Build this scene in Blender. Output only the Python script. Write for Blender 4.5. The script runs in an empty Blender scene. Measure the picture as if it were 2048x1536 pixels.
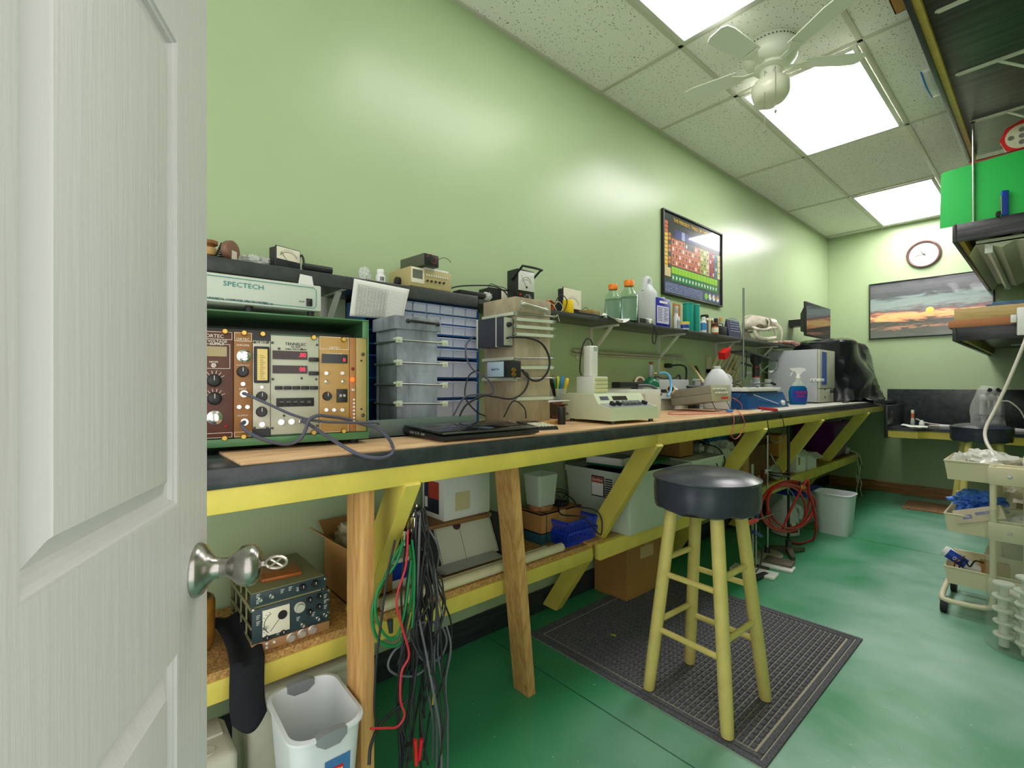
import bpy, bmesh, math, random
from mathutils import Matrix, Vector, noise as mnoise
random.seed(7)
sc = bpy.context.scene
COL = sc.collection
PI = math.pi
# ---------------------------------------------------------------- camera model (level camera, 2048x1536)
F = 957.0
TH = math.atan2(1086, F)
S_, C_ = math.sin(TH), math.cos(TH)
CAM = Vector((1.72, 0.0, 1.14))
def ray(u, v):
    r = (u - 1024) / F
    return Vector((C_ * r - S_, S_ * r + C_, (768 - v) / F))
def P(u, v, X=None, Y=None, Z=None):
    """Point of the room seen at photo pixel (u, v) lying on the plane X=, Y= or Z=."""
    d = ray(u, v)
    if X is not None: t = (X - CAM.x) / d.x
    elif Y is not None: t = (Y - CAM.y) / d.y
    else: t = (Z - CAM.z) / d.z
    return CAM + d * t
def dep(x, y): return S_ * (CAM.x - x) + C_ * y
def hz(x, y, v): return CAM.z + (768 - v) / F * dep(x, y)          # height of row v above the spot (x, y)
def px(n, x, y): return n * dep(x, y) / F                          # size of n pixels at (x, y)
def frame(loc, rz=0.0): return Matrix.Translation(Vector(loc)) @ Matrix.Rotation(rz, 4, 'Z')
def L(u, v, M, axis='x', c=0.0):
    """Local point on the plane local-axis = c of frame M seen at pixel (u, v)."""
    Mi = M.inverted(); o = Mi @ CAM; d = Mi.to_3x3() @ ray(u, v)
    i = 'xyz'.index(axis); t = (c - o[i]) / d[i]
    return o + d * t
# ---------------------------------------------------------------- materials
def s2l(c):
    c = c / 255.0
    return c / 12.92 if c <= 0.04045 else ((c + 0.055) / 1.055) ** 2.4
def rgb(c): return tuple(s2l(v) for v in c) + (1.0,)
MATS = {}
def mat(name, col, rough=0.5, metal=0.0, spec=0.5, var=0.0, vs=8.0, bump=0.0, bs=60.0, trans=0.0, ior=1.45, emit=None, es=1.0, alpha=1.0, col2=None, coat=0.0, stretch=None):
    if name in MATS: return MATS[name]
    m = bpy.data.materials.new(name); m.use_nodes = True
    nt = m.node_tree; N = nt.nodes; K = nt.links; b = N['Principled BSDF']
    b.inputs['Base Color'].default_value = rgb(col); b.inputs['Roughness'].default_value = rough
    b.inputs['Metallic'].default_value = metal; b.inputs['Specular IOR Level'].default_value = spec
    b.inputs['Transmission Weight'].default_value = trans; b.inputs['IOR'].default_value = ior
    b.inputs['Alpha'].default_value = alpha; b.inputs['Coat Weight'].default_value = coat
    if emit is not None:
        b.inputs['Emission Color'].default_value = rgb(emit); b.inputs['Emission Strength'].default_value = es
    if var or bump or col2 is not None:
        tc = N.new('ShaderNodeTexCoord'); mp = N.new('ShaderNodeMapping'); K.new(tc.outputs['Object'], mp.inputs['Vector'])
        if stretch: mp.inputs['Scale'].default_value = stretch
    if var or col2 is not None:
        nz = N.new('ShaderNodeTexNoise'); nz.inputs['Scale'].default_value = vs; nz.inputs['Detail'].default_value = 6; nz.inputs['Roughness'].default_value = 0.65
        K.new(mp.outputs['Vector'], nz.inputs['Vector'])
        rp = N.new('ShaderNodeValToRGB'); rp.color_ramp.elements[0].position = 0.36; rp.color_ramp.elements[1].position = 0.64
        c2 = col2 if col2 is not None else tuple(v * (1 - var) for v in col)
        rp.color_ramp.elements[0].color = rgb(c2); rp.color_ramp.elements[1].color = rgb(col)
        K.new(nz.outputs['Fac'], rp.inputs['Fac']); K.new(rp.outputs['Color'], b.inputs['Base Color'])
    if bump:
        n2 = N.new('ShaderNodeTexNoise'); n2.inputs['Scale'].default_value = bs; n2.inputs['Detail'].default_value = 5
        K.new(mp.outputs['Vector'], n2.inputs['Vector'])
        bp = N.new('ShaderNodeBump'); bp.inputs['Strength'].default_value = bump; bp.inputs['Distance'].default_value = 0.01
        K.new(n2.outputs['Fac'], bp.inputs['Height']); K.new(bp.outputs['Normal'], b.inputs['Normal'])
    MATS[name] = m
    return m
def wood(name, c1, c2, stretch=(3, 3, 40), rough=0.55, wscale=6.0, bump=0.05, contrast=(0.3, 0.75)):
    """Long grain: noise squeezed along one axis."""
    if name in MATS: return MATS[name]
    m = mat(name, c1, rough); nt = m.node_tree; N = nt.nodes; K = nt.links; b = N['Principled BSDF']
    tc = N.new('ShaderNodeTexCoord'); mp = N.new('ShaderNodeMapping'); mp.inputs['Scale'].default_value = stretch
    K.new(tc.outputs['Object'], mp.inputs['Vector'])
    nz = N.new('ShaderNodeTexNoise'); nz.inputs['Scale'].default_value = wscale; nz.inputs['Detail'].default_value = 7; nz.inputs['Distortion'].default_value = 0.6
    K.new(mp.outputs['Vector'], nz.inputs['Vector'])
    rp = N.new('ShaderNodeValToRGB'); rp.color_ramp.elements[0].position, rp.color_ramp.elements[1].position = contrast
    rp.color_ramp.elements[0].color = rgb(c2); rp.color_ramp.elements[1].color = rgb(c1)
    K.new(nz.outputs['Fac'], rp.inputs['Fac']); K.new(rp.outputs['Color'], b.inputs['Base Color'])
    if bump:
        bp = N.new('ShaderNodeBump'); bp.inputs['Strength'].default_value = bump * 4; bp.inputs['Distance'].default_value = 0.004
        K.new(nz.outputs['Fac'], bp.inputs['Height']); K.new(bp.outputs['Normal'], b.inputs['Normal'])
    return m
# ---------------------------------------------------------------- mesh builder
class MB:
    def __init__(s, M=None): s.bm = bmesh.new(); s.M = M or Matrix.Identity(4)
    def _fin(s, fs, mi):
        for f in fs: f.material_index = mi
    def box(s, c, d, rot=None, bev=0.0, mi=0, seg=2):
        m = s.M @ Matrix.Translation(Vector(c))
        if rot is not None: m = m @ (rot if isinstance(rot, Matrix) else Matrix.Rotation(rot, 4, 'Z'))
        r = bmesh.ops.create_cube(s.bm, size=1.0, matrix=m @ Matrix.Diagonal((d[0], d[1], d[2], 1)))
        vs = r['verts']; fs = {f for v in vs for f in v.link_faces}
        if bev:
            es = list({e for v in vs for e in v.link_edges})
            q = bmesh.ops.bevel(s.bm, geom=es, offset=min(bev, min(d) * 0.45), segments=seg, profile=0.5, affect='EDGES')
            fs = {f for f in fs if f.is_valid} | set(q['faces'])
        s._fin(fs, mi); return s
    def bb(s, a, b, bev=0.0, mi=0, seg=2):
        return s.box([(p + q) / 2 for p, q in zip(a, b)], [abs(q - p) for p, q in zip(a, b)], None, bev, mi, seg)
    def ring(s, pts): return [s.bm.verts.new(s.M @ Vector(p)) for p in pts]
    def skin(s, rings, closed=True, cap0=True, cap1=True, mi=0):
        R = [s.ring(r) for r in rings]; fs = []
        n = len(R[0])
        for a, b in zip(R, R[1:]):
            for i in range(n if closed else n - 1):
                j = (i + 1) % n
                try: fs.append(s.bm.faces.new((a[i], a[j], b[j], b[i])))
                except ValueError: pass
        if cap0 and n > 2: fs.append(s.bm.faces.new(R[0][::-1]))
        if cap1 and n > 2: fs.append(s.bm.faces.new(R[-1]))
        s._fin(fs, mi); return s
    def cyl(s, a, b, r, r2=None, n=16, mi=0, caps=True):
        a, b = Vector(a), Vector(b); r2 = r if r2 is None else r2
        z = (b - a).normalized(); x = z.orthogonal().normalized(); y = z.cross(x)
        rg = lambda c, q: [c + (x * math.cos(2 * PI * i / n) + y * math.sin(2 * PI * i / n)) * q for i in range(n)]
        return s.skin([rg(a, r), rg(b, r2)], True, caps, caps, mi)
    def lathe(s, prof, o=(0, 0, 0), ax=(0, 0, 1), n=24, mi=0, cap0=True, cap1=True, sx=1.0, sy=1.0):
        """prof: list of (radius, height along ax)."""
        o = Vector(o); z = Vector(ax).normalized(); x = z.orthogonal().normalized() if abs(z.z) < 0.999 else Vector((1, 0, 0)); y = z.cross(x)
        rg = [[o + z * h + (x * math.cos(2 * PI * i / n) * sx + y * math.sin(2 * PI * i / n) * sy) * max(r, 1e-4) for i in range(n)] for r, h in prof]
        return s.skin(rg, True, cap0, cap1, mi)
    def tube(s, pts, r, n=8, mi=0, sm=4, closed=False, r2=None):
        pts = [Vector(p) for p in pts]
        if sm > 1 and len(pts) > 2:
            out = []; m = len(pts)
            for i in range(m if closed else m - 1):
                p0 = pts[(i - 1) % m] if closed or i > 0 else pts[i] * 2 - pts[i + 1]; p1 = pts[i]; p2 = pts[(i + 1) % m]
                p3 = pts[(i + 2) % m] if closed or i + 2 < m else p2 * 2 - p1
                for k in range(sm):
                    t = k / sm
                    out.append(0.5 * ((2 * p1) + (p2 - p0) * t + (2 * p0 - 5 * p1 + 4 * p2 - p3) * t * t + (3 * p1 - p0 - 3 * p2 + p3) * t ** 3))
            if not closed: out.append(pts[-1])
            pts = out
        T = []
        for i in range(len(pts)):
            a = pts[(i - 1) % len(pts)] if closed or i else pts[0]; b = pts[(i + 1) % len(pts)] if closed or i < len(pts) - 1 else pts[-1]
            d = b - a; T.append(d.normalized() if d.length > 1e-9 else Vector((0, 0, 1)))
        x = T[0].orthogonal().normalized(); rings = []
        for k, (p, t) in enumerate(zip(pts, T)):
            x = (x - t * x.dot(t)); x = x.normalized() if x.length > 1e-6 else t.orthogonal().normalized(); y = t.cross(x)
            q = r if r2 is None else r + (r2 - r) * k / (len(pts) - 1)
            rings.append([p + (x * math.cos(2 * PI * i / n) + y * math.sin(2 * PI * i / n)) * q for i in range(n)])
        if closed: rings.append(rings[0])
        return s.skin(rings, True, not closed, not closed, mi)
    def prism(s, poly, a, b, ax='z', mi=0):
        """poly: 2D outline, extruded from a to b along ax (x: poly is (y,z); y: (x,z); z: (x,y))."""
        def v(p, h): return (h, p[0], p[1]) if ax == 'x' else ((p[0], h, p[1]) if ax == 'y' else (p[0], p[1], h))
        return s.skin([[v(p, a) for p in poly], [v(p, b) for p in poly]], True, True, True, mi)
    def face(s, pts, mi=0):
        try: s._fin([s.bm.faces.new(s.ring(pts))], mi)
        except ValueError: pass
        return s
    def sph(s, c, r, sc3=(1, 1, 1), n=16, mi=0):
        q = bmesh.ops.create_uvsphere(s.bm, u_segments=n, v_segments=max(6, n // 2), radius=1.0, matrix=s.M @ Matrix.Translation(Vector(c)) @ Matrix.Diagonal((r * sc3[0], r * sc3[1], r * sc3[2], 1)))
        s._fin({f for v in q['verts'] for f in v.link_faces}, mi); return s
    def grid(s, fn, nu, nv, mi=0, wrap=False):
        V = [[s.bm.verts.new(s.M @ Vector(fn(i / nu, j / nv))) for j in range(nv + 1)] for i in range(nu if wrap else nu + 1)]
        fs = []
        for i in range(nu):
            for j in range(nv): fs.append(s.bm.faces.new((V[i][j], V[(i + 1) % len(V)][j], V[(i + 1) % len(V)][j + 1], V[i][j + 1])))
        s._fin(fs, mi); return s
    def build(s, name, mats, parent=None, loc=None, rz=None, smooth=True, angle=40, solid=0.0, sub=0, label=None):
        bmesh.ops.recalc_face_normals(s.bm, faces=s.bm.faces[:])
        me = bpy.data.meshes.new(name); s.bm.to_mesh(me); s.bm.free()
        for m in (mats if isinstance(mats, (list, tuple)) else [mats]): me.materials.append(m)
        if smooth and len(me.polygons):
            me.shade_smooth(); me.set_sharp_from_angle(angle=math.radians(angle))
        o = bpy.data.objects.new(name, me); COL.objects.link(o)
        if parent is not None: o.parent = parent
        if loc is not None: o.location = loc
        if rz is not None: o.rotation_euler = (0, 0, rz)
        if solid:
            md = o.modifiers.new('Solidify', 'SOLIDIFY'); md.thickness = solid; md.offset = 0
        if sub:
            md = o.modifiers.new('Subdivision', 'SUBSURF'); md.levels = sub; md.render_levels = sub
        if label: o['label'] = label
        return o
def tag(o, label, cat, group=None, kind=None):
    o['label'] = label; o['category'] = cat
    if group: o['group'] = group
    if kind: o['kind'] = kind
    return o
def thing(name, label, cat, loc=(0, 0, 0), rz=0.0, group=None, rot=None):
    o = bpy.data.objects.new(name, None); COL.objects.link(o); o.empty_display_size = 0.05
    o.location = loc; o.rotation_euler = rot if rot is not None else (0, 0, rz)
    return tag(o, label, cat, group)
def struct(name, mb, m, parent=None, **k):
    o = mb.build(name, m, parent, **k); o['kind'] = 'structure'; return o
def copy_tree(o, loc=None, rz=None, label=None):
    """Copy a thing with its parts and their sub-parts."""
    def cp(a, par):
        c = a.copy(); COL.objects.link(c); c.parent = par
        for ch in list(a.children): cp(ch, c)
        return c
    c = cp(o, None)
    if loc is not None: c.location = loc
    if rz is not None: c.rotation_euler = (0, 0, rz)
    if label: c['label'] = label
    return c
def text(s, size, M, m, parent=None, name='lettering', align='CENTER', depth=0.0004, sx=1.0):
    """Lettering as a thin mesh; M maps the text plane (x right, y up) into the parent's frame."""
    cu = bpy.data.curves.new('txt', 'FONT'); cu.body = s; cu.size = size; cu.align_x = align; cu.align_y = 'CENTER'; cu.extrude = depth; cu.resolution_u = 2
    t = bpy.data.objects.new('txt', cu); COL.objects.link(t)
    dg = bpy.context.evaluated_depsgraph_get(); me = bpy.data.meshes.new_from_object(t.evaluated_get(dg))
    bpy.data.objects.remove(t); bpy.data.curves.remove(cu)
    me.transform(M @ Matrix.Diagonal((sx, 1, 1, 1))); me.materials.clear(); me.materials.append(m)
    o = bpy.data.objects.new(name, me); COL.objects.link(o)
    if parent is not None: o.parent = parent
    return o
def TX(y, z, x=0.0006):  # text plane on a face whose normal is local +X, reading along +Y
    return Matrix.Translation((x, y, z)) @ Matrix(((0, 0, 1, 0), (1, 0, 0, 0), (0, 1, 0, 0), (0, 0, 0, 1)))
def TY(x, z, y=-0.0006):  # on a face whose normal is local -Y, reading along +X
    return Matrix.Translation((x, y, z)) @ Matrix(((1, 0, 0, 0), (0, 0, -1, 0), (0, 1, 0, 0), (0, 0, 0, 1)))
# common materials
BLACK = mat('black_plastic', (34, 36, 38), 0.4)
BLKRUB = mat('black_rubber', (30, 31, 34), 0.55)
WHITE = mat('white_plastic', (232, 234, 232), 0.35)
CREAM = mat('cream_paint', (226, 222, 196), 0.4)
STEEL = mat('steel', (190, 192, 190), 0.3, 1.0)
DSTEEL = mat('dark_steel', (88, 88, 84), 0.45, 0.8)
BRASS = mat('brass', (200, 165, 85), 0.35, 1.0)
PAPER = mat('paper', (236, 236, 230), 0.7)
YEL = mat('yellow_paint', (230, 212, 96), 0.42, var=0.08, vs=5)
PINE = wood('pine', (222, 178, 112), (178, 128, 72), (14, 14, 1.2), 0.55, 5)
CHIP = mat('chipboard', (214, 170, 104), 0.7, var=0.0, vs=140, col2=(150, 104, 54), bump=0.2, bs=150)
BLKPAINT = mat('black_gloss_paint', (58, 64, 66), 0.25, var=0.25, vs=20, bump=0.08, bs=30)
CARD = mat('cardboard', (186, 138, 78), 0.75, var=0.08, vs=6)
GLASS = mat('clear_glass', (235, 245, 238), 0.02, trans=1.0, ior=1.25)
CLEARP = mat('clear_plastic', (226, 238, 222), 0.18, alpha=0.42)
GREYP = mat('grey_plastic', (128, 132, 134), 0.45)
RED = mat('red_plastic', (205, 38, 34), 0.35)
BLUE = mat('blue_plastic', (28, 66, 176), 0.35)
HB = 0.977   # bench top
HW = 0.983   # top of the hardboard sheet
def each(name, mats, parent, fn, places, **k):
    """One part per place: every knob, jack or button is a mesh of its own."""
    out = []
    for p in places:
        mb = MB(); fn(mb, p, **k); out.append(mb.build(name, mats, parent))
    return out
def bx(mb, p, bev=0.0, mi=0): mb.bb(p[0], p[1], bev, mi)
# ---------------------------------------------------------------- camera, world
cd = bpy.data.cameras.new('camera'); cam = bpy.data.objects.new('camera', cd); COL.objects.link(cam)
cd.sensor_width = 36.0; cd.lens = 36.0 * F / 2048; cd.clip_start = 0.01
cam.location = CAM; cam.rotation_euler = (PI / 2, 0, TH)
sc.camera = cam
w = bpy.data.worlds.new('world'); sc.world = w; w.use_nodes = True
w.node_tree.nodes['Background'].inputs['Color'].default_value = (1.0, 0.97, 0.94, 1); w.node_tree.nodes['Background'].inputs['Strength'].default_value = 1.8
sc.view_settings.view_transform = 'Standard'; sc.view_settings.look = 'None'; sc.view_settings.exposure = 0.22; sc.view_settings.gamma = 1.0
sc.view_settings.use_curve_mapping = False
sc.cycles.max_bounces = 16; sc.cycles.diffuse_bounces = 8; sc.cycles.transmission_bounces = 12
# ---------------------------------------------------------------- room shell
YB, XR, ZC = 6.33, 1.84, 2.80
WALL = mat('green_wall_paint', (178, 199, 155), 0.29, var=0.02, vs=1.2, bump=0.02, bs=250)
struct('wall_left', MB().bb((-0.1, -1.2, 0), (0, YB + 0.1, 2.95)), WALL)
struct('wall_back', MB().bb((0, YB, 0), (XR + 0.1, YB + 0.1, 2.95)), WALL)
wr = MB(); wr.bb((XR, 0.62, 0), (XR + 0.1, YB, 2.95)); wr.bb((XR, -1.2, 2.1), (XR + 0.1, 0.62, 2.95))
struct('wall_right', wr, WALL)
# floor: glossy green paint, worn in pale patches, paler away from the bench, two saw-cut joints
fm = mat('green_floor_paint', (34, 104, 72), 0.3)
N = fm.node_tree.nodes; K = fm.node_tree.links; b = N['Principled BSDF']
tc = N.new('ShaderNodeTexCoord')
def noise_node(scale, detail, lo, hi, c0, c1, dist=0.0):
    n = N.new('ShaderNodeTexNoise'); n.inputs['Scale'].default_value = scale; n.inputs['Detail'].default_value = detail; n.inputs['Distortion'].default_value = dist
    K.new(tc.outputs['Object'], n.inputs['Vector'])
    r = N.new('ShaderNodeValToRGB'); r.color_ramp.elements[0].position = lo; r.color_ramp.elements[1].position = hi
    r.color_ramp.elements[0].color = c0; r.color_ramp.elements[1].color = c1
    K.new(n.outputs['Fac'], r.inputs['Fac']); return r
def mixc(fac, a, c):
    m = N.new('ShaderNodeMix'); m.data_type = 'RGBA'
    K.new(fac, m.inputs[0])
    for s_, i in ((a, 6), (c, 7)):
        if hasattr(s_, 'is_linked'): K.new(s_, m.inputs[i])
        else: m.inputs[i].default_value = s_
    return m.outputs[2]
wear = noise_node(1.8, 9, 0.30, 0.80, (0, 0, 0, 1), (1, 1, 1, 1), 0.2)
speck = noise_node(70, 2, 0.72, 0.76, (0, 0, 0, 1), (1, 1, 1, 1))
sx = N.new('ShaderNodeSeparateXYZ'); K.new(tc.outputs['Object'], sx.inputs[0])
mrx = N.new('ShaderNodeMapRange'); K.new(sx.outputs['X'], mrx.inputs[0]); mrx.inputs[1].default_value = 0.55; mrx.inputs[2].default_value = 1.1   # pale mix rises with distance from the bench wall
mul = N.new('ShaderNodeMath'); mul.operation = 'MULTIPLY'; K.new(wear.outputs[0], mul.inputs[0]); K.new(mrx.outputs[0], mul.inputs[1])
c = mixc(mul.outputs[0], rgb((64, 152, 106)), rgb((200, 228, 222)))
mu2 = N.new('ShaderNodeMath'); mu2.operation = 'MULTIPLY'; K.new(speck.outputs[0], mu2.inputs[0]); mu2.inputs[1].default_value = 0.5
c = mixc(mu2.outputs[0], c, rgb((214, 234, 224)))
K.new(c, b.inputs['Base Color'])
rr = noise_node(3, 5, 0.3, 0.8, (0.28, 0.28, 0.28, 1), (0.36, 0.36, 0.36, 1)); K.new(rr.outputs[0], b.inputs['Roughness'])
fl = MB()
for a, c2 in ((-1.2, 1.343), (1.349, 4.244), (4.25, YB)): fl.bb((0, a, -0.05), (XR + 1.2, c2, 0))
fl.bb((0, 1.34, -0.05), (XR + 1.2, 1.352, -0.004), mi=1); fl.bb((0, 4.24, -0.05), (XR + 1.2, 4.254, -0.004), mi=1)
struct('floor', fl, [fm, mat('joint_dark', (22, 44, 36), 0.8)])
# ceiling tiles with pinholes and fissures
cm = mat('ceiling_tile', (238, 238, 230), 0.9)
N = cm.node_tree.nodes; K = cm.node_tree.links; b = N['Principled BSDF']; tc = N.new('ShaderNodeTexCoord')
vo = N.new('ShaderNodeTexVoronoi'); vo.inputs['Scale'].default_value = 95; vo.inputs['Randomness'].default_value = 1.0
mpn = N.new('ShaderNodeMapping'); mpn.inputs['Scale'].default_value = (1, 0.62, 1); K.new(tc.outputs['Object'], mpn.inputs[0]); K.new(mpn.outputs[0], vo.inputs['Vector'])
rp = N.new('ShaderNodeValToRGB'); rp.color_ramp.elements[0].position = 0.17; rp.color_ramp.elements[1].position = 0.26
rp.color_ramp.elements[0].color = (0, 0, 0, 1); K.new(vo.outputs['Distance'], rp.inputs[0])
gate = noise_node(60, 2, 0.45, 0.55, (0, 0, 0, 1), (1, 1, 1, 1))
mx = N.new('ShaderNodeMath'); mx.operation = 'MAXIMUM'; K.new(rp.outputs[0], mx.inputs[0]); K.new(gate.outputs[0], mx.inputs[1])
K.new(mixc(mx.outputs[0], rgb((92, 90, 76)), rgb((238, 238, 230))), b.inputs['Base Color'])
ce = MB(); ce.bb((0, -1.2, ZC), (XR + 0.1, YB, ZC + 0.03)); struct('ceiling', ce, cm)
TBAR = mat('grid_paint', (198, 198, 180), 0.5)
XS = (0.507, 1.098, 1.70); YS = (-0.27, 0.95, 2.172, 2.785, 3.905, 5.04, 6.215)
tb = MB()
for x in XS: tb.bb((x - 0.012, -1.2, ZC - 0.006), (x + 0.012, YB, ZC), 0.001)
for y in YS: tb.bb((0, y - 0.012, ZC - 0.006), (XR, y + 0.012, ZC), 0.001)
tb.bb((0, -1.2, ZC - 0.008), (0.02, YB, ZC)); tb.bb((0, YB - 0.02, ZC - 0.008), (XR, YB, ZC))
struct('trim_1', tb, TBAR)
# ceiling lights
EMS = [mat('light_diffuser_%d' % i, (250, 250, 255), 0.5, emit=(255, 250, 250), es=e) for i, e in enumerate((5.6, 11.0, 15.0))]
LFR = mat('light_frame', (206, 210, 200), 0.35)
LAB = ['bright ceiling light panel cut off by the top edge of the picture', 'bright ceiling light panel right behind the ceiling fan', 'bright ceiling light panel over the far end near the wall clock']
for k, (y0, y1) in enumerate(((0.95, 2.172), (2.785, 3.905), (5.04, 6.215))):
    t = thing('ceiling_light', LAB[k], 'ceiling light', (0.8025, (y0 + y1) / 2, ZC - 0.004), group='recessed ceiling light panels')
    hy = (y1 - y0) / 2 - 0.014; hx = 0.28
    f = MB()
    for a, c2 in (((-hx, -hy, -0.012), (-hx + 0.022, hy, 0)), ((hx - 0.022, -hy, -0.012), (hx, hy, 0)), ((-hx + 0.022, -hy, -0.012), (hx - 0.022, -hy + 0.022, 0)), ((-hx + 0.022, hy - 0.022, -0.012), (hx - 0.022, hy, 0))): f.bb(a, c2, 0.002)
    f.build('frame', LFR, t)
    MB().bb((-hx + 0.022, -hy + 0.022, -0.006), (hx - 0.022, hy - 0.022, -0.002)).build('diffuser', EMS[k], t)
    MB().bb((hx - 0.016, hy - 0.06, -0.016), (hx - 0.006, hy - 0.03, -0.011)).build('latch', STEEL, t)
# baseboards
DKBASE = wood('black_baseboard', (54, 62, 66), (28, 32, 36), (10, 0.7, 10), 0.4, 6)
struct('baseboard_left', MB().bb((0, -1.2, 0), (0.018, YB, 0.105), 0.004), DKBASE)
BRWOOD = wood('brown_wood', (190, 138, 84), (132, 88, 48), (1.0, 10, 12), 0.5, 5)
struct('baseboard_back', MB().bb((0.02, YB - 0.02, 0), (XR, YB, 0.105), 0.004), BRWOOD)
# ---------------------------------------------------------------- door (swung open, six moulded panels)
DD = Vector((0.908, -0.418, 0)); DN = Vector((0.418, 0.908, 0)); DO = Vector((0.933, 0.128, 0)) + DD * 0.019
DM = Matrix(((DD.x, DN.x, 0, DO.x), (DD.y, DN.y, 0, DO.y), (0, 0, 1, 0), (0, 0, 0, 1)))
DOORM = mat('door_paint', (200, 199, 197), 0.42, bump=0.12, bs=9.0, stretch=(9, 9, 0.5))
db = MB(); W_ = 0.765; T_ = 0.035
cols = ((0.102, 0.37), (0.44, 0.665)); rows = ((0.16, 0.829), (0.998, 1.54), (1.68, 1.92))
us = [0] + [v for c2 in cols for v in c2] + [W_]; zs = [0.008] + [v for r in rows for v in r] + [2.03]
for i in range(5):
    for j in range(7):
        a, c2, z0, z1 = us[i], us[i + 1], zs[j], zs[j + 1]
        if i % 2 and j % 2:
            st = [(0, 0), (0.003, -0.0006), (0.005, -0.003), (0.008, -0.004), (0.010, -0.0085), (0.014, -0.010), (0.017, -0.010), (0.033, -0.002), (0.035, 0.0005), (0.037, 0.001)]
            rg = [[(a + q, d, z0 + q), (c2 - q, d, z0 + q), (c2 - q, d, z1 - q), (a + q, d, z1 - q)] for q, d in st]
            db.skin(rg, True, False, True)
        else: db.face([(a, 0, z0), (c2, 0, z0), (c2, 0, z1), (a, 0, z1)])
db.bb((0, -T_, 0.008), (W_, -0.011, 2.03)); db.bb((0, -0.011, 0.008), (0.004, -0.0002, 2.03)); db.bb((0, -0.009, 2.026), (W_, -0.0002, 2.03)); db.bb((W_ - .004, -0.009, 0.008), (W_, -0.0002, 2.03))
door = struct('door_1', db, DOORM, angle=25); door.matrix_world = DM
door['label'] = 'white six-panel door standing open at the left edge'; door['category'] = 'door'
NICK = mat('brushed_nickel', (176, 172, 166), 0.26, 1.0, var=0.12, vs=30)
kz = 0.9; kx = 0.041
kb = MB(); kb.lathe([(0.034, 0), (0.034, 0.003), (0.031, 0.008), (0.022, 0.014), (0.0145, 0.02), (0.0125, 0.028)], (kx, 0, kz), (0, 1, 0), 32)
kb.build('door_rosette', NICK, door)
kn = MB(); kn.lathe([(0.0125, 0.028), (0.0122, 0.034), (0.0135, 0.038), (0.019, 0.0435), (0.0255, 0.052), (0.0272, 0.06), (0.026, 0.067), (0.0215, 0.0715), (0.020, 0.0716), (0.018, 0.074), (0.008, 0.0765)], (kx, 0, kz), (0, 1, 0), 32)
knob = kn.build('door_knob', NICK, door)
ky = MB(); ky.bb((kx - 0.0015, 0.074, kz - 0.003), (kx + 0.0015, 0.082, kz + 0.003))
ky.tube([(kx + 0.0085 * math.cos(a) * 0.25, 0.0935 + 0.013 * math.sin(a), kz + 0.0085 * math.cos(a)) for a in [i * PI / 6 for i in range(12)]], 0.0021, 8, closed=True, sm=2)
ky.cyl((kx, 0.085, kz - 0.006), (kx, 0.101, kz + 0.006), 0.0016, n=6); ky.cyl((kx, 0.101, kz - 0.006), (kx, 0.086, kz + 0.005), 0.0016, n=6)
ky.build('door_key', mat('key_metal', (196, 186, 176), 0.35, 1.0), knob)
# doorway jamb on the right wall
jm = MB(); jm.bb((XR - 0.012, 0.60, 0), (XR + 0.11, 0.62, 2.1)); jm.bb((XR - 0.012, -0.3, 2.08), (XR + 0.11, 0.6, 2.1))
struct('trim_2', jm, mat('trim_white', (214, 216, 208), 0.4))
# ---------------------------------------------------------------- long workbench
OLIVE = YEL
wb = thing('workbench', 'long yellow-framed workbench with black edge along the green wall', 'workbench', (0, 0, 0))
MB().bb((0.0, -0.9, 0.937), (0.66, 5.585, HB), 0.003).build('worktop', BLKPAINT, wb)
MB().bb((0.0, 5.585, 0.937), (0.625, YB - .0185, HB), 0.003).build('worktop', BLKPAINT, wb)
MB().bb((0.0, 2.922, HB), (0.63, 5.56, HB + 0.004), 0.001).build('worktop_sheet', mat('pale_laminate', (196, 194, 180), 0.5, var=0.12, vs=9), wb)
for a, c2 in ((-0.9, 1.725), (1.728, 5.58)):
    MB().bb((0.615, a, 0.888), (0.655, c2, 0.938), 0.003).build('apron', YEL, wb)
MB().bb((0.0, -0.9, 0.85), (0.04, YB - 0.02, 0.937)).build('wall_rail', YEL, wb)
def brace(y, th=0.042):
    m = MB(); f = lambda z: 0.653 - (0.868 - z) / 1.53
    m.prism([(f(0.905) - 0.093, 0.905), (f(0.905) - 0.035, 0.905), (f(0.888), 0.888), (f(0.03), 0.03), (f(0.03) - 0.093, 0.03)], y, y + th, 'y')
    m.build('brace', YEL, wb)
for y in (0.582, 1.71, 2.79, 3.776, 5.01): brace(y)
MB().bb((0.03, -0.9, 0.432), (0.395, 1.63, 0.452)).build('lower_shelf_board', CHIP, wb)
MB().bb((0.365, -0.9, 0.378), (0.40, 1.63, 0.432), 0.003).build('shelf_apron', YEL, wb)
SHP = wood('shelf_board', (206, 176, 104), (170, 132, 66), (10, 1, 10), 0.6, 5)
for a, c2 in ((1.66, 4.91), (4.915, 5.8)):
    MB().bb((0.03, a, 0.424), (0.385, c2, 0.442)).build('lower_shelf_board', SHP, wb)
    MB().bb((0.385, a, 0.372), (0.415, c2, 0.444), 0.003).build('shelf_apron', YEL, wb)
MB().bb((0.533, 0.487, 0.001), (0.62, 0.522, 0.936), 0.003).build('post', PINE, wb)
lg = MB(); fx, fy, tx, ty = 0.413, 1.192, 0.545, 0.985
lg.skin([[(fx - .035, fy, .001), (fx + .044, fy, .001), (fx + .044, fy + .036, .001), (fx - .035, fy + .036, .001)], [(tx - .035, ty, .91), (tx + .044, ty, .91), (tx + .044, ty + .036, .91), (tx - .035, ty + .036, .91)]])
lg.build('slanted_leg', PINE, wb)
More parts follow.
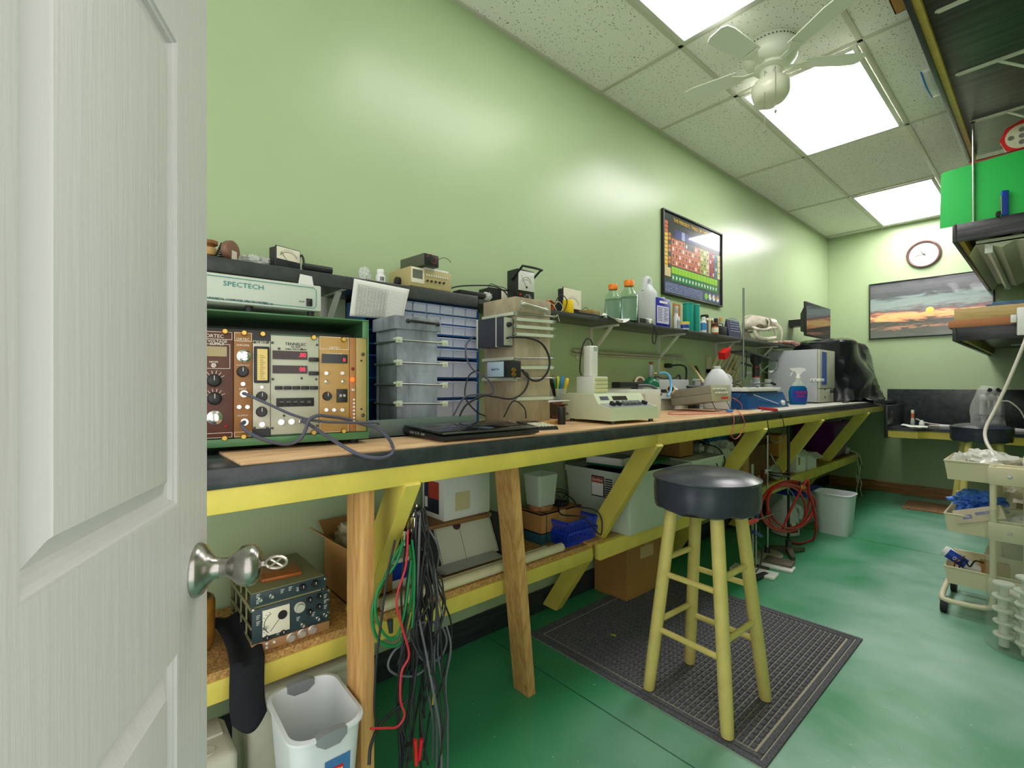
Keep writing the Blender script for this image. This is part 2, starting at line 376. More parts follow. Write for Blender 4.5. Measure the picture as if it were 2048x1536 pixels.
MB().bb((0.30, 1.60, 0.443), (0.40, 1.70, 0.458), 0.002).build('shelf_block', PINE, wb)
tag(MB().bb((0.43, 0.225, HB), (0.648, 2.92, HW), 0.001).bb((0.03, 0.8, HB), (0.43, 2.92, HW), 0.001).build('hardboard_sheet', wood('hardboard', (232, 198, 154), (196, 152, 110), (6, 1.2, 6), 0.6, 6)), 'tan hardboard sheet covering the front of the black worktop', 'board')
# ---------------------------------------------------------------- stools
VINYL = mat('black_vinyl', (64, 68, 82), 0.27, var=0.2, vs=9, bump=0.12, bs=14)
STY = mat('stool_paint', (232, 214, 128), 0.42, var=0.07, vs=10)
def stool(cx, cy, label, k=1.0, rz=0.0):
    t = thing('stool', label, 'stool', (cx, cy, 0), rz, 'yellow stools with black cushions')
    R = 0.181
    m = MB(); n = 48
    prof = [(0.93, 0.694), (0.985, 0.70), (1.0, 0.72), (1.005, 0.76), (0.995, 0.79), (1.005, 0.797), (1.005, 0.803), (0.97, 0.806), (0.86, 0.817), (0.6, 0.828), (0.3, 0.833), (0.0, 0.834)]
    rg = []
    for r, z in prof:
        ring = []
        for i in range(n):
            a = 2 * PI * i / n; wv = (0.012 * math.sin(a * 9 + 1) + 0.008 * math.sin(a * 17)) if z < 0.71 else 0.004 * math.sin(a * 5)
            ring.append((R * (r + wv) * math.cos(a), R * (r + wv) * math.sin(a), (z + (wv * 0.35 if z < 0.71 else 0)) * 1.0))
        rg.append(ring)
    m.skin(rg); m.build('cushion', VINYL, t)
    pp = MB(); pp.tube([(R * 1.006 * math.cos(2 * PI * i / 40), R * 1.006 * math.sin(2 * PI * i / 40), 0.800) for i in range(40)], 0.004, 6, sm=1, closed=True); pp.build('piping', VINYL, t)
    ft = [(-0.157, -0.128), (-0.14, 0.142), (0.148, -0.152), (0.155, 0.135)]
    tops = [(-0.085, -0.08), (-0.08, 0.085), (0.08, -0.085), (0.085, 0.08)]
    def at(i, z): q = z / 0.715; return Vector((ft[i][0] + (tops[i][0] - ft[i][0]) * q, ft[i][1] + (tops[i][1] - ft[i][1]) * q, z))
    for i in range(4):
        MB().skin([[at(i, z) + Vector((math.cos(2 * PI * j / 20) * r, math.sin(2 * PI * j / 20) * r, 0)) for j in range(20)] for z, r in ((0.009, 0.014), (0.012, 0.019), (0.02, 0.021), (0.15, 0.0225), (0.715, 0.0225))]).build('leg', STY, t)
    for i, j, zs in ((0, 2, (0.24, 0.445)), (2, 3, (0.29, 0.488)), (0, 1, (0.266, 0.50)), (1, 3, (0.22, 0.416))):
        for z in zs: MB().cyl(at(i, z), at(j, z), 0.0105, n=12).build('rung', STY, t)
    return t
stool(0.88, 1.68, 'yellow wooden stool with black cushion standing on the grey floor mat')
stool(1.336, 5.235, 'yellow stool with black cushion behind the beige trolley', rz=0.3)
# ---------------------------------------------------------------- floor mats
MATM = mat('mat_fibre', (118, 118, 128), 0.95, var=0.3, vs=120, bump=0.6, bs=300)
MATG = mat('mat_groove', (182, 174, 154), 0.95)
m = MB(); x0, x1, y0, y1 = 0.14, 1.155, 1.495, 2.576
m.bb((x0, y0, 0), (x1, y1, 0.004), mi=1)
for a, c2 in (((x0, y0), (x1, y0 + .018)), ((x0, y1 - .018), (x1, y1)), ((x0, y0 + .018), (x0 + .018, y1 - .018)), ((x1 - .018, y0 + .018), (x1, y1 - .018))): m.bb((a[0], a[1], 0.002), (c2[0], c2[1], 0.008))
for a, c2 in (((x0 + .024, y0 + .024), (x1 - .024, y0 + .042)), ((x0 + .024, y1 - .042), (x1 - .024, y1 - .024)), ((x0 + .024, y0 + .046), (x0 + .042, y1 - .046)), ((x1 - .042, y0 + .046), (x1 - .024, y1 - .046))): m.bb((a[0], a[1], 0.002), (c2[0], c2[1], 0.0085))
nx, ny = 46, 30; gx = (x1 - x0 - 0.10) / nx; gy = (y1 - y0 - 0.10) / ny
for i in range(nx):
    for j in range(ny):
        a, b_ = x0 + 0.05 + i * gx, y0 + 0.05 + j * gy
        m.skin([[(a + .0012, b_ + .002, .0035), (a + gx - .0012, b_ + .002, .0035), (a + gx - .0012, b_ + gy - .002, .0035), (a + .0012, b_ + gy - .002, .0035)], [(a + .004, b_ + .005, .0095), (a + gx - .004, b_ + .005, .0095), (a + gx - .004, b_ + gy - .005, .0095), (a + .004, b_ + gy - .005, .0095)]], cap0=False)
tag(m.build('floor_mat', [MATM, MATG], smooth=False), 'charcoal grey floor mat with waffle pattern under the stool', 'mat')
p = P(1227, 1272, Z=0.01); tag(MB(frame(p, 0.5)).grid(lambda u, v: (u * .022 - .011, v * .016 - .008, .0015 + .004 * math.sin(u * 3.1)), 6, 2).build('paper_scrap', mat('lime_paper', (196, 220, 60), 0.7), solid=0.0006), 'small lime scrap of paper lying on the grey mat', 'paper scrap')
m = MB(frame((0.79, 5.58, 0), 0.04)); m.bb((0, 0, 0), (0.6, 0.42, 0.012), 0.004)
tag(m.build('door_mat', mat('brown_mat', (192, 150, 106), 0.95, var=0.4, vs=70, bump=0.6, bs=160)), 'small speckled brown floor mat at the far end of the room', 'mat')
# ---------------------------------------------------------------- ceiling fan (blades at rest)
FANW = mat('fan_white', (226, 230, 214), 0.3)
fx, fy = 0.80, 2.50
fan = thing('ceiling_fan', 'white ceiling fan with frosted glass lamp and pull chains', 'ceiling fan', (fx, fy, 0))
m = MB(); m.lathe([(0.114, 2.799), (0.115, 2.772), (0.121, 2.77), (0.122, 2.752), (0.12, 2.732), (0.11, 2.712), (0.09, 2.70), (0.072, 2.696), (0.07, 2.69)], n=40); m.build('motor_housing', FANW, fan)
m = MB()
for i in range(44):
    a = 2 * PI * i / 44; m.box((0.1155 * math.cos(a), 0.1155 * math.sin(a), 2.783), (0.003, 0.006, 0.004), a)
m.build('vent_slots', BLKRUB, fan)
m = MB(); m.lathe([(0.058, 2.697), (0.074, 2.692), (0.076, 2.68), (0.058, 2.672), (0.03, 2.67)], n=32); m.build('rotor_ring', FANW, fan)
m = MB(); m.lathe([(0.05, 2.672), (0.05, 2.63), (0.044, 2.626)], n=28); m.build('switch_cup', FANW, fan)
m = MB(); m.lathe([(0.045, 2.628), (0.074, 2.618), (0.086, 2.596), (0.087, 2.57), (0.08, 2.545), (0.064, 2.527), (0.035, 2.519), (0, 2.517)], n=36)
m.build('glass_shade', mat('frosted_glass', (226, 226, 204), 0.35, coat=0.5), fan, label='frosted white glass bowl shade')
for k in range(5):
    a = 2 * PI * k / 5 + 0.75
    R3 = Matrix.Rotation(a, 4, 'Z')
    b3 = MB(R3); b3.skin([[(0.055, -.016, 2.689), (0.055, .016, 2.689), (0.055, .016, 2.684), (0.055, -.016, 2.684)], [(0.12, -.012, 2.694), (0.12, .012, 2.694), (0.12, .012, 2.69), (0.12, -.012, 2.69)], [(0.17, -.04, 2.694), (0.17, .04, 2.701), (0.17, .04, 2.697), (0.17, -.04, 2.69)]])
    arm = b3.build('blade_arm', FANW, fan)
    bl = MB(R3); pts = [(0.15, -.042), (0.36, -.056), (0.405, -.05), (0.42, -.03), (0.42, .03), (0.405, .05), (0.36, .056), (0.15, .042)]
    bl.skin([[(x, y, 2.702 + y * 0.14) for x, y in pts], [(x, y, 2.707 + y * 0.14) for x, y in pts]])
    bl.build('fan_blade', mat('fan_blade_white', (228, 232, 222), 0.35), arm)
for (u, v0, v1, dy, dx) in ((1551, 125, 222, -0.045, 0.0), (1529, 160, 262, -0.02, 0.05)):
    q0 = P(u, v0, Y=fy - 0.075); q1 = P(u, v1, Y=fy - 0.075)
    c3 = MB(); c3.cyl((q0.x - fx, q0.y - fy, 2.64), (q1.x - fx, q1.y - fy, q1.z), 0.0012, n=6)
    c3.lathe([(0.001, 0), (0.005, -0.006), (0.006, -0.014), (0.003, -0.02), (0, -0.021)], (q1.x - fx, q1.y - fy, q1.z + 0.01), n=10)
    c3.cyl((q0.x - fx, q0.y - fy, 2.64), ((q0.x - fx) * .5, (q0.y - fy) * .5, 2.642), 0.0012, n=6)
    c3.build('pull_chain', mat('chain_metal', (150, 146, 132), 0.4, 0.6), fan)
# ---------------------------------------------------------------- framed periodic table
FRB = mat('thin_black_frame', (30, 32, 34), 0.35)
pt = thing('wall_poster', 'framed periodic table of the elements poster on the long wall', 'poster', (0.0, 3.246, 2.016))
hw, hh = 0.422, 0.283
f = MB()
for a, c2 in (((-hw, -hh), (-hw + .012, hh)), ((hw - .012, -hh), (hw, hh)), ((-hw + .012, -hh), (hw - .012, -hh + .012)), ((-hw + .012, hh - .012), (hw - .012, hh))): f.bb((0.001, a[0], a[1]), (0.022, c2[0], c2[1]), 0.002)
f.build('frame', FRB, pt)
cols_ = dict(bg=(44, 52, 52), yel=(232, 190, 52), org=(206, 112, 74), olv=(170, 176, 84), mag=(172, 48, 82), teal=(34, 128, 140), lime=(146, 204, 48), grn=(34, 132, 74), navy=(52, 62, 120), lilac=(150, 156, 200), cream=(216, 196, 140), rust=(196, 120, 60), pk=(206, 140, 150), wht=(224, 228, 226))
keys = list(cols_); PM = [mat('print_' + k, cols_[k], 0.25, coat=0.8) for k in keys]
pm = MB(); ix = keys.index
def cell(a, b_, c2, d, k, x=0.0125): pm.face([(x, a, b_), (x, c2, b_), (x, c2, d), (x, a, d)], ix(k))
cell(-.41, -.271, .41, .271, 'bg', 0.012)
uw = 0.82 / 18; U = lambda i: -.41 + .012 + i * (0.82 - .024) / 18
V = lambda j: 0.20 - j * 0.046
for j in range(13): cell(U(0.1), 0.19 - j * 0.0265, U(0.95), 0.213 - j * 0.0265, 'org' if j < 3 else 'yel')
for j in range(12): cell(U(1.1), 0.145 - j * 0.0265, U(1.8), 0.166 - j * 0.0265, 'rust' if j % 3 else 'bg', 0.01255)
for i in range(2, 18):
    for j in range(4):
        k = 'org' if i < 11 else ('olv' if i < 13 else ('mag' if i in (14, 15) else ('cream' if i in (13, 17) else 'teal')))
        if i < 6 or i > 8 or j > 0: cell(U(i) + .001, V(j + 2.0) - .043, U(i + 1) - .001, V(j + 2.0), k)
for i in range(3, 10): cell(U(i) + .001, V(1.15) - .03, U(i + 1) - .001, V(.55), 'navy' if i != 5 else 'lilac', 0.0126)
for i in range(2, 17):
    cell(U(i) + .001, -.128, U(i + 1) - .001, -.082, 'lime'); cell(U(i) + .001, -.178, U(i + 1) - .001, -.132, 'grn')
cell(U(0.1), -.155, U(1.8), -.095, 'cream', 0.0126)
cell(-.40, -.262, .40, -.19, 'navy', 0.0126)
random.seed(3)
for i in range(34):
    for j in range(6): cell(-.385 + i * .015, -.258 + j * .0108, -.385 + i * .015 + random.uniform(.006, .012), -.258 + j * .0108 + .006, 'lilac', 0.0128)
for i in range(4):
    cy = .175 + i * .06
    for q in range(16):
        a0, a1 = 2 * PI * q / 16, 2 * PI * (q + 1) / 16
        pm.face([(0.0129, cy, -.226), (0.0129, cy + .024 * math.cos(a0), -.226 + .024 * math.sin(a0)), (0.0129, cy + .024 * math.cos(a1), -.226 + .024 * math.sin(a1))], ix('lime' if i == 0 else ('rust' if i == 3 and q < 9 else ('pk' if q < 3 else 'wht'))))
for i in range(2, 17):
    for j in range(4): cell(U(i) + .014, V(j + 2.0) - .034, U(i) + .03, V(j + 2.0) - .012, 'wht' if (i * 7 + j) % 3 == 0 else 'bg', 0.0127)
    cell(U(i) + .014, -.165, U(i) + .03, -.145, 'wht', 0.0127)
pm.build('print', PM, pt, smooth=False)
text('THE PERIODIC TABLE OF THE ELEMENTS', 0.034, TX(0.03, 0.235, 0.013), PM[1], pt, 'title_lettering', sx=1.02)
# ---------------------------------------------------------------- panoramic sunset picture on the back wall
sp = thing('wall_picture', 'wide black framed sunset over the sea picture below the clock', 'picture', (0.87, YB, 1.918))
hw, hh = 0.478, 0.297
f = MB()
for a, c2 in (((-hw, -hh), (-hw + .01, hh)), ((hw - .01, -hh), (hw, hh)), ((-hw + .01, -hh), (hw - .01, -hh + .01)), ((-hw + .01, hh - .01), (hw - .01, hh))): f.bb((a[0], -.022, a[1]), (c2[0], -.001, c2[1]), 0.002)
f.build('frame', FRB, sp)
sm_ = mat('sunset_print', (90, 90, 100), 0.25, coat=0.7)
N = sm_.node_tree.nodes; K = sm_.node_tree.links; b = N['Principled BSDF']; tc = N.new('ShaderNodeTexCoord')
sx = N.new('ShaderNodeSeparateXYZ'); K.new(tc.outputs['Object'], sx.inputs[0])
mp = N.new('ShaderNodeMapping'); mp.inputs['Scale'].default_value = (2.2, 1, 14); K.new(tc.outputs['Object'], mp.inputs[0])
nz = N.new('ShaderNodeTexNoise'); nz.inputs['Scale'].default_value = 2.2; nz.inputs['Detail'].default_value = 7; nz.inputs['Distortion'].default_value = 1.2; K.new(mp.outputs[0], nz.inputs[0])
ad = N.new('ShaderNodeMath'); ad.operation = 'MULTIPLY_ADD'; K.new(nz.outputs['Fac'], ad.inputs[0]); ad.inputs[1].default_value = 0.16; K.new(sx.outputs['Z'], ad.inputs[2])
mr = N.new('ShaderNodeMapRange'); K.new(ad.outputs[0], mr.inputs[0]); mr.inputs[1].default_value = -0.22; mr.inputs[2].default_value = 0.38
rp = N.new('ShaderNodeValToRGB'); K.new(mr.outputs[0], rp.inputs[0]); E_ = rp.color_ramp.elements
E_[0].position = 0; E_[0].color = rgb((112, 116, 104)); E_[1].position = 1; E_[1].color = rgb((84, 86, 92))
for ps, c3 in ((0.16, (96, 100, 92)), (0.19, (206, 150, 120)), (0.22, (88, 92, 84)), (0.29, (96, 92, 86)), (0.31, (224, 150, 110)), (0.36, (250, 214, 140)), (0.40, (236, 206, 150)), (0.44, (206, 120, 100)), (0.47, (120, 108, 112)), (0.55, (160, 174, 170)), (0.68, (142, 160, 156)), (0.74, (92, 94, 98)), (0.88, (112, 112, 118))):
    e = E_.new(ps); e.color = rgb(c3)
K.new(rp.outputs[0], b.inputs['Base Color'])
MB().bb((-hw + .008, -.013, -hh + .008), (hw - .008, -.008, hh - .008)).build('print', sm_, sp)
m = MB(); m.lathe([(0.032, -.0135), (0.03, -.0138), (0, -.0139)], (0.02, 0, -.035), (0, 1, 0), 20, sy=1.0); m.build('sun', mat('sun_print', (255, 226, 120), 0.3), sp)
# ---------------------------------------------------------------- wall clock
ck = thing('wall_clock', 'round wall clock with brown rim above the sunset picture', 'clock', (0.842, YB, 2.452))
m = MB(); m.lathe([(0.137, -.001), (0.139, -.018), (0.134, -.03), (0.126, -.034), (0.118, -.030), (0.113, -.018)], ax=(0, 1, 0), n=48, cap0=False, cap1=False); m.build('rim', mat('clock_rim', (96, 70, 66), 0.3), ck)
m = MB(); m.lathe([(0.115, -.004), (0.115, -.012), (0, -.0121)], ax=(0, 1, 0), n=40); m.build('dial', mat('dial_white', (228, 230, 220), 0.4), ck)
DKP = mat('dial_black', (36, 36, 38), 0.5)
for h in range(1, 13):
    a = PI / 2 - h * PI / 6; text(str(h), 0.026, TY(0.086 * math.cos(a), 0.086 * math.sin(a), -.0128), DKP, ck, 'numeral')
def hand(name, ang, ln, wd, y):
    m = MB(Matrix.Rotation(-ang, 4, 'Y')); m.skin([[(-wd, y, -.02), (wd, y, -.02), (wd, y - .001, -.02), (-wd, y - .001, -.02)], [(-wd * .5, y, ln), (wd * .5, y, ln), (wd * .5, y - .001, ln), (-wd * .5, y - .001, ln)]]); m.build(name, DKP, ck)
hand('hour_hand', math.radians(38), 0.05, .004, -.014); hand('minute_hand', math.radians(98), 0.083, .0028, -.0155); hand('second_hand', math.radians(-150), 0.085, .001, -.017)
m = MB(); m.lathe([(0.006, -.013), (0.006, -.019), (0, -.019)], ax=(0, 1, 0), n=12); m.build('hand_pin', DKP, ck)
# ---------------------------------------------------------------- black shelf along the long wall, on slotted standards
SHB = mat('shelf_black', (72, 76, 76), 0.3, var=0.2, vs=18, bump=0.06, bs=30)
GZ = mat('bracket_paint', (212, 216, 200), 0.4)
ws = thing('wall_shelf', 'long black wall shelf over the workbench on white brackets', 'shelf', (0, 0, 0))
MB().bb((0.002, -0.9, 1.448), (0.20, 1.16, 1.49), 0.003).build('shelf_board', SHB, ws)
MB().bb((0.002, 1.163, 1.459), (0.20, 4.675, 1.479), 0.002).build('shelf_board', SHB, ws)
SZ1, SZ2 = 1.49, 1.479
def lbracket(y, par, x0=0.0, sgn=1, z=1.459, ln=0.19, strut=0.105, drop=0.09, wd=0.02, low=1.0):
    s = MB(); s.bb((x0, y - .012, low), (x0 + sgn * .012, y + .012, z - 0.002), 0.001); s.build('standard', GZ, par)
    a = MB(); a.bb((x0 + sgn * .012, y - .008, z - .012), (x0 + sgn * ln, y + .008, z), 0.001)
    p0 = Vector((x0 + sgn * strut, y, z - .010)); p1 = Vector((x0 + sgn * .012, y, z - drop)); d = (p1 - p0).normalized(); nrm = Vector((d.z, 0, -d.x)) * .006
    a.skin([[p0 - nrm + Vector((0, -.008, 0)), p0 + nrm + Vector((0, -.008, 0)), p0 + nrm + Vector((0, .008, 0)), p0 - nrm + Vector((0, .008, 0))], [p1 - nrm + Vector((0, -.008, 0)), p1 + nrm + Vector((0, -.008, 0)), p1 + nrm + Vector((0, .008, 0)), p1 - nrm + Vector((0, .008, 0))]])
    a.build('bracket', GZ, par)
for y in (0.62, 2.10, 2.79, 3.59, 4.31): lbracket(y, ws, strut=0.145, drop=0.15 if y < 3 else 0.15, low=1.02)
# ---------------------------------------------------------------- deep black shelves on the other wall
NAIL = YEL
BWOOD = wood('black_stained_wood', (70, 70, 74), (30, 32, 36), (0.7, 9, 9), 0.35, 4, contrast=(0.35, 0.7))
BWOOD2 = wood('black_stained_wood_long', (60, 62, 68), (32, 34, 40), (9, 0.7, 9), 0.35, 4)
def rshelf(name, label, x0, y0, y1, zb, zt, th=0.018):
    t = thing(name, label, 'shelf', (0, 0, 0), group='black shelves on the wall beside the ceiling')
    MB().bb((x0 + .02, y0 + .02, zt - th), (XR - .001, y1 - .002, zt), 0.001).build('shelf_board', BWOOD, t)
    MB().bb((x0, y0, zb), (x0 + .02, y1 - .002, zt), 0.002).build('front_edge', BWOOD2, t)
    MB().bb((x0 + .02, y0, zb), (XR - .001, y0 + .02, zt), 0.002).build('end_edge', BWOOD, t)
    MB().bb((x0 + .02, y0 + .02, zb + .012), (x0 + .045, y1 - .002, zt - th), 0.001).build('nailer', mat('nailer_wood', (206, 182, 92), 0.55, var=0.1, vs=20), t, label='pale yellow nailing strip')
    return t
def rbracket(y, par, z, x0):
    a = MB(); a.cyl((x0 + .06, y, z - .004), (x0 + .06, y, z - .0005), 0.012, n=12); a.bb((x0 + .06, y - .012, z - .004), (XR - .02, y + .012, z), 0.001); a.bb((x0 + .06, y - .0015, z - .014), (XR - .02, y + .0015, z - .003))
    a.cyl((x0 + .09, y, z - .006), (x0 + .09, y, z - .003), 0.005, n=10)
    p0, p1 = Vector((x0 + .2, y, z - .004)), Vector((XR - .005, y, z - .25)); d = (p1 - p0).normalized(); n_ = Vector((d.z, 0, -d.x)) * .012
    w_ = Vector((0, .012, 0)); a.skin([[p0 - n_ * .2 - w_, p0 + n_ * .2 - w_, p0 + n_ * .2 + w_, p0 - n_ * .2 + w_], [p1 - n_ * .2 - w_, p1 + n_ * .2 - w_, p1 + n_ * .2 + w_, p1 - n_ * .2 + w_]])
    a.bb((XR - .02, y - .014, z - .32), (XR - .001, y + .014, z), 0.001)
    a.build('bracket', GZ, par)
us_ = rshelf('high_shelf', 'longest black shelf close under the ceiling with white brackets', 1.31, 1.0, 4.66, 2.70, 2.755)
for y in (2.06, 2.72, 3.35, 4.02): rbracket(y, us_, 2.737, 1.33)
ms = rshelf('storage_shelf', 'middle black shelf holding the green folder', 1.30, 4.0, YB, 2.015, 2.122)
lo = rshelf('storage_shelf', 'lowest black shelf with cardboard boxes stacked on it', 1.30, 4.0, YB, 1.405, 1.487)
for y in (4.6, 5.7): rbracket(y, lo, 1.468, 1.42)
m = MB(); q = P(1945, 252, Y=4.02); m.cyl((1.392, 4.02, 2.123), (1.392, 4.02, 2.735), 0.006, n=10); m.cyl((1.392, 4.02, 2.715), (1.392, 4.02, 2.73), 0.011, n=6); m.cyl((1.392, 4.02, 2.122), (1.392, 4.02, 2.128), 0.011, n=6)
tag(m.build('threaded_rod', STEEL), 'thin vertical steel rod tying the two upper black shelves together', 'rod')
# ---------------------------------------------------------------- low black counter with scalloped yellow front on the back wall
ct = thing('counter', 'low black counter with scalloped yellow front on the back wall', 'counter', (0, 0, 0))
def outline(d):
    pts = [(0.688, 5.6), (0.86, 5.6), (0.90, 5.615), (0.925, 5.66), (0.95, 5.69), (1.0, 5.70), (1.36, 5.70), (1.41, 5.69), (1.435, 5.66), (1.46, 5.615), (1.50, 5.6), (XR - .002, 5.6)]
    return [(x, y + d) for x, y in pts]
o1 = outline(-.012) + [(XR - .002, YB - .001), (0.688, YB - .001)]
MB().prism(o1, 0.712, 0.735, 'z').build('counter_top', BLKPAINT, ct)
fo = outline(0.0); bo = outline(.02)
m = MB(); m.skin([[(a[0], a[1], .645), (a[0], a[1], .712), (b_[0], b_[1], .712), (b_[0], b_[1], .645)] for a, b_ in zip(fo, bo)]); m.build('front_apron', YEL, ct)
MB().bb((0.66, 5.586, 0.635), (0.686, YB - .001, 0.937), 0.001).build('side_panel', BLKPAINT, ct)
MB().bb((0.55, YB - .018, 0.735), (XR - .002, YB - .001, 1.087), 0.001).build('backsplash', BLKPAINT, ct)
# ---------------------------------------------------------------- helpers for small things
def YX(u, X): return P(u, 768, X=X).y
def PXF(M, ox, oy, s, ax='x'):
    """Photo detail coordinates -> local point on a face (axis = c) of frame M."""
    return lambda x, y, c=0.0: L(ox + x / s, oy + y / s, M, ax, c)
def blob(mb, c, r, seed=0.0, amp=0.25, fr=3.0, n=28, mi=0, flat=None):
    """Crumpled closed surface (bags, cloth): sphere pushed in and out by ridged noise."""
    c = Vector(c); nu, nv = n, n // 2
    def fn(u, v):
        a, e = 2 * PI * u, PI * (v - 0.5)
        d = Vector((math.cos(a) * math.cos(e), math.sin(a) * math.cos(e), math.sin(e)))
        q = mnoise.noise(d * fr + Vector((seed, seed * 1.7, 3))) ; q2 = abs(mnoise.noise(d * fr * 2.3 + Vector((seed, 5, seed))))
        k = 1 + amp * (q + 0.9 * (0.35 - q2)); p = Vector((d.x * r[0] * k, d.y * r[1] * k, d.z * r[2] * k))
        if flat is not None: p.z = max(p.z, flat)
        return c + p
    mb.grid(fn, nu, nv, mi, wrap=True); return mb
def sheet(name, pts, m, solid=0.0008, nu=14, nv=14, amp=0.004, fr=30.0, seed=0.0, parent=None):
    """Slightly wrinkled sheet over four corner points (a, b, c, d in order)."""
    a, b_, c, d = [Vector(p) for p in pts]; nr = (b_ - a).cross(d - a).normalized()
    def fn(u, v):
        p = a * (1 - u) * (1 - v) + b_ * u * (1 - v) + c * u * v + d * (1 - u) * v
        return p + nr * (mnoise.noise(p * fr + Vector((seed, 0, 0))) * amp)
    return MB().grid(fn, nu, nv).build(name, m, parent, solid=solid, angle=60)
def bnc(mb, p, nx=(1, 0, 0), k=1.0, mi=0):
    mb.lathe([(0.0062 * k, 0), (0.0062 * k, 0.003), (0.0048 * k, 0.003), (0.0048 * k, 0.011), (0.0038 * k, 0.011), (0.0036 * k, 0.005), (0.0012, 0.005), (0.0012, 0.009), (0, 0.009)], p, nx, 14, mi)
def screw(mb, p, nx=(1, 0, 0), r=0.004, mi=0): mb.lathe([(r, 0), (r, 0.0015), (r * 0.7, 0.0024), (0, 0.0025)], p, nx, 10, mi)
def knob_(mb, p, r=0.010, h=0.012, nx=(1, 0, 0), mi=0, mi2=None, line=True):
    p = Vector(p); mb.lathe([(r * 1.08, 0), (r * 1.08, 0.002), (r, 0.003), (r * 0.9, h), (r * 0.8, h + 0.001), (0, h + 0.001)], p, nx, 20, mi)
    if line: mb.box(p + Vector(nx) * (h + 0.0012) + Vector((0, 0, r * 0.45)), (0.0008, 0.0012, r * 0.8), mi=mi if mi2 is None else mi2)
CABLE = mat('grey_cable', (78, 80, 96), 0.4); BCAB = mat('black_cable', (34, 34, 38), 0.45); WCAB = mat('white_cable', (220, 216, 200), 0.45)
INK = mat('black_ink', (30, 30, 32), 0.6); WINK = mat('white_ink', (236, 232, 220), 0.6)
METERF = mat('meter_face', (234, 230, 206), 0.5)
# ---------------------------------------------------------------- green instrument crate with plug-in modules
CG = mat('crate_green', (86, 136, 90), 0.32, var=0.12, vs=8)
CGD = mat('crate_green_dark', (56, 92, 66), 0.35)
CM = frame((0.505, 0.556, HW), -0.147)
cr = thing('instrument_crate', 'green metal rack crate full of brown and silver electronics modules', 'instrument rack', CM.translation, -0.147)
q = PXF(CM, 400, 640, 5.12)
zb, zt = q(1250, 1160).z, q(1250, 165).z
ZT_, Wd, Dp = 0.327, 0.475, 0.33
m = MB(); m.bb((-Dp, -Wd, 0.012), (0.004, 0.002, 0.016), 0.001); m.bb((-Dp, -Wd, ZT_ - 0.004), (0.006, 0.002, ZT_), 0.001); m.bb((-Dp, -Wd, 0.012), (0.0, -Wd + .004, ZT_)); m.bb((-Dp, -0.002, 0.012), (0.004, 0.002, ZT_)); m.bb((-Dp, -Wd, 0.012), (-Dp + .004, 0, ZT_))
m.bb((-0.002, -Wd, 0.012), (0.008, 0.002, zb - 0.001), 0.002); m.bb((-0.004, -0.014, zt), (0.004, 0.002, ZT_), 0.001)
m.build('housing', CG, cr)
each('foot', BLKRUB, cr, lambda k, p: k.cyl((p[0], p[1], 0), (p[0], p[1], 0.013), 0.011, n=14), [(x, y) for y in (-0.03, -Wd + .03) for x in (-0.025, -Dp + .03)])
MB().bb((-Dp + .006, -Wd + .006, 0.02), (-0.14, -0.006, zt + 0.02)).build('module_bodies', DSTEEL, cr)
uy = lambda u: L(u, 770, CM).y
BRN, GOLD, SILV, CRM = mat('module_brown', (92, 52, 38), 0.4), mat('module_bronze', (152, 104, 52), 0.4), mat('module_silver', (186, 188, 166), 0.38), mat('module_cream', (200, 198, 178), 0.4)
GOLD2 = mat('module_gold', (186, 148, 84), 0.38); GOLD3 = mat('bracket_gold', (172, 152, 92), 0.36)
REDL = mat('led_red', (255, 40, 50), 0.3, emit=(255, 30, 60), es=2.5); ORL = mat('lamp_orange', (255, 90, 30), 0.3, emit=(255, 90, 30), es=1.6); SMOKE = mat('display_window', (52, 34, 30), 0.1)
CHROME = mat('chrome', (210, 210, 206), 0.15, 1.0)
def module(name, u0, u1, pm, label=None):
    y0, y1 = uy(u0) + .0006, uy(u1) - .0006
    MB().bb((-0.13, y0, zb), (0, y1, zt), 0.0006)
    o = MB().bb((-0.13, y0, zb), (0, y1, zt), 0.0008).build(name, pm, cr, label=label); return o, y0, y1
def outline_box(mb, y0, z0, y1, z1, w_=0.0009, x=0.0004, mi=0):
    for a, c2 in (((y0, z0), (y1, z0 + w_)), ((y0, z1 - w_), (y1, z1)), ((y0, z0), (y0 + w_, z1)), ((y1 - w_, z0), (y1, z1))): mb.bb((0, a[0], a[1]), (x, c2[0], c2[1]), mi=mi)
# high-voltage supply
A, y0, y1 = module('power_supply_module', 393, 467, BRN, 'dark brown module with white lettering')
each('knob', [BLACK, WINK], A, knob_, [q(145, 620), q(150, 805)], r=.0135, h=.014, mi2=1)
k = MB(); k.lathe([(0.0165, 0), (0.016, .004), (0.0105, .006), (0.0105, .016), (0.008, .017), (0, .017)], q(150, 1000), (1, 0, 0), 24); k.build('dial_knob', CHROME, A)
k = MB(); a = q(60, 370); c2 = q(275, 275); k.bb((0, a.y, a.z), (.002, c2.y, c2.z)); k.build('meter_window', mat('amber_window', (168, 152, 110), 0.2), A)
k = MB(); outline_box(k, y0 + .002, q(300, 500).z, q(308, 500).y, q(300, 250).z, mi=0); outline_box(k, y0 + .002, q(0, 190).z, y1 - .002, zt - .002); outline_box(k, y0 + .002, zb + .002, y1 - .002, q(0, 1165).z)
for ang in range(-60, 70, 24):
    for cy in ((145, 620), (150, 805)):
        p = q(*cy); r = math.radians(ang); k.box((0.0003, p.y + .019 * math.sin(r), p.z + .019 * math.cos(r)), (.0006, .001, .008), Matrix.Rotation(-r, 4, 'X'))
bnc(k, q(140, 465), k=.8); k.build('panel_marks', WINK, A)
k = MB(); k.sph(q(265, 1085, .002), .003); k.build('pilot_lamp', RED, A)
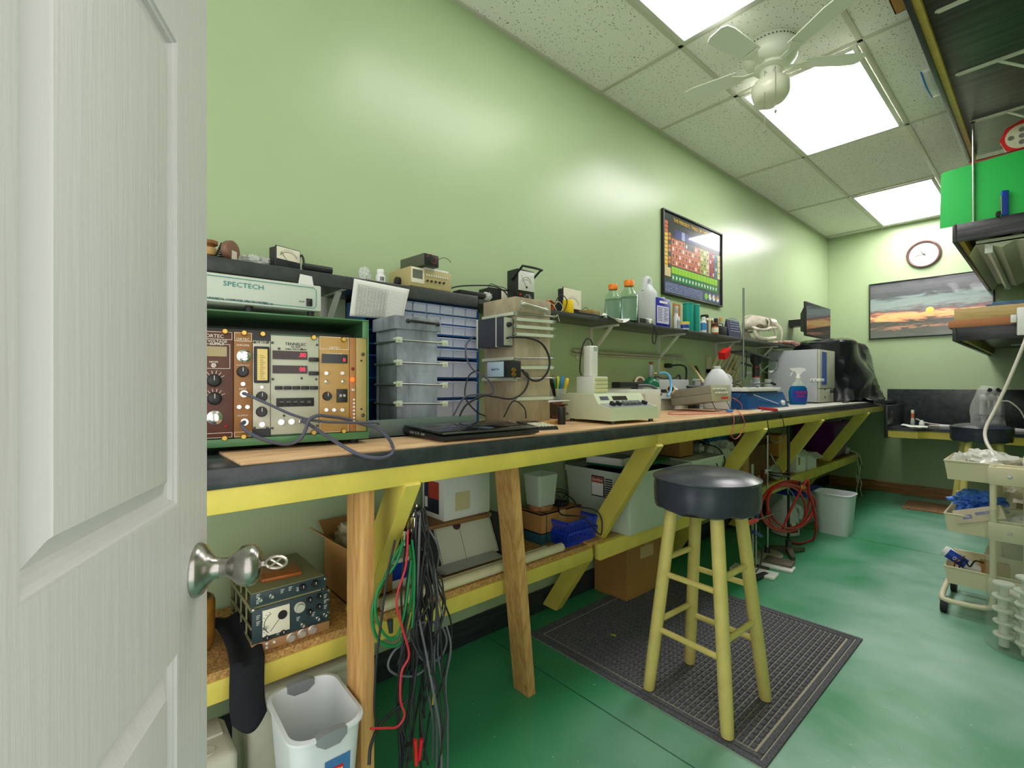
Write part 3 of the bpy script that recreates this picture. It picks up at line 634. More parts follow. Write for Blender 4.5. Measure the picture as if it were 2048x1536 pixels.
text('ORTEC', 0.011, TX(q(150, 165).y, q(150, 165).z), WINK, A); text('VOLTAGE', .0085, TX(q(180, 212).y, q(0, 212).z), WINK, A); text('SUPPLY', .0085, TX(q(175, 240).y, q(0, 240).z), WINK, A); text('METER', .006, TX(q(140, 428).y, q(0, 428).z), WINK, A)
# amplifier
A, y0, y1 = module('amplifier_module', 467, 505, GOLD, 'bronze module with a silver dial')
k = MB(); k.lathe([(0.0155, 0), (0.015, .004), (0.011, .006), (0.0105, .014), (0.006, .015), (0.006, .017), (0, .017)], q(450, 370), (1, 0, 0), 24); k.build('dial_knob', CHROME, A)
k = MB(); knob_(k, q(437, 530), .012, .013, mi2=1); k.build('knob', [BLACK, WINK], A)
each('connector', CHROME, A, bnc, [q(450, 755), q(455, 1045)], k=1.35); each('toggle_switch', CHROME, A, bnc, [q(440, 655), q(400, 890), q(485, 890)], k=.78)
k = MB(); outline_box(k, y0 + .001, q(0, 200).z, y1 - .001, zt - .002); outline_box(k, y0 + .001, zb + .002, y1 - .001, q(0, 1165).z); k.build('panel_marks', WINK, A)
text('ORTEC', .0085, TX(q(440, 180).y, q(0, 180).z), WINK, A); text('AMPLIFIER', .006, TX(q(440, 243).y, q(0, 243).z), WINK, A); text('COARSE GAIN', .0042, TX(q(440, 455).y, q(0, 455).z), WINK, A); text('OUTPUT', .0055, TX(q(437, 993).y, q(0, 993).z), WINK, A); text('INPUT', .0055, TX(q(437, 708).y, q(0, 708).z), WINK, A)
# ratemeter
A, y0, y1 = module('ratemeter_module', 505, 541, CRM, 'cream module with a tall yellow meter')
k = MB(); a, c2 = q(550, 645), q(710, 275); k.bb((0, a.y, a.z), (.006, c2.y, c2.z), .003); k.bb((0, y0, q(0, 185).z), (.0005, y1, zt)); k.bb((0, y0, zb), (.0005, y1, q(0, 1140).z)); k.build('meter_bezel', BLACK, A)
k = MB(); a, c2 = q(583, 618), q(688, 300); k.bb((.005, a.y, a.z), (.0068, c2.y, c2.z)); me_ = k.build('meter_scale', mat('meter_yellow', (226, 198, 118), 0.4), A)
k = MB()
for i in range(14): k.bb((.0068, a.y + .006, a.z + .004 + i * .0042), (.0071, a.y + (.013 if i % 3 else .017), a.z + .0048 + i * .0042))
k.build('scale_marks', INK, me_)
each('knob', [BLACK, WINK], A, knob_, [q(632, 785), q(630, 940)], r=.0115, h=.012, mi2=1)
each('connector', CHROME, A, bnc, [q(635, 1070)]); each('toggle_switch', CHROME, A, bnc, [q(632, 687)], k=.6)
each('screw', DSTEEL, A, screw, [q(*p) for p in ((557, 228), (694, 228), (557, 1105), (690, 1105))], r=.003)
text('ORTEC', .0085, TX(q(627, 203).y, q(0, 203).z), INK, A); text('RATEMETER', .0055, TX(q(627, 262).y, q(0, 262).z), INK, A)
# timer scaler
A, y0, y1 = module('scaler_module', 541, 638, SILV, 'wide silver module with two red displays')
k = MB(); k.bb((0, y0, zt - .004), (.0006, y1, zt)); k.bb((0, y0, zb), (.0006, y1, zb + .003)); k.build('edge_strip', CGD, A)
for yy in (362, 508):
    k = MB(); a, c2 = q(742, yy + 38), q(1098, yy - 38); k.bb((0, a.y, a.z), (.002, c2.y, c2.z)); d_ = k.build('display', SMOKE, A)
    p = q(1047, yy); text('00' if yy > 400 else '.00', .0145, TX(p.y, p.z, .0024), REDL, d_, 'digits', sx=.95)
rc = lambda x0, y0_, x1, y1_, h: ((0,) + tuple(q(x0, y1_))[1:], (h,) + tuple(q(x1, y0_))[1:])
each('push_button', BLACK, A, bx, [rc(1112, 388, 1210, 426, .008), rc(1112, 528, 1210, 566, .008)] + [rc(765 + i * 90, 677, 842 + i * 90, 713, .008) for i in range(5)], bev=.001)
k = MB(); a, c2 = q(780, 890), q(1166, 795); k.bb((0, a.y, a.z), (.003, c2.y, c2.z), .001); tw = k.build('thumbwheel_frame', BLACK, A)
whl = lambda k, p, w=.005, r=.006: k.cyl((.002, p.y - w, p.z), (.002, p.y + w, p.z), r, n=14)
each('thumbwheel', DSTEEL, tw, whl, [q(830 + i * 70, 840) for i in range(5)])
each('connector', CHROME, A, bnc, [q(830, 1045), q(935, 1040), q(1040, 1035)], k=1.15)
each('screw', DSTEEL, A, screw, [q(*p) for p in ((740, 232), (1198, 255), (808, 293), (1040, 300), (745, 605), (1190, 607), (1040, 597), (860, 980), (740, 1108), (1200, 1083))], r=.003)
text('TENNELEC', .010, TX(q(980, 208).y, q(0, 208).z), INK, A); text('TC 555P', .006, TX(q(980, 240).y, q(0, 240).z), INK, A); text('TIMER / MULTI-SCALER', .0048, TX(q(980, 266).y, q(0, 266).z), INK, A)
# counter
A, y0, y1 = module('counter_module', 638, 699, GOLD2, 'gold module with one red digit')
k = MB(); a, c2 = q(1245, 440), q(1510, 355); k.bb((0, a.y, a.z), (.002, c2.y, c2.z)); d_ = k.build('display', mat('display_dark', (46, 50, 50), 0.15), A)
p = q(1475, 410); text('0', .0125, TX(p.y, p.z, .0024), REDL, d_, 'digits')
k = MB(); knob_(k, q(1300, 780), .0105, .014, mi2=1); k.build('knob', [BLACK, WINK], A)
k = MB(); a, c2 = q(1397, 845), q(1508, 707); k.bb((0, a.y, a.z), (.003, c2.y, c2.z), .001); tw = k.build('thumbwheel_frame', BLACK, A)
each('thumbwheel', CHROME, tw, whl, [q(1435 + i * 38, 775) for i in range(2)], w=.003, r=.005)
each('connector', CHROME, A, bnc, [q(*p) for p in ((1290, 545), (1455, 545), (1290, 920), (1370, 920), (1455, 920))], k=.75)
def tog(k, p): k.cyl(q(*p), q(p[0] + 12, p[1] + 10, .012), .0022, n=8); screw(k, q(*p), r=.0048)
each('toggle_switch', CHROME, A, tog, [(1295, 630), (1465, 630)])
k = MB(); outline_box(k, y0 + .001, q(0, 250).z, y1 - .001, zt - .001); outline_box(k, y0 + .001, zb + .002, y1 - .001, q(0, 1105).z); k.build('panel_marks', WINK, A)
text('ORTEC', .0085, TX(q(1378, 232).y, q(0, 232).z), WINK, A); text('COUNTER & TIMER', .0048, TX(q(1378, 300).y, q(0, 300).z), WINK, A)
# narrow bin supply strip and bracket
A, y0, y1 = module('bin_power_strip', 699, 712, mat('strip_bronze', (176, 118, 66), 0.4))
k = MB(); k.sph(q(1565, 500, .001), .0042); k.build('dark_lamp', mat('lamp_dark_red', (110, 28, 26), 0.2), A)
k = MB(); k.sph(q(1560, 610, .001), .006); k.build('lit_lamp', ORL, A)
each('test_point', WHITE, A, lambda k, p: k.lathe([(.0028, 0), (.0028, .0015), (.0012, .0015), (.001, .0004), (0, .0004)], p, (1, 0, 0), 12), [q(1576, 815 + i * 37) for i in range(7)])
each('toggle_switch', CHROME, A, bnc, [q(1565, 715)], k=.6)
k = MB(); k.bb((-.004, uy(712), zb), (0, uy(733), zt), .0006); br_ = k.build('side_bracket', GOLD3, cr)
each('screw', DSTEEL, br_, screw, [q(1667, 352), q(1667, 975)], r=.005)
each('hole', BLACK, br_, lambda k, p: k.cyl(p, p + Vector((.0006, 0, 0)), .0028, n=10), [q(1652, 417), q(1652, 912)])
each('thumb_screw', BRASS, cr, lambda k, p: k.lathe([(.0065, 0), (.0065, .008), (.005, .010), (0, .010)], p, (1, 0, 0), 14), [q(x, y) for (x, y) in ((255, 118), (450, 133), (640, 145), (1160, 180), (1465, 200), (250, 1208), (445, 1192), (1160, 1150), (1465, 1135))])
# patch cables
def cable(name, pts, r, m_, label, cat='cable', group=None, **kw):
    return tag(MB().tube(pts, r, 10, sm=6, **kw).build(name, m_), label, cat, group)
W3 = lambda x, y, c: CM @ q(x, y, c)
cable('coaxial_cable', [W3(450, 755, .012), W3(480, 762, .03), W3(720, 870, .045), W3(960, 975, .05), W3(1200, 1035, .045), W3(1500, 1050, .04), W3(1780, 1050, .03), W3(1830, 1065, .02)], .0034, CABLE, 'thin grey lead running diagonally across the crate front from the bronze amplifier')
cable('coaxial_cable', [W3(455, 1045, .012), W3(432, 1085, .03), W3(510, 1160, .04), W3(700, 1240, .05), W3(900, 1272, .05), W3(1030, 1215, .05), W3(1085, 1110, .05), W3(1120, 1020, .052), W3(1210, 978, .05), W3(1300, 985, .04), W3(1430, 1000, .022), W3(1560, 1030, .012)], .0042, CABLE, 'thick grey lead sagging in a loop below the silver scaler module')
cable('coaxial_cable', [W3(1040, 1035, .012), W3(1080, 1050, .028), W3(1150, 1090, .04), W3(1300, 1190, .09), W3(1520, 1325, .165), W3(1700, 1400, .178), W3(1880, 1410, .175), W3(1975, 1345, .15), W3(1940, 1225, .09), W3(1820, 1115, .04), W3(1700, 1075, .012), W3(1600, 1045, .008)], .0044, CABLE, 'thick grey lead dropping over the bench edge in a wide loop')
# ---------------------------------------------------------------- spectrometer box on top of the crate
BM = frame((0.488, 0.440, HW + ZT_ + 0.014), -0.03)
sx_ = thing('spectrometer', 'pale grey spectrometer box with teal outline on top of the green crate', 'instrument', BM.translation, -0.03)
q2 = PXF(BM, 400, 450, 5.12)
MB().bb((-0.22, -0.33, 0), (0, 0, 0.0645), 0.003).build('case', mat('grey_case', (196, 204, 190), 0.35), sx_)
each('foot', BLKRUB, sx_, lambda k, p: k.cyl((p[0], p[1], -0.0135), (p[0], p[1], 0.001), 0.008, n=12), [(x, y) for y in (-0.02, -0.16, -0.31) for x in (-.02, -.2)])
TEAL = mat('teal_print', (20, 130, 124), 0.4)
a, c2 = q2(0, 880), q2(1190, 640); k = MB(); k.tube([(0.0004, -0.325, c2.z - 0.002), (0.0004, c2.y - .006, c2.z - .002), (0.0004, c2.y, c2.z - .008), (0.0004, c2.y, .012), (0.0004, c2.y - .006, .006), (0.0004, -0.325, .006)], .0008, 6, sm=1); k.build('outline', TEAL, sx_)
p = q2(450, 622); text('SPECTECH', .0155, TX(p.y, p.z), TEAL, sx_, sx=1.15); p = q2(390, 775); text('UNIVERSAL COMPUTER SPECTROMETER', .0072, TX(p.y, p.z), INK, sx_, sx=.93); p = q2(697, 808); text('UCS 30', .0068, TX(p.y, p.z), INK, sx_)
p = q2(1117, 795); k = MB(); k.bb((0, p.y - .007, p.z - .0095), (.004, p.y + .007, p.z + .0095), .001); k.box((.005, p.y, p.z + .002), (.004, .010, .012), Matrix.Rotation(.25, 4, 'Y'), .001); k.build('rocker_switch', BLACK, sx_)
p = q2(1040, 785); text('POWER', .0035, TX(p.y, p.z), INK, sx_)
# ---------------------------------------------------------------- papers on the shelf edge
def onX(u, v, X): return P(u, v, X=X)
ch = sheet('data_chart', [onX(708, 557, .203), onX(819, 579, .203), onX(805, 640, .206), onX(699, 632, .206)], PAPER, amp=.002, fr=14)
tag(ch, 'white sheet with a printed table hanging from the shelf edge', 'paper')
k = MB(); A0, B0, C0, D0 = [onX(*p, .2055) for p in ((716, 568), (810, 588), (802, 640), (709, 632))]
bl = lambda u, v: A0 * (1 - u) * (1 - v) + B0 * u * (1 - v) + C0 * u * v + D0 * (1 - u) * v + Vector((.003, 0, 0))
for i in range(21): k.cyl(bl(0, i / 20), bl(1, i / 20), .00022, n=4)
for i in range(10): k.cyl(bl(i / 9 * .62, 0), bl(i / 9 * .62, 1), .00022, n=4)
k.cyl(bl(1, 0), bl(1, 1), .00022, n=4)
random.seed(5)
for i in range(9):
    for j in range(20): k.cyl(bl(i / 9 * .62 + .012, (j + .5) / 20), bl(i / 9 * .62 + random.uniform(.03, .055), (j + .5) / 20), .0005, n=4)
k.build('printed_table', INK, ch)
tg = sheet('paper_tag', [onX(600, 548, .203), onX(624, 553, .203), onX(628, 575, .204), onX(596, 570, .204)], PAPER, amp=.001); tag(tg, 'small blank white paper tag stuck on the shelf edge above the spectrometer', 'paper')
# ---------------------------------------------------------------- things on the left part of the wall shelf
def onshelf(u, X, z=SZ1): return (X, YX(u, X), z)
AMB = mat('amber_wood', (150, 100, 52), 0.4, var=0.3, vs=20)
t = thing('wooden_spool', 'brown wooden spool standing beside the coil springs on the shelf', 'spool', onshelf(418, .13))
MB().lathe([(.024, 0), (.024, .008), (.014, .012), (.013, .04), (.022, .047), (.022, .056), (0, .056)], n=24).build('core', AMB, t)
MB().lathe([(.0135, .014), (.019, .016), (.019, .036), (.0135, .038)], n=24).build('winding', mat('thread_tan', (196, 160, 104), 0.8), t)
M_ = frame(onshelf(436, .15)); pts = []
for i in range(70): a = i * PI / 5; pts.append((.010 * math.cos(a) + i * .0002, .010 * math.sin(a) + (i * .00022), .004 + i * .00062))
tag(MB(M_).tube(pts, .0024, 6, sm=1).build('coil_spring', BLKRUB), 'black coil spring standing between the spool and the round gauge', 'spring')
M_ = frame(onshelf(462, .175), 0.9)
t = thing('round_gauge', 'small round gauge with white tape hanging over the shelf edge', 'gauge', M_.translation, 0.75, rot=(0, 0, 0.75))
MB().lathe([(.026, -.012), (.028, -.008), (.028, .006), (.025, .009)], (0, 0, .028), (1, 0, 0), 32).build('rim', mat('rim_brown', (126, 92, 72), 0.4, 0.3), t)
MB().lathe([(.0245, .0065), (0, .0066)], (0, 0, .028), (1, 0, 0), 28).build('face', METERF, t)
MB().bb((.010, -.011, -.022), (.0115, .009, .026)).build('tape', mat('tape_white', (214, 204, 190), 0.7), t)
def panel_meter(loc, rz, w_, h_, label, d=.035, split=.42, pos=0.3, name='panel_meter'):
    t = thing(name, label, 'meter', loc, rz)
    MB().bb((-d, -w_ / 2, 0), (-.006, w_ / 2, h_ * .95), .003).build('body', BLACK, t)
    MB().bb((-.006, -w_ / 2, 0), (0, w_ / 2, h_), .002).build('bezel', mat('bezel_dark', (50, 52, 58), 0.25), t)
    fc = MB().bb((-.001, -w_ / 2 + .003, h_ * split), (.0006, w_ / 2 - .003, h_ - .003)).build('scale_face', METERF, t)
    k = MB(); pv = h_ * (split - .15); R = h_ * .55
    pts = [(.0008, w_ * .42 * math.sin(a), pv + R * math.cos(a) * .95) for a in [(-1 + i / 6) * .95 for i in range(13)]]
    k.tube(pts, .0007, 5, sm=1)
    for i in range(11):
        a = (-1 + i / 5) * .9; k.box((.0007, w_ * .42 * math.sin(a), pv + R * math.cos(a) + .004), (.0006, .0008, .004))
    k.cyl((.001, -w_ * .06, h_ * split), (.001, -w_ * .06 + pos * -w_, pv + R * .85), .0006, n=5)
    k.build('scale_marks', INK, fc); k = MB(); screw(k, (0, 0, h_ * split * .7), r=.003); k.build('zero_screw', BLACK, t); return t
a, b2 = P(553, 533, X=.19), P(604, 541, X=.19)
panel_meter((0.165, YX(577, .165), SZ1), 0.30, .083, .068, 'black panel meter with cream scale standing at an angle on the shelf', pos=.25)
panel_meter((0.05, YX(524, .05), SZ1), 0.1, .085, .052, 'flat white panel meter lying behind the clear plastic bag', split=.05, pos=.3)
BAGM = mat('clear_bag', (232, 236, 232), 0.15, alpha=0.6)
tag(blob(MB(), (.13, YX(512, .13), SZ1 + .014), (.03, .045, .018), 2.0, .5, 4, 40).build('plastic_bag', BAGM, angle=25), 'crumpled clear plastic bag lying under the black panel meter', 'bag')
t = thing('probe', 'black cylindrical probe with bent lead at the shelf edge', 'probe', (0, 0, 0))
p0, p1 = P(606, 530, X=.185), P(663, 542, X=.185); p0.z = p1.z = SZ1 + .0125
MB().cyl(p0, p1, .0115, n=20).build('handle', BLACK, t)
p2 = P(612, 513, X=.15); MB().tube([p0 + Vector((0, .002, 0)), P(607, 520, X=.17), P(602, 511, X=.15), Vector((.13, YX(590, .13), SZ1 + .03)), Vector((.12, YX(575, .12), SZ1 + .006))], .0035, 8, sm=6).build('lead', BCAB, t)
tag(blob(MB(), (.15, YX(729, .15), SZ1 + .024), (.018, .019, .026), 4.0, .35, 4, 36).build('plastic_bag', BAGM, angle=25), 'upright clear plastic bag standing left of the small white bottle', 'bag')
t = thing('bottle', 'small white bottle with barcode beside the beige multimeter', 'bottle', onshelf(761, .165))
MB().lathe([(.0165, 0), (.017, .003), (.017, .026), (.012, .031), (.012, .034)], n=20).build('body', WHITE, t); MB().lathe([(.0125, .034), (.0125, .047), (.011, .049), (0, .049)], n=20).build('cap', WHITE, t)
k = MB(); 
for i in range(7): a = -.5 + i * .13; k.box((.0172 * math.cos(a), .0172 * math.sin(a), .014), (.0004, .0012, .014), a)
k.build('barcode', INK, t)
# bench multimeter
TAN = mat('tan_plastic', (186, 172, 122), 0.42)
MM = frame((0.19, YX(820, .19), SZ1), 0.05); q3 = PXF(MM, 700, 480, 4.6545)
a = q3(945, 315); wv, hv = a.y, a.z
t = thing('multimeter', 'beige bench multimeter with small display on the shelf', 'multimeter', MM.translation, 0.05)
MB().bb((-0.15, 0, 0.004), (0, wv, hv), .004).build('case', TAN, t)
k = MB(); a, c2 = q3(570, 390), q3(688, 268); k.bb((-.001, a.y, a.z), (.003, c2.y, c2.z), .001); k.build('display_bezel', METERF, t)
k = MB(); a, c2 = q3(578, 350), q3(672, 285); k.bb((.002, a.y, a.z), (.0034, c2.y, c2.z)); k.build('display', mat('lcd_grey', (110, 112, 98), 0.2), t)
each('push_button', WHITE, t, lambda k, p: k.bb((0, p.y - .002, p.z - .004), (.004, p.y + .002, p.z + .003), .0008), [q3(715 + i * 21, 325 + i * 4) for i in range(10)])
each('jack', DSTEEL, t, lambda k, p: k.lathe([(.0045, 0), (.0045, .005), (.002, .005), (.002, .002), (0, .002)], p, (1, 0, 0), 12), [q3(718 + i * 38, 380 + i * 6) for i in range(5)])
k = MB(); k.lathe([(.017, 0), (.017, -.012), (.014, -.014), (0, -.014)], (-.075, 0, .028), (0, 1, 0), 24); k.build('handle_pivot', BLACK, t)
zt_ = SZ1 + hv
tag(MB(frame((.10, YX(838, .10) + .03, zt_), 0.05)).bb((-.08, -.055, 0), (.075, .055, .008), .002).build('tray', WHITE), 'flat white tray between the multimeter and the black power pack', 'tray')
PM_ = frame((.205, YX(848, .205), zt_ + .008), 0.1)
t = thing('power_pack', 'olive and black power pack with loose red wires', 'power supply', PM_.translation, 0.1)
MB().bb((-.15, 0, 0), (0, .066, .044), .002).build('case', mat('olive_case', (84, 88, 72), 0.4), t); MB().bb((0, .001, .001), (.003, .065, .043), .001).build('end_plate', BLACK, t)
MB().tube([(.004, .01, .03), (.012, .02, .04), (.014, .035, .032), (.012, .05, .026), (.006, .045, .012), (.004, .03, .015)], .0012, 6, sm=5).build('red_wire', mat('red_wire', (170, 60, 64), 0.4), t, label='thin red wire')
MB().tube([(.004, .06, .03), (.01, .085, .04), (.01, .11, .035), (.008, .118, .028)], .0012, 6, sm=5).build('black_wire', BCAB, t, label='thin black wire')
tag(MB().bb((.13, YX(910, .15), SZ1), (.185, YX(962, .15), SZ1 + .02), .003).build('adapter_box', BLACK), 'flat black adapter box lying between multimeter and analogue meters', 'adapter')
tag(blob(MB(), (.17, YX(974, .17), SZ1 + .012), (.012, .022, .014), 9.0, .5, 4, 32).build('plastic_bag', BAGM, angle=25), 'little clear plastic bag beside the flat black adapter box', 'bag')
cable('cable', [Vector((.175, YX(890, .175), SZ1 + .008)), P(915, 573, X=.17), P(950, 571, X=.17), P(985, 572, X=.17), P(1005, 580, X=.185), P(1015, 591, X=.19)], .0028, BCAB, 'black cable arching from the beige multimeter to the analogue meters')
t = thing('panel_meter', 'black boxed meter with wires half hidden behind the analogue multimeter', 'meter', (.12, YX(980, .12), SZ1)); w9 = YX(1024, .12) - YX(980, .12)
MB().bb((-.08, 0, 0), (0, w9, .066), .003).build('case', BLACK, t); MB().bb((0, w9 * .5, .012), (.003, w9 * .98, .058), .001).build('scale_face', METERF, t)
MB().tube([(-.02, .005, .066), (-.02, .02, .085), (-.02, .06, .08), (.0, .09, .07), (.0, .10, .05)], .0015, 6, sm=5).build('wire', BCAB, t)
# analogue multimeter
VM = frame((.19, YX(1035, .19), SZ2), 0.0); t = thing('analogue_multimeter', 'tall black analogue multimeter with raised carrying handle', 'multimeter', VM.translation, 0)
w9 = YX(1069, .19) - YX(1035, .19); h9 = hz(.19, VM.translation.y, 536) - SZ2
MB().bb((-.07, 0, 0), (0, w9, h9), .004).build('case', BLACK, t)
fc = MB().bb((0, .004, h9 * .42), (.003, w9 - .004, h9 * .95), .001).build('scale_face', mat('meter_white', (220, 222, 216), 0.3), t)
k = MB()
for rr in (.6, .75): k.tube([(.0035, w9 / 2 + w9 * .5 * rr * math.sin(a), h9 * .48 + h9 * .42 * rr * math.cos(a)) for a in [(-1 + i / 5) * .9 for i in range(11)]], .0006, 5, sm=1)
k.cyl((.0035, w9 / 2, h9 * .5), (.0035, w9 * .2, h9 * .82), .0006, n=5); k.cyl((.003, w9 / 2, h9 * .52), (.0045, w9 / 2, h9 * .52), .005, n=14); k.build('scale_marks', INK, fc)
k = MB(); knob_(k, (0, w9 * .6, h9 * .2), .016, .008, mi2=1)
for i in range(9): a = -1.4 + i * .35; k.box((.0006, w9 * .6 + .021 * math.sin(a), h9 * .2 + .021 * math.cos(a)), (.0008, .0012, .006), Matrix.Rotation(-a, 4, 'X'), mi=1)
k.build('range_knob', [BLACK, WINK], t); k = MB(); k.lathe([(.004, 0), (.004, .008), (0, .008)], (0, w9 * .12, h9 * .3), (1, 0, 0), 10); k.build('red_jack', RED, t)
k = MB(); hd = [(-.035, -.004, h9 * .72), (.03, -.004, h9 * .98), (.045, 0, h9 * 1.0), (.045, w9, h9 * 1.0), (.03, w9 + .004, h9 * .98), (-.035, w9 + .004, h9 * .72)]
k.tube(hd, .005, 8, sm=2); k.build('handle', BLACK, t)
# copper coil, yellow box, meters
CU = mat('copper_wire', (196, 104, 44), 0.3, 0.6)
t = thing('copper_coil', 'coil of orange copper wire with loose ends on the shelf', 'coil', (.14, YX(1096, .14), SZ2))
k = MB(); 
for i in range(5): k.tube([(.012 * (i - 2) * .6 + .004 * math.sin(j), (.024 + .001 * i) * math.cos(2 * PI * j / 18), .026 + (.024 + .001 * i) * math.sin(2 * PI * j / 18)) for j in range(18)], .0032, 6, sm=1, closed=True)
k.build('winding', CU, t)
k = MB(); k.tube([(.02, .02, .03), (.03, .04, .05), (.03, .07, .03), (.04, .05, .005), (.05, .02, -.002), (.062, -.01, -.03)], .0016, 6, sm=6); k.tube([(.01, -.02, .04), (.04, -.01, .03), (.055, .0, .0), (.064, .01, -.05)], .0014, 6, sm=6); k.build('loose_wire', WCAB, t)
t = thing('yellow_box', 'small bright yellow box at the shelf edge beside the copper coil', 'box', (.185, YX(1136, .185), SZ2)); w9 = YX(1148, .185) - YX(1136, .185)
MB().bb((-.035, 0, 0), (0, w9, hz(.185, t.location.y, 598) - SZ2), .003).build('case', mat('bright_yellow', (240, 200, 20), 0.35), t)
cable('cable', [Vector((.17, YX(1112, .17), SZ2 + .05)), P(1120, 590, X=.17), P(1130, 594, X=.185), P(1134, 605, X=.19), Vector((.185, YX(1128, .185), SZ2 + .002))], .0022, BCAB, 'short black lead bent around the small yellow box')
panel_meter((.10, YX(1145, .10), SZ2), 0.05, YX(1165, .1) - YX(1126, .1), hz(.1, YX(1145, .1), 577) - SZ2, 'square white meter standing behind the yellow box', split=.3)
panel_meter((.04, YX(1125, .04), SZ2), 0.05, .07, .085, 'white meter half hidden behind the square white meter', split=.3)
t = thing('wood_block', 'small oak coloured block with a wire loop on the shelf', 'block', (.13, YX(1180, .13), SZ2 + .014), 0.2); MB().bb((-.04, -.05, 0), (.04, .035, .024), .002).build('block', mat('oak', (168, 138, 70), 0.5, var=0.2, vs=20), t); MB().tube([(-.02, -.05, .024), (-.02, -.02, .04), (-.02, .0, .042), (-.01, .02, .024)], .0016, 6, sm=6).build('wire_loop', BCAB, t)
tag(MB().bb((.05, YX(1155, .18), SZ2), (.19, YX(1205, .18), SZ2 + .013), .002).build('tray', BLACK), 'flat black tray lying under the oak coloured block', 'tray')
tag(sheet('paper_wrapper', [(.21, YX(1200, .21), SZ2 + .012), (.225, YX(1258, .225), SZ2 - .004), (.10, YX(1262, .10), SZ2 + .006), (.07, YX(1218, .07), SZ2 + .03)], PAPER, amp=.035, fr=13, seed=4, nu=20, nv=20), 'crumpled white paper wrapper lying in front of the lidded bottles', 'paper')
# ---------------------------------------------------------------- lead-grey shield tower
GREYL = mat('lead_grey', (172, 180, 192), 0.5, var=0.34, vs=9, bump=0.15, bs=25, stretch=(1, 1, .4))
IVN = mat('ivory_bracket', (206, 214, 192), 0.4)
GT = frame((0.385, 0.705, HW), 0.0); qg = lambda x, y, ax='x', c=0.0: L(700 + x / 4.6545, 480 + y / 4.6545, GT, ax, c)
t = thing('shield_tower', 'grey lead-clad shield tower with rods and ivory clamps', 'radiation shield', GT.translation)
ws_ = .148; top, lid = qg(425, 697).z, qg(440, 825).z
MB().bb((-ws_, 0.004, 0), (-.006, ws_ + .002, lid + .002), .002).bb((-ws_ + .005, .045, 0), (-.004, .05, lid)).bb((-ws_ + .004, .002, 0), (-ws_ * .9, .006, lid)).build('body', GREYL, t)
MB().bb((-ws_ - .004, -.008, lid), (.002, ws_ + .012, top), .003).build('lid', GREYL, t)
k = MB(); a, c2 = qg(535, 755), qg(812, 787); k.tube([(.003, a.y, a.z), (.012, a.y + .012, a.z), (.016, (a.y + c2.y) / 2, (a.z + c2.z) / 2 - .001), (.012, c2.y - .012, c2.z), (.003, c2.y, c2.z)], .0042, 8, sm=5)
for p in (a, c2): k.lathe([(.007, 0), (.007, .004), (.004, .006), (0, .006)], (.002, p.y, p.z), (1, 0, 0), 14)
k.build('handle', BLACK, t)
def clamp(mb, p, w=.02, h=.018): mb.box((p[0] + .006, p[1], p[2]), (.012, w, h), bev=.001); mb.cyl((p[0] + .012, p[1] - .003, p[2]), (p[0] + .02, p[1] - .003, p[2]), .0035, n=6); mb.cyl((p[0] + .006, p[1] - w * .5, p[2] + .003), (p[0] + .006, p[1] - w * .5 - .008, p[2] + .003), .0035, n=6)
for yl, yr in ((930, 962), (1140, 1160), (1340, 1352), (1523, 1525)):
    a, c2 = qg(453, yl), qg(880, yr); a.x = c2.x = -.006
    cl = each('clamp', IVN, t, clamp, [tuple(a), tuple(c2)])
    MB().cyl((.001, a.y, a.z), (.001, c2.y, c2.z), .0028, n=10).build('rod', STEEL, t)
    MB().cyl((.0, a.y - .002, a.z - .004), (-ws_ + .002, -.002, a.z - .002), .0035, n=10).build('rod', STEEL, t)
tag(MB().bb((.398, .58, HW), (.401, 1.0, HW + .051), .001).bb((.3875, .58, HW), (.398, 1.0, HW + .003)).build('metal_channel', mat('channel_grey', (122, 136, 134), 0.35, 0.3)), 'grey-green metal channel standing behind the laptop', 'channel')
# ---------------------------------------------------------------- blue parts cabinet
BLC = mat('cabinet_blue', (38, 96, 160), 0.35); DRW = mat('drawer_clear', (226, 232, 250), 0.22, trans=0.25, ior=1.1)
XF = .16; CB = frame((XF, 1.194, HW)); t = thing('parts_cabinet', 'blue small-parts cabinet with clear drawers between the two shield towers', 'drawer cabinet', CB.translation)
wc = .494; hc = .463
MB().bb((-.155, -wc, 0), (-.148, 0, hc)).bb((-.155, -wc, 0), (0, -wc + .006, hc)).bb((-.155, -.012, 0), (0, 0, hc)).bb((-.155, -wc, hc - .012), (0, 0, hc)).bb((-.155, -wc, 0), (0, 0, .008)).build('cabinet_body', BLC, t)
zz = lambda v: hz(XF, 1.19, v) - HW
rows_ = [(637, 619, 8), (655, 638, 8), (675, 656, 8), (698, 679, 8), (718, 700, 8), (756, 724, 4), (794, 762, 4), (831, 798, 4)]
for vb, vt, nc in rows_:
    zb_, zt_2 = zz(vb), zz(vt); cw = (wc - .02) / nc
    MB().bb((-.12, -wc + .006, zb_ - .004), (-.001, -.012, zb_ - .001)).build('divider', BLC, t)
    for i in range(nc):
        y1 = -.013 - i * cw; y0 = y1 - cw + .003
        if y1 < -.36: continue
        d = MB(); d.bb((-.12, y0, zb_), (-.012, y1, zb_ + (zt_2 - zb_) * .8)); d.skin([[(-.010, y0, zb_), (-.010, y1, zb_), (-.010, y1, zt_2), (-.010, y0, zt_2)], [(.003, y0 + .002, zb_ + .002), (.003, y1 - .002, zb_ + .002), (.006, y1 - .002, zt_2 - .005), (.006, y0 + .002, zt_2 - .005)]])
        d.bb((.004, y0 + .002, zt_2 - .008), (.014, y1 - .002, zt_2 - .005), .001); d.build('drawer', DRW, t)
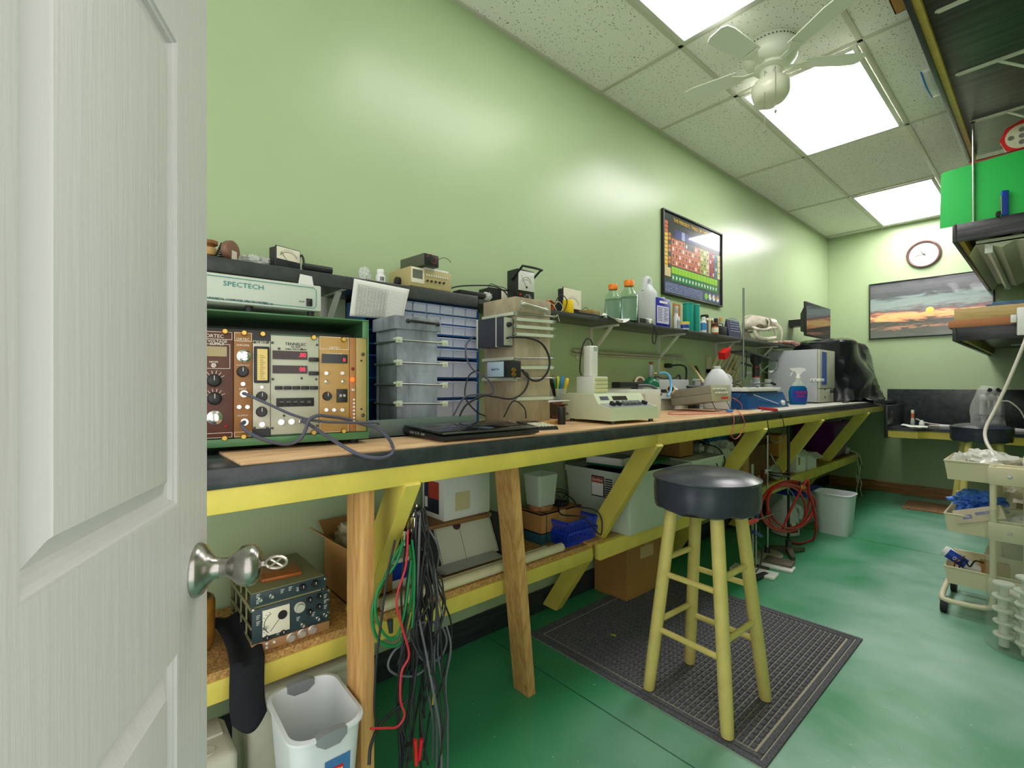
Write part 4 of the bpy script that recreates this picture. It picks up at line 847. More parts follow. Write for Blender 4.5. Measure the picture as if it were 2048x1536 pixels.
# ---------------------------------------------------------------- tan shield tower
TANL = mat('tan_shield', (190, 176, 146), 0.55, var=0.2, vs=8, bump=0.12, bs=30, stretch=(1, 1, .5))
TT = frame((0.41, 1.169, HW + .014), 0.0); qt = lambda x, y, ax='x', c=0.0: L(700 + x / 4.6545, 480 + y / 4.6545, TT, ax, c)
t = thing('shield_tower', 'tall tan shield tower with ivory clamp bars and a pull handle on top', 'radiation shield', TT.translation)
tag(MB().bb((.235, 1.16, HW), (.425, 1.40, HW + .014), .001).build('wood_plank', PINE), 'thin wood plank under the tan shield tower', 'plank')
wt = .19; top = qt(1535, 522).z; lid = qt(1535, 665).z
MB().bb((-wt + .004, .004, 0), (-.004, wt - .002, lid + .002), .002).bb((-wt * .5, .002, 0), (-wt * .5 + .003, .006, lid)).bb((-.006, wt * .68, 0), (-.003, wt * .68 + .003, lid)).build('body', TANL, t)
MB().bb((-wt, 0, lid), (0, wt, top), .003).build('lid', TANL, t)
a, c2 = qt(1590, 600), qt(1815, 660); k = MB()
for p in (a, c2): k.bb((0, p.y - .007, p.z - .016), (.003, p.y + .007, p.z + .014), .002)
k.tube([(.004, a.y, a.z), (.014, a.y + .004, a.z + .001), (.017, (a.y + c2.y) / 2, (a.z + c2.z) / 2), (.014, c2.y - .004, c2.z), (.004, c2.y, c2.z)], .0062, 10, sm=5); k.build('pull_handle', mat('satin_metal', (196, 200, 188), 0.35, 0.7), t)
def nut(mb, p, ax=(1, 0, 0)): mb.lathe([(.0065, 0), (.0065, .002), (.004, .002), (.004, .006), (.0022, .006), (.0022, .011), (0, .011)], p, ax, 12)
for yl, yr, bar in ((680, 715, 0), (735, 765, 1), (803, 830, 1), (875, 897, 1), (1100, 1103, 0), (1188, 1188, 1), (1293, 1285, 0), (1480, 1470, 1)):
    a, c2 = qt(1520, yl), qt(1885, yr)
    if bar: MB().skin([[(.001, a.y + .003, a.z - .006), (.009, a.y + .003, a.z - .006), (.009, a.y + .003, a.z + .006), (.001, a.y + .003, a.z + .006)], [(.001, c2.y, c2.z - .006), (.009, c2.y, c2.z - .006), (.009, c2.y, c2.z + .006), (.001, c2.y, c2.z + .006)]]).build('clamp_bar', IVN, t)
    else:
        MB().cyl((.006, a.y, a.z), (.006, c2.y, c2.z), .003, n=10).build('rod', STEEL, t)
        MB().bb((-wt + .003, -.010, a.z - .007), (.012, .0, a.z + .005), .001).build('clamp_bar', IVN, t)
    each('nut', STEEL, t, nut, [(.008, a.y, a.z), (.008, c2.y, c2.z)])
# dark electronics box strapped to its near side, and the small labelled box
EB = frame((0.40, 1.147, 1.14), 0.0); qe = lambda x, y, c: L(700 + x / 4.6545, 480 + y / 4.6545, EB, 'y', c)
a, c2 = qe(1165, 990, -.08), qe(1410, 705, -.08); f1, f2 = L(700 + 1405 / 4.6545, 480 + 975 / 4.6545, EB, 'x', .01), L(700 + 1500 / 4.6545, 480 + 700 / 4.6545, EB, 'x', .01)
t = thing('preamplifier', 'charcoal electronics box strapped to the tan shield tower', 'instrument', EB.translation)
zb_, zt_3 = qe(1350, 985, -.06).z, qe(1350, 700, -.06).z
MB().bb((-.155, -.026, zb_), (-.004, .018, zt_3), .003).bb((-.006, -.025, zb_ + .001), (0.0, .018, zt_3 - .001)).build('case', mat('charcoal_case', (58, 60, 70), 0.4), t)
MB().bb((-.158, -.028, zb_ - .001), (-.150, .018, zt_3 + .001)).bb((-.042, -.028, zb_ - .001), (-.038, .018, zt_3 + .001)).build('trim_band', IVN, t)
MB().bb((0, -.024, zb_ + .004), (.003, .017, zt_3 - .004), .001).build('front_plate', mat('plate_grey', (176, 180, 160), 0.4), t)
k = MB(); knob_(k, (.003, -.004, zt_3 - .03), .009, .012); k.build('knob', BLACK, t); k = MB(); bnc(k, (.003, -.004, zb_ + .025), k=1.2); k.build('connector', CHROME, t)
LB = frame((0.36, 1.147, 1.06), 0.0); ql = lambda x, y: L(700 + x / 4.6545, 480 + y / 4.6545, LB, 'y', -.045)
a, c2 = ql(1278, 1275), ql(1432, 1130)
t = thing('signal_box', 'small black box with pale blue label clamped low on the tan tower', 'instrument', LB.translation)
MB().bb((a.x - .004, -.045, a.z - .002), (c2.x + .02, .020, c2.z + .003), .002).build('case', BLACK, t)
lb = MB().bb((a.x, -.0465, a.z), (c2.x, -.0448, c2.z), .0006).build('label', mat('label_blue', (176, 200, 216), 0.4), t)
text('Signal Tee', .011, TY((a.x + c2.x) / 2, (a.z + c2.z) / 2, -.0468), mat('handwriting_blue', (40, 50, 110), 0.5), lb, sx=1.0)
each('connector', BRASS, t, lambda k, p: bnc(k, p[0], p[1], k=1.3), [((c2.x + .02, -.02, a.z + .008), (1, 0, 0)), ((c2.x + .02, -.02, a.z + .024), (1, 0, 0)), ((a.x - .004, -.02, a.z + .014), (-1, 0, 0))])
W4 = lambda x, y, X: P(700 + x / 4.6545, 480 + y / 4.6545, X=X)
cable('cable', [W4(1460, 915, .415), W4(1500, 905, .43), W4(1650, 910, .44), W4(1780, 960, .45), W4(1850, 1080, .45), W4(1850, 1200, .45), W4(1790, 1290, .44), W4(1710, 1310, .43), W4(1640, 1260, .42), W4(1580, 1180, .41), W4(1500, 1155, .40)], .0042, BCAB, 'thick black cable looping in front of the tan tower to the labelled box')
cable('cable', [W4(1600, 1225, .40), W4(1655, 1250, .42), W4(1655, 1340, .43), W4(1600, 1430, .43), W4(1500, 1478, .43), W4(1350, 1460, .43), W4(1240, 1450, .42), W4(1100, 1520, .41), W4(1050, 1580, .40), W4(1020, 1640, .40)], .0034, BCAB, 'black cable running down the tan tower and off behind the laptop')
cable('cable', [W4(1150, 900, .26), W4(1090, 960, .30), W4(1080, 1080, .33), W4(1140, 1200, .35), W4(1250, 1270, .37), W4(1320, 1350, .38), W4(1320, 1430, .39), W4(1180, 1440, .39), W4(1060, 1470, .39), W4(960, 1640, .385)], .0030, CABLE, 'grey cable hanging from the charcoal box in a long bend')
cable('cable', [W4(1195, 1210, .30), W4(1110, 1260, .33), W4(1070, 1400, .36), W4(1090, 1500, .38), W4(1180, 1600, .385), W4(1260, 1640, .385)], .0026, BCAB, 'thin black cable hooked from the labelled box to the bench')
cable('cable', [W4(1430, 1650, .40), W4(1520, 1500, .43), W4(1620, 1560, .44), W4(1640, 1660, .44)], .0024, BCAB, 'thin black cable arched low in front of the tan tower')
# ---------------------------------------------------------------- laptop, calculator, canister
PIANO = mat('piano_black', (18, 19, 22), 0.06, coat=0.6); LBLK = mat('laptop_black', (34, 35, 38), 0.3)
LM = frame((0.645, 0.70, HW), -0.045)
t = thing('laptop', 'closed glossy black laptop on the tan hardboard sheet', 'laptop', LM.translation, -0.055)
ll, lw = .345, .235
m = MB(); m.skin([[(-lw + .004, .004, .004), (-.012, .012, .002), (-.012, ll - .012, .002), (-lw + .004, ll - .004, .004)], [(-lw, 0, .010), (0, 0, .008), (0, ll, .008), (-lw, ll, .010)], [(-lw, 0, .024), (-.004, .002, .016), (-.004, ll - .002, .016), (-lw, ll, .024)]]); m.build('base', LBLK, t)
m = MB(); m.skin([[(-lw + .006, .004, .0255), (-.004, .004, .0185), (-.004, ll - .004, .0185), (-lw + .006, ll - .004, .0255)], [(-lw + .002, 0, .029), (0, .002, .022), (0, ll - .002, .022), (-lw + .002, ll, .029)], [(-lw + .006, .003, .033), (-.006, .006, .026), (-.006, ll - .006, .026), (-lw + .006, ll - .003, .033)]]); m.build('lid', PIANO, t)
each('port', GREYP, t, bx, [((-.19, -.0006, .012), (-.165, .001, .018)), ((-.155, -.0006, .012), (-.148, .001, .018)), ((-.14, -.0006, .012), (-.133, .001, .018)), ((-.12, -.0006, .012), (-.10, .001, .017))])
each('speaker_grille', DSTEEL, t, lambda k, p: [k.bb((-.0005, p + i * .005, .009), (.0008, p + i * .005 + .003, .014)) for i in range(12)], [.06, .25])
each('foot', BLKRUB, t, lambda k, p: k.cyl((p[0], p[1], 0), (p[0], p[1], .005), .008, n=12), [(-.03, .03), (-.03, ll - .03), (-lw + .03, .03), (-lw + .03, ll - .03)])
q_ = P(1106, 861, Z=HW); t = thing('calculator', 'dark desk calculator with rows of pale keys beside the laptop', 'calculator', (q_.x - .02, q_.y, HW), -0.25)
MB().skin([[(-.16, -.04, 0), (0, -.04, 0), (0, .04, 0), (-.16, .04, 0)], [(-.16, -.04, .02), (-.005, -.038, .011), (-.005, .038, .011), (-.16, .04, .02)]]).build('case', BLACK, t)
each('key', METERF, t, lambda k, p: k.box((p[0], p[1], .0185 - (p[0] + .115) * .06), (.010, .009, .004), bev=.001), [(-.018 - i * .0145, -.028 + j * .014) for i in range(6) for j in range(5)])
q_ = P(1127, 849, Z=HW); t = thing('film_canister', 'black film canister standing in front of the balance', 'canister', (q_.x - .01, q_.y, HW))
MB().lathe([(.015, 0), (.0155, .002), (.0155, .056)], n=24).build('body', BLACK, t); MB().lathe([(.0168, .056), (.0168, .066), (.0155, .068), (0, .068)], n=24).build('lid', BLACK, t)
# ---------------------------------------------------------------- electronic balance with its white column and tray box
BAL = mat('balance_cream', (206, 216, 184), 0.38); WG = mat('warm_white', (226, 228, 220), 0.4)
SM_ = frame(P(1223, 843, Z=HW + .013), -0.07); sb = lambda x, y, c=0.0: L(1080 + x / 6.4, 700 + y / 6.4, SM_, 'y', c)
t = thing('balance', 'cream laboratory balance with sloping control panel on the bench', 'balance', SM_.translation, -0.07)
prof = [(.0, 0), sb(895, 745), sb(745, 690), sb(682, 562), sb(265, 552), (sb(265, 552).x + .005, 0)]
prof = [(p[0], p[2]) if len(p) == 3 else p for p in prof]; wb_ = .30
xb = prof[4][0]
MB().prism([(a, b_ + .0) for a, b_ in prof], 0, wb_, 'y').build('case', BAL, t)
each('foot', DSTEEL, t, lambda k, p: k.cyl((p[0], p[1], -.013), (p[0], p[1], .001), .010, n=12), [(-.02, .03), (-.02, wb_ - .03), (xb + .04, .03), (xb + .04, wb_ - .03)])
(ax_, az_), (bx_, bz_), (cx_, cz_) = prof[1], prof[2], prof[3]
def onpanel(f, y, h=0.0):  # f: 0 at the foot of the slope, 1 at its top
    n_ = Vector((cz_ - bz_, 0, bx_ - cx_)).normalized(); return Vector((bx_ + (cx_ - bx_) * f, y, bz_ + (cz_ - bz_) * f)) + n_ * h
def slab(mb, f0, f1, y0, y1, h=.001, mi=0): mb.skin([[onpanel(f0, y0), onpanel(f0, y1), onpanel(f1, y1), onpanel(f1, y0)], [onpanel(f0, y0, h), onpanel(f0, y1, h), onpanel(f1, y1, h), onpanel(f1, y0, h)]], mi=mi)
k = MB(); slab(k, .3, .72, .10, .19); k.build('display', mat('balance_display', (70, 66, 58), 0.1), t)
k = MB(); slab(k, .35, .72, .025, .075); k.build('name_plate', mat('plate_dark', (60, 66, 78), 0.3), t)
def rock(mb, y, w=.016): mb.box(((ax_ + bx_) / 2 + .001, y, (az_ + bz_) / 2 + .008), (.022, w, .016), Matrix.Rotation(.35, 4, 'Y'), .002)
MB().skin([[(ax_ - .003, .008, az_ + .0006), (ax_ - .003, wb_ - .02, az_ + .0006), (bx_ + .002, wb_ - .02, bz_ + .0006), (bx_ + .002, .008, bz_ + .0006)], [(ax_ - .003, .008, az_ + .0016), (ax_ - .003, wb_ - .02, az_ + .0016), (bx_ + .002, wb_ - .02, bz_ + .0016), (bx_ + .002, .008, bz_ + .0016)]]).build('key_strip', mat('key_strip', (150, 154, 160), 0.4), t)
each('key', BLACK, t, rock, [.05, .085, .25]); each('grey_key', mat('key_grey', (112, 116, 120), 0.4), t, rock, [.12, .143, .166, .189, .212])
zc = prof[3][1]
y0c = .05
zw = SM_.translation.z + zc
c0 = P(1153, 786, Z=zw + .0005); bxm = frame((c0.x, c0.y, zw), -0.07)
b_tl = L(1185, 786, bxm, 'z', 0)
t = thing('tray_box', 'white box of stacked trays standing on the balance under the column', 'box', bxm.translation, -0.07)
kx_ = L(1185, 787, bxm, 'z', .0); hx_ = hz(kx_.x + c0.x, kx_.y + c0.y, 753) - zw
dW = abs(kx_.x) if abs(kx_.x) > .05 else .09
MB().bb((0, 0, 0), (dW, .085, hx_), .002).build('case', WG, t)
each('tray', mat('tray_cream', (216, 210, 160), 0.35), t, bx, [((dW - .005, .006, .006 + i * .0165), (dW + .006, .082, .018 + i * .0165)) for i in range(max(2, int(hx_ / .0175)))], bev=.001)
tx_ = .045; wz = zw + hx_
ctr = P(1185, 752, Z=wz); cm_ = frame((c0.x + .045, c0.y + .04, wz), -0.07)
wcol = px(29, cm_.translation.x, cm_.translation.y); hcol = hz(cm_.translation.x, cm_.translation.y, 692) - wz
t = thing('sensor_column', 'tall white instrument column with cable on top of the tray box', 'instrument', cm_.translation, -0.07)
MB().bb((-wcol * .38, -wcol * .38, 0), (wcol * .38, wcol * .38, hcol), .008, seg=3).build('column', WG, t)
MB().bb((wcol * .38 - .0005, -wcol * .1, hcol * .83), (wcol * .38 + .0006, wcol * .36, hcol * .96)).build('label', mat('label_grey', (176, 180, 172), 0.5), t)
MB().tube([(0, .01, hcol), (0, .01, hcol + .012), (0, -.005, hcol + .03), (0, -.03, hcol + .025), (-.005, -.05, hcol - .02), (-.01, -.055, hcol - .10), (-.01, -.045, .005)], .003, 8, sm=6).build('cable', BCAB, t)
# ---------------------------------------------------------------- markers in a cup, clutter behind the balance
cx0 = (.20, YX(1114, .20)); tag(MB().bb((cx0[0] - .05, cx0[1] - .05, HW), (cx0[0] + .05, cx0[1] + .05, HW + .085), .003).build('box', mat('dark_brown_box', (84, 70, 58), .6)), 'small dark brown box under the marker cup', 'box'); ZC2 = HW + .0855
t = thing('pen_cup', 'clear cup full of markers between tan tower and balance', 'cup', (cx0[0], cx0[1], ZC2))
MB().lathe([(.040, .0), (.044, .05), (.0415, .05), (.037, .003), (0, .003)], n=24, cap1=False).build('cup', CLEARP, t)
PENC = [((30, 32, 34), 'black'), ((20, 150, 80), 'green'), ((220, 40, 36), 'red'), ((40, 44, 48), 'dark grey'), ((200, 220, 70), 'lime'), ((60, 150, 210), 'sky blue'), ((240, 210, 60), 'yellow')]
for i, (c3, nm) in enumerate(PENC):
    a = frame((cx0[0] + .016 * math.cos(i * .9), cx0[1] - .026 + i * .009, ZC2 + .004)) @ Matrix.Rotation((3 - i) * .11, 4, 'X') @ Matrix.Diagonal((1.35, 1.35, .82, 1))
    m = MB(a); m.lathe([(.0055, 0), (.0062, .004), (.0062, .075), (.0072, .078), (.0072, .112), (.004, .122 + .004 * (i % 3)), (0, .123 + .004 * (i % 3))], n=12)
    tag(m.build('marker_pen', mat('pen_' + nm.replace(' ', '_'), c3, 0.35)), nm + ' marker pen standing in the clear cup', 'pen', 'markers in the cup')
tag(MB().skin([[Vector((.13, YX(1122, .13), 1.105)) + Vector(d) for d in ((0, 0, 0), (.02, 0, 0), (.02, .0, .008), (0, 0, .008))], [Vector((.13, YX(1158, .13), HB + .03)) + Vector(d) for d in ((0, 0, -.002), (.02, 0, -.002), (.02, .0, .02), (0, 0, .02))], [Vector((.13, YX(1170, .13), HB + .002)) + Vector(d) for d in ((0, 0, -.002), (.02, 0, -.002), (.02, .0, .02), (0, 0, .02))]]).build('hand_saw', BLACK), 'black blade leaning between the marker cup and white column', 'saw')
a = P(1098, 803, X=.43); b_ = P(1140, 801, X=.40); tag(MB().tube([a, a.lerp(b_, .3), a.lerp(b_, .8), b_], .0045, 10, sm=3, r2=.001).build('white_rod', WHITE), 'thin white tapered rod sticking out right of the tan tower base', 'rod')
random.seed(17); cwp = [Vector((.36 + random.uniform(-.03, .03), 1.46 + random.uniform(-.035, .035), HW + .008 + i * .0035)) for i in range(22)]
tag(MB().tube(cwp, .003, 6, sm=5).build('wire_heap', mat('brown_wire', (110, 64, 46), .45)), 'small heap of brown wire between the tan tower and film canister', 'wire')
# glass tubes on the wall
for i, (v0, v1, u0, u1) in enumerate(((698, 712, 1145, 1366), (703, 716, 1150, 1366), (708, 719, 1144, 1372), (700.5, 714, 1148, 1340))):
    a, b_ = P(u0, v0, X=.012 + (.012 if i == 3 else 0)), P(u1, v1, X=.012 + (.012 if i == 3 else 0))
    tag(MB().cyl(a, b_, .0055, n=12).build('metal_rod', mat('rod_grey', (196, 196, 172), 0.3, 0.5)), ['uppermost', 'second', 'lowest', 'front'][i] + ' of the thin grey rods lying along the green wall above the bench', 'rod', 'grey rods on the wall')
m = MB(); a, b_ = P(1148, 700, X=.02), P(1366, 712, X=.02)
for s_ in (.04, .93): c = a.lerp(b_, s_); m.bb((0, c.y - .008, c.z - .055), (.004, c.y + .008, c.z + .012)); m.bb((0, c.y - .008, c.z - .055), (.036, c.y + .008, c.z - .05))
tag(m.build('rod_holder', GZ), 'pair of small hooks carrying the grey rods on the wall', 'hook')
# gas cylinder
g0 = (.22, YX(1302, .22)); S1 = dep(*g0) / F; t = thing('gas_cylinder', 'small green gas cylinder with grey regulator and blue hose', 'gas cylinder', (g0[0], g0[1], HB))
zv = lambda v: hz(g0[0], g0[1], v) - HB
R_ = 17 * S1
MB().lathe([(R_ * .9, 0), (R_, .006), (R_, zv(772)), (R_ * .92, zv(764)), (R_ * .6, zv(758)), (R_ * .3, zv(756)), (R_ * .25, zv(753)), (0, zv(753))], n=28).build('tank', mat('tank_green', (22, 104, 72), 0.25), t)
k = MB(); k.lathe([(R_ * 1.01, .03), (R_ * 1.01, zv(774))], n=28, cap0=False, cap1=False); k.build('label_band', mat('tank_label', (176, 206, 180), 0.5), t)
MB().lathe([(4 * S1, zv(755)), (5.5 * S1, zv(752)), (5.5 * S1, zv(740)), (4.6 * S1, zv(736)), (3 * S1, zv(729)), (0, zv(728))], n=16).build('regulator', mat('regulator_grey', (150, 154, 152), 0.4, 0.4), t)
MB().lathe([(2 * S1, zv(729)), (1.5 * S1, zv(728)), (4.5 * S1, zv(727)), (4.5 * S1, zv(724)), (0, zv(724))], n=12).build('valve_handwheel', mat('maroon', (120, 44, 40), 0.4), t)
k = MB(); k.cyl((0, 4 * S1, zv(747)), (0, 20 * S1, zv(747)), 2 * S1, n=10); k.build('outlet', BRASS, t)
hp = [(1318, 747), (1330, 746), (1339, 753), (1342, 768), (1341, 782), (1335, 792)]
MB().tube([P(u, v, X=.25 + .02 * i) - Vector((g0[0], g0[1], HB)) for i, (u, v) in enumerate(hp)], 2.6 * S1, 10, sm=6).build('hose', mat('hose_blue', (96, 168, 216), 0.3), t)
# dial, clamps, battery charger box behind
d0 = (.13, YX(1275, .13)); S1 = dep(*d0) / F
t = thing('round_dial', 'round disc dial half hidden left of the green gas cylinder', 'dial', (d0[0], d0[1], HB), rz=-.3)
MB().lathe([(12 * S1, 0), (12 * S1, .02), (10 * S1, .022), (0, .022)], (0, 0, hz(*d0, 765) - HB), (1, 0, 0), 28).build('disc', mat('disc_brown', (130, 104, 80), 0.4), t); MB().lathe([(12.2 * S1, .018), (12.2 * S1, .026), (9 * S1, .026), (9 * S1, .018)], (0, 0, hz(*d0, 765) - HB), (1, 0, 0), 28, cap0=False, cap1=False).build('scale_ring', METERF, t)
MB().bb((-.02, -.03, 0), (.02, .03, hz(*d0, 775) - HB)).build('stand', BLACK, t)
def bxat(name, label, cat, u0, u1, vt, X, d, m_, zb_=HB, group=None, parts=(), bev=.003):
    y0, y1 = YX(u0, X), YX(u1, X); zt_ = hz(X, (y0 + y1) / 2, vt)
    t = thing(name, label, cat, (X, y0, zb_), group=group); MB().bb((-d, 0, 0), (0, y1 - y0, zt_ - zb_), bev).build('case', m_, t); return t, y1 - y0, zt_ - zb_
GB = mat('grey_box', (176, 180, 182), 0.4)
t, w9, h9 = bxat('power_supply', 'grey bench power supply behind the blue hose with black cord', 'power supply', 1318, 1378, 759, .15, .12, GB)
MB().bb((0, .0, 0), (.002, w9, h9 * .58)).build('front_panel', WG, t); k = MB(); knob_(k, (.002, w9 * .78, h9 * .28), .016, .012); k.build('knob', BLACK, t)
MB().bb((0, .0, h9 * .58), (.003, w9, h9 * .68)).build('dark_band', BLACK, t); MB().tube([(-.06, w9 * .1, h9), (-.06, w9 * .2, h9 + .02), (-.06, w9 * .4, h9 + .008), (-.06, w9 * .8, h9 + .012), (-.06, w9 * .95, h9 + .03), (-.06, w9, h9)], .005, 8, sm=6).build('cord_coil', BCAB, t)
t = thing('wall_outlet', 'beige wall outlet with black plug and cord behind the grey power supply', 'outlet', (.001, YX(1326, .001), hz(0, YX(1326, 0), 742)))
MB().bb((0, -.036, -.06), (.006, .036, .06), .002).build('plate', mat('outlet_beige', (206, 206, 140), 0.45), t); MB().bb((.006, .0, .02), (.045, .045, .05), .006).build('plug', BLACK, t)
MB().tube([(.04, .03, .035), (.07, .10, .04), (.07, .17, .02), (.07, .17, -.06), (.075, .13, -.11), (.08, .11, -.15)], .006, 8, sm=6).build('cord', BCAB, t)
t, w9, h9 = bxat('charger_box', 'white charger box with printed front right of the balance', 'charger', 1262, 1322, 779, .42, .16, WG)
MB().bb((0, .02, h9 * .1), (.002, w9 * .45, h9 * .85)).build('label', mat('label_cream', (206, 200, 184), 0.6), t)
k = MB()
for i in range(6): k.bb((.002, .024, h9 * .2 + i * h9 * .1), (.0026, w9 * .38 - (i % 3) * .02, h9 * .2 + i * h9 * .1 + .004))
k.build('print_lines', INK, t); MB().box((.015, w9 * .35, h9 * .22), (.03, .05, .02), .3, .003).build('clip', BLACK, t)
t, w9, h9 = bxat('clamp_rail', 'black clamp lying on the white charger box', 'clamp', 1240, 1285, 764, .36, .05, BLACK, zb_=hz(.36, YX(1262, .36), 776))
tag(MB().tube([P(1275, 771, X=.36), P(1300, 772, X=.38), P(1315, 780, X=.40), P(1322, 790, X=.42)], .008, 10, sm=6).build('rubber_hose', mat('hose_grey', (84, 80, 90), 0.4)), 'thick dark grey rubber hose bending down beside the charger box', 'hose')
t = thing('petri_dish', 'flat clear dish lying just right of the tray box', 'dish', (.38, YX(1215, .38), HW + .097)); MB().lathe([(.022, 0), (.024, .01), (.02, .012), (0, .012)], n=24).build('dish', mat('dish_clear', (206, 216, 210), 0.15, trans=.4, ior=1.2), t); t.location.z = HB + .062; MB().bb((-.05, -.04, -.062), (.03, .05, 0), .002).build('base_box', WG, t)
# yellow device with grey disc, counter, tube
y0 = P(1338, 819, Z=HW); S1 = dep(y0.x, y0.y) / F; t = thing('tester', 'yellow handheld tester with black window under a grey disc', 'tester', (y0.x - .02, y0.y, HW), -.05)
MB().bb((-.05, -19 * S1, 0), (.01, 20 * S1, 8 * S1), .003).build('base', GREYP, t)
MB().skin([[(-.06, -21 * S1, 6 * S1), (.016, -21 * S1, 6 * S1), (.016, 19 * S1, 6 * S1), (-.06, 19 * S1, 6 * S1)], [(-.07, -25 * S1, 20 * S1), (.02, -25 * S1, 20 * S1), (.02, 24 * S1, 20 * S1), (-.07, 24 * S1, 20 * S1)]]).build('case', mat('tester_yellow', (222, 176, 30), 0.4), t)
MB().skin([[(.0175, -12 * S1, 10 * S1), (.0175, 10 * S1, 10 * S1), (.0195, 10 * S1, 17 * S1), (.0195, -12 * S1, 17 * S1)], [(.0195, -12 * S1, 10 * S1), (.0195, 10 * S1, 10 * S1), (.0215, 10 * S1, 17 * S1), (.0215, -12 * S1, 17 * S1)]]).build('window', BLACK, t)
tag(MB().lathe([(33 * S1, 0), (34 * S1, .003), (33 * S1, .006), (0, .008)], (y0.x - .035, y0.y, HW + 20 * S1 + .001), n=32).build('disc', mat('disc_grey', (110, 114, 112), 0.35)), 'thin grey disc lying on the yellow tester', 'disc')
fc0 = P(1426, 803, X=.47)
FC = Matrix.Translation(fc0) @ Matrix.Rotation(-.10, 4, 'Z') @ Matrix.Rotation(-.13, 4, 'Y')
t = thing('frequency_counter', 'grey bench counter tilted on its stand with red test lead plugged in', 'instrument', FC.translation, rot=FC.to_euler())
GRY = mat('warm_grey_case', (150, 146, 132), 0.42)
MB().bb((-.27, 0, 0), (-.006, .19, .046), .002).bb((-.27, 0, .047), (-.006, .19, .092), .002).build('case', GRY, t)
MB().bb((-.006, .0, .0), (0.0, .19, .092), .001).build('front_panel', mat('panel_pale', (176, 178, 152), 0.4), t)
each('push_button', WHITE, t, lambda k, p: k.bb((0, p[0], p[1]), (.006, p[0] + .016, p[1] + .008), .001), [(.015 + i * .027, .066) for i in range(5)] + [(.03 + i * .027, .044) for i in range(5)])
each('jack', RED, t, lambda k, p: k.lathe([(.005, 0), (.005, .008), (0, .008)], p, (1, 0, 0), 10), [(0, .09, .018), (0, .115, .018), (0, .14, .018)])
MB().tube([(-.02, .02, .002), (-.0, .02, -.05), (0, .17, -.05), (-.02, .17, .002)], .002, 6, sm=1).build('bail_stand', BLACK, t)
c0 = P(1341, 778, X=.21); d_ = Vector((-.03, .2, -.055)); t = thing('cardboard_tube', 'cream cardboard tube behind the tilted grey counter', 'tube', c0); r_ = 8.2 * dep(c0.x, c0.y) / F
m = MB(); dn = d_.normalized(); m.lathe([(r_ * .8, .0), (r_, 0), (r_, .16), (r_ * .8, .16)], (0, 0, 0), dn, 28, cap0=False, cap1=False); m.build('wall', mat('tube_cream', (226, 220, 196), 0.6), t)
m = MB(); m.lathe([(r_ * .8, .0), (r_ * .8, .158), (0, .159)], (0, 0, 0), dn, 28, cap0=False); m.build('lining', CARD, t, label='brown cardboard lining')
# ---------------------------------------------------------------- milk jug
def milk_jug(name, label, loc, rz, m_, k=1.0):
    t = thing(name, label, 'jug', loc, rz); m = MB(); n = 32
    prof = [(.068, 0), (.075, .006), (.076, .13), (.074, .15), (.066, .18), (.048, .21), (.03, .232), (.019, .238), (.0185, .25)]
    rg = []
    for r, z in prof:
        ex = 3.5 if z < .15 else 3.5 - 1.5 * (z - .15) / .1
        ring = []
        for i in range(n):
            a = 2 * PI * i / n; cx_, sx2 = math.cos(a), math.sin(a); q = (abs(cx_) ** ex + abs(sx2) ** ex) ** (-1 / ex)
            rr = r * q * k * (1 + (0.02 * math.sin(a * 12) if .13 < z < .19 else 0)); dent = 1.0
            if .12 < z < .2 and cx_ > .3 and sx2 > .2: dent = .9
            ring.append((rr * cx_ * dent, rr * sx2 * dent, z * k))
        rg.append(ring)
    m.skin(rg); m.build('body', m_, t)
    h = MB(); h.tube([(.045 * k, .045 * k, .20 * k), (.062 * k, .062 * k, .185 * k), (.066 * k, .066 * k, .15 * k), (.06 * k, .06 * k, .115 * k)], .013 * k, 10, sm=5); h.build('handle', m_, t); return t
MILK = mat('milky_plastic', (226, 228, 232), 0.35, trans=.15, ior=1.2)
j = milk_jug('plastic_jug', 'open white plastic milk jug behind the grey counter', (.31, 2.97, HB + .004), .35, MILK, 1.07); MB().lathe([(.021, .263), (.021, .272), (.017, .272), (.017, .262)], n=20, cap0=False, cap1=False).build('neck_ring', WHITE, j)
# test leads
cable('test_lead', [P(1448, 796, X=.42), P(1462, 795, X=.45), P(1478, 803, X=.47), P(1484, 815, X=.47), P(1476, 823, X=.45), Vector((.42, 2.60, HB + .010)), Vector((.36, 2.35, HB + .012)), Vector((.45, 2.2, HB + .010)), Vector((.56, 2.4, HB + .011)), P(1462, 826, X=.64), P(1468, 840, X=.668), P(1466, 855, X=.668), P(1463, 870, X=.67), P(1470, 878, X=.672), P(1480, 870, X=.668), P(1489, 850, X=.668), P(1486, 835, X=.668), P(1478, 824, X=.62), P(1470, 818, X=.5)], .0022, mat('lead_pink', (206, 92, 96), 0.4), 'pinkish red test lead looped over the bench edge', 'test lead')
t = thing('test_probe', 'red test probe lying near the bench edge', 'probe', P(1500, 814, Z=HB + .012)); MB().cyl((0, 0, 0), P(1553, 820, Z=HB + .012) - t.location, .0085, n=14).build('grip', RED, t); MB().cyl((0, 0, 0), P(1470, 811, Z=HB + .012) - t.location, .003, n=8).build('tip', STEEL, t)
cable('test_lead', [P(1553, 820, Z=HB + .012), P(1562, 829, X=.66), P(1567, 845, X=.67), P(1568, 865, X=.67), P(1565, 880, X=.672), P(1553, 886, X=.674), P(1540, 880, X=.674), P(1537, 865, X=.672), P(1534, 840, X=.668), P(1522, 824, X=.62), Vector((.5, 3.2, HB + .008)), Vector((.42, 2.9, HB + .008))], .0022, BCAB, 'black test lead looped over the bench edge below the red probe', 'test lead')
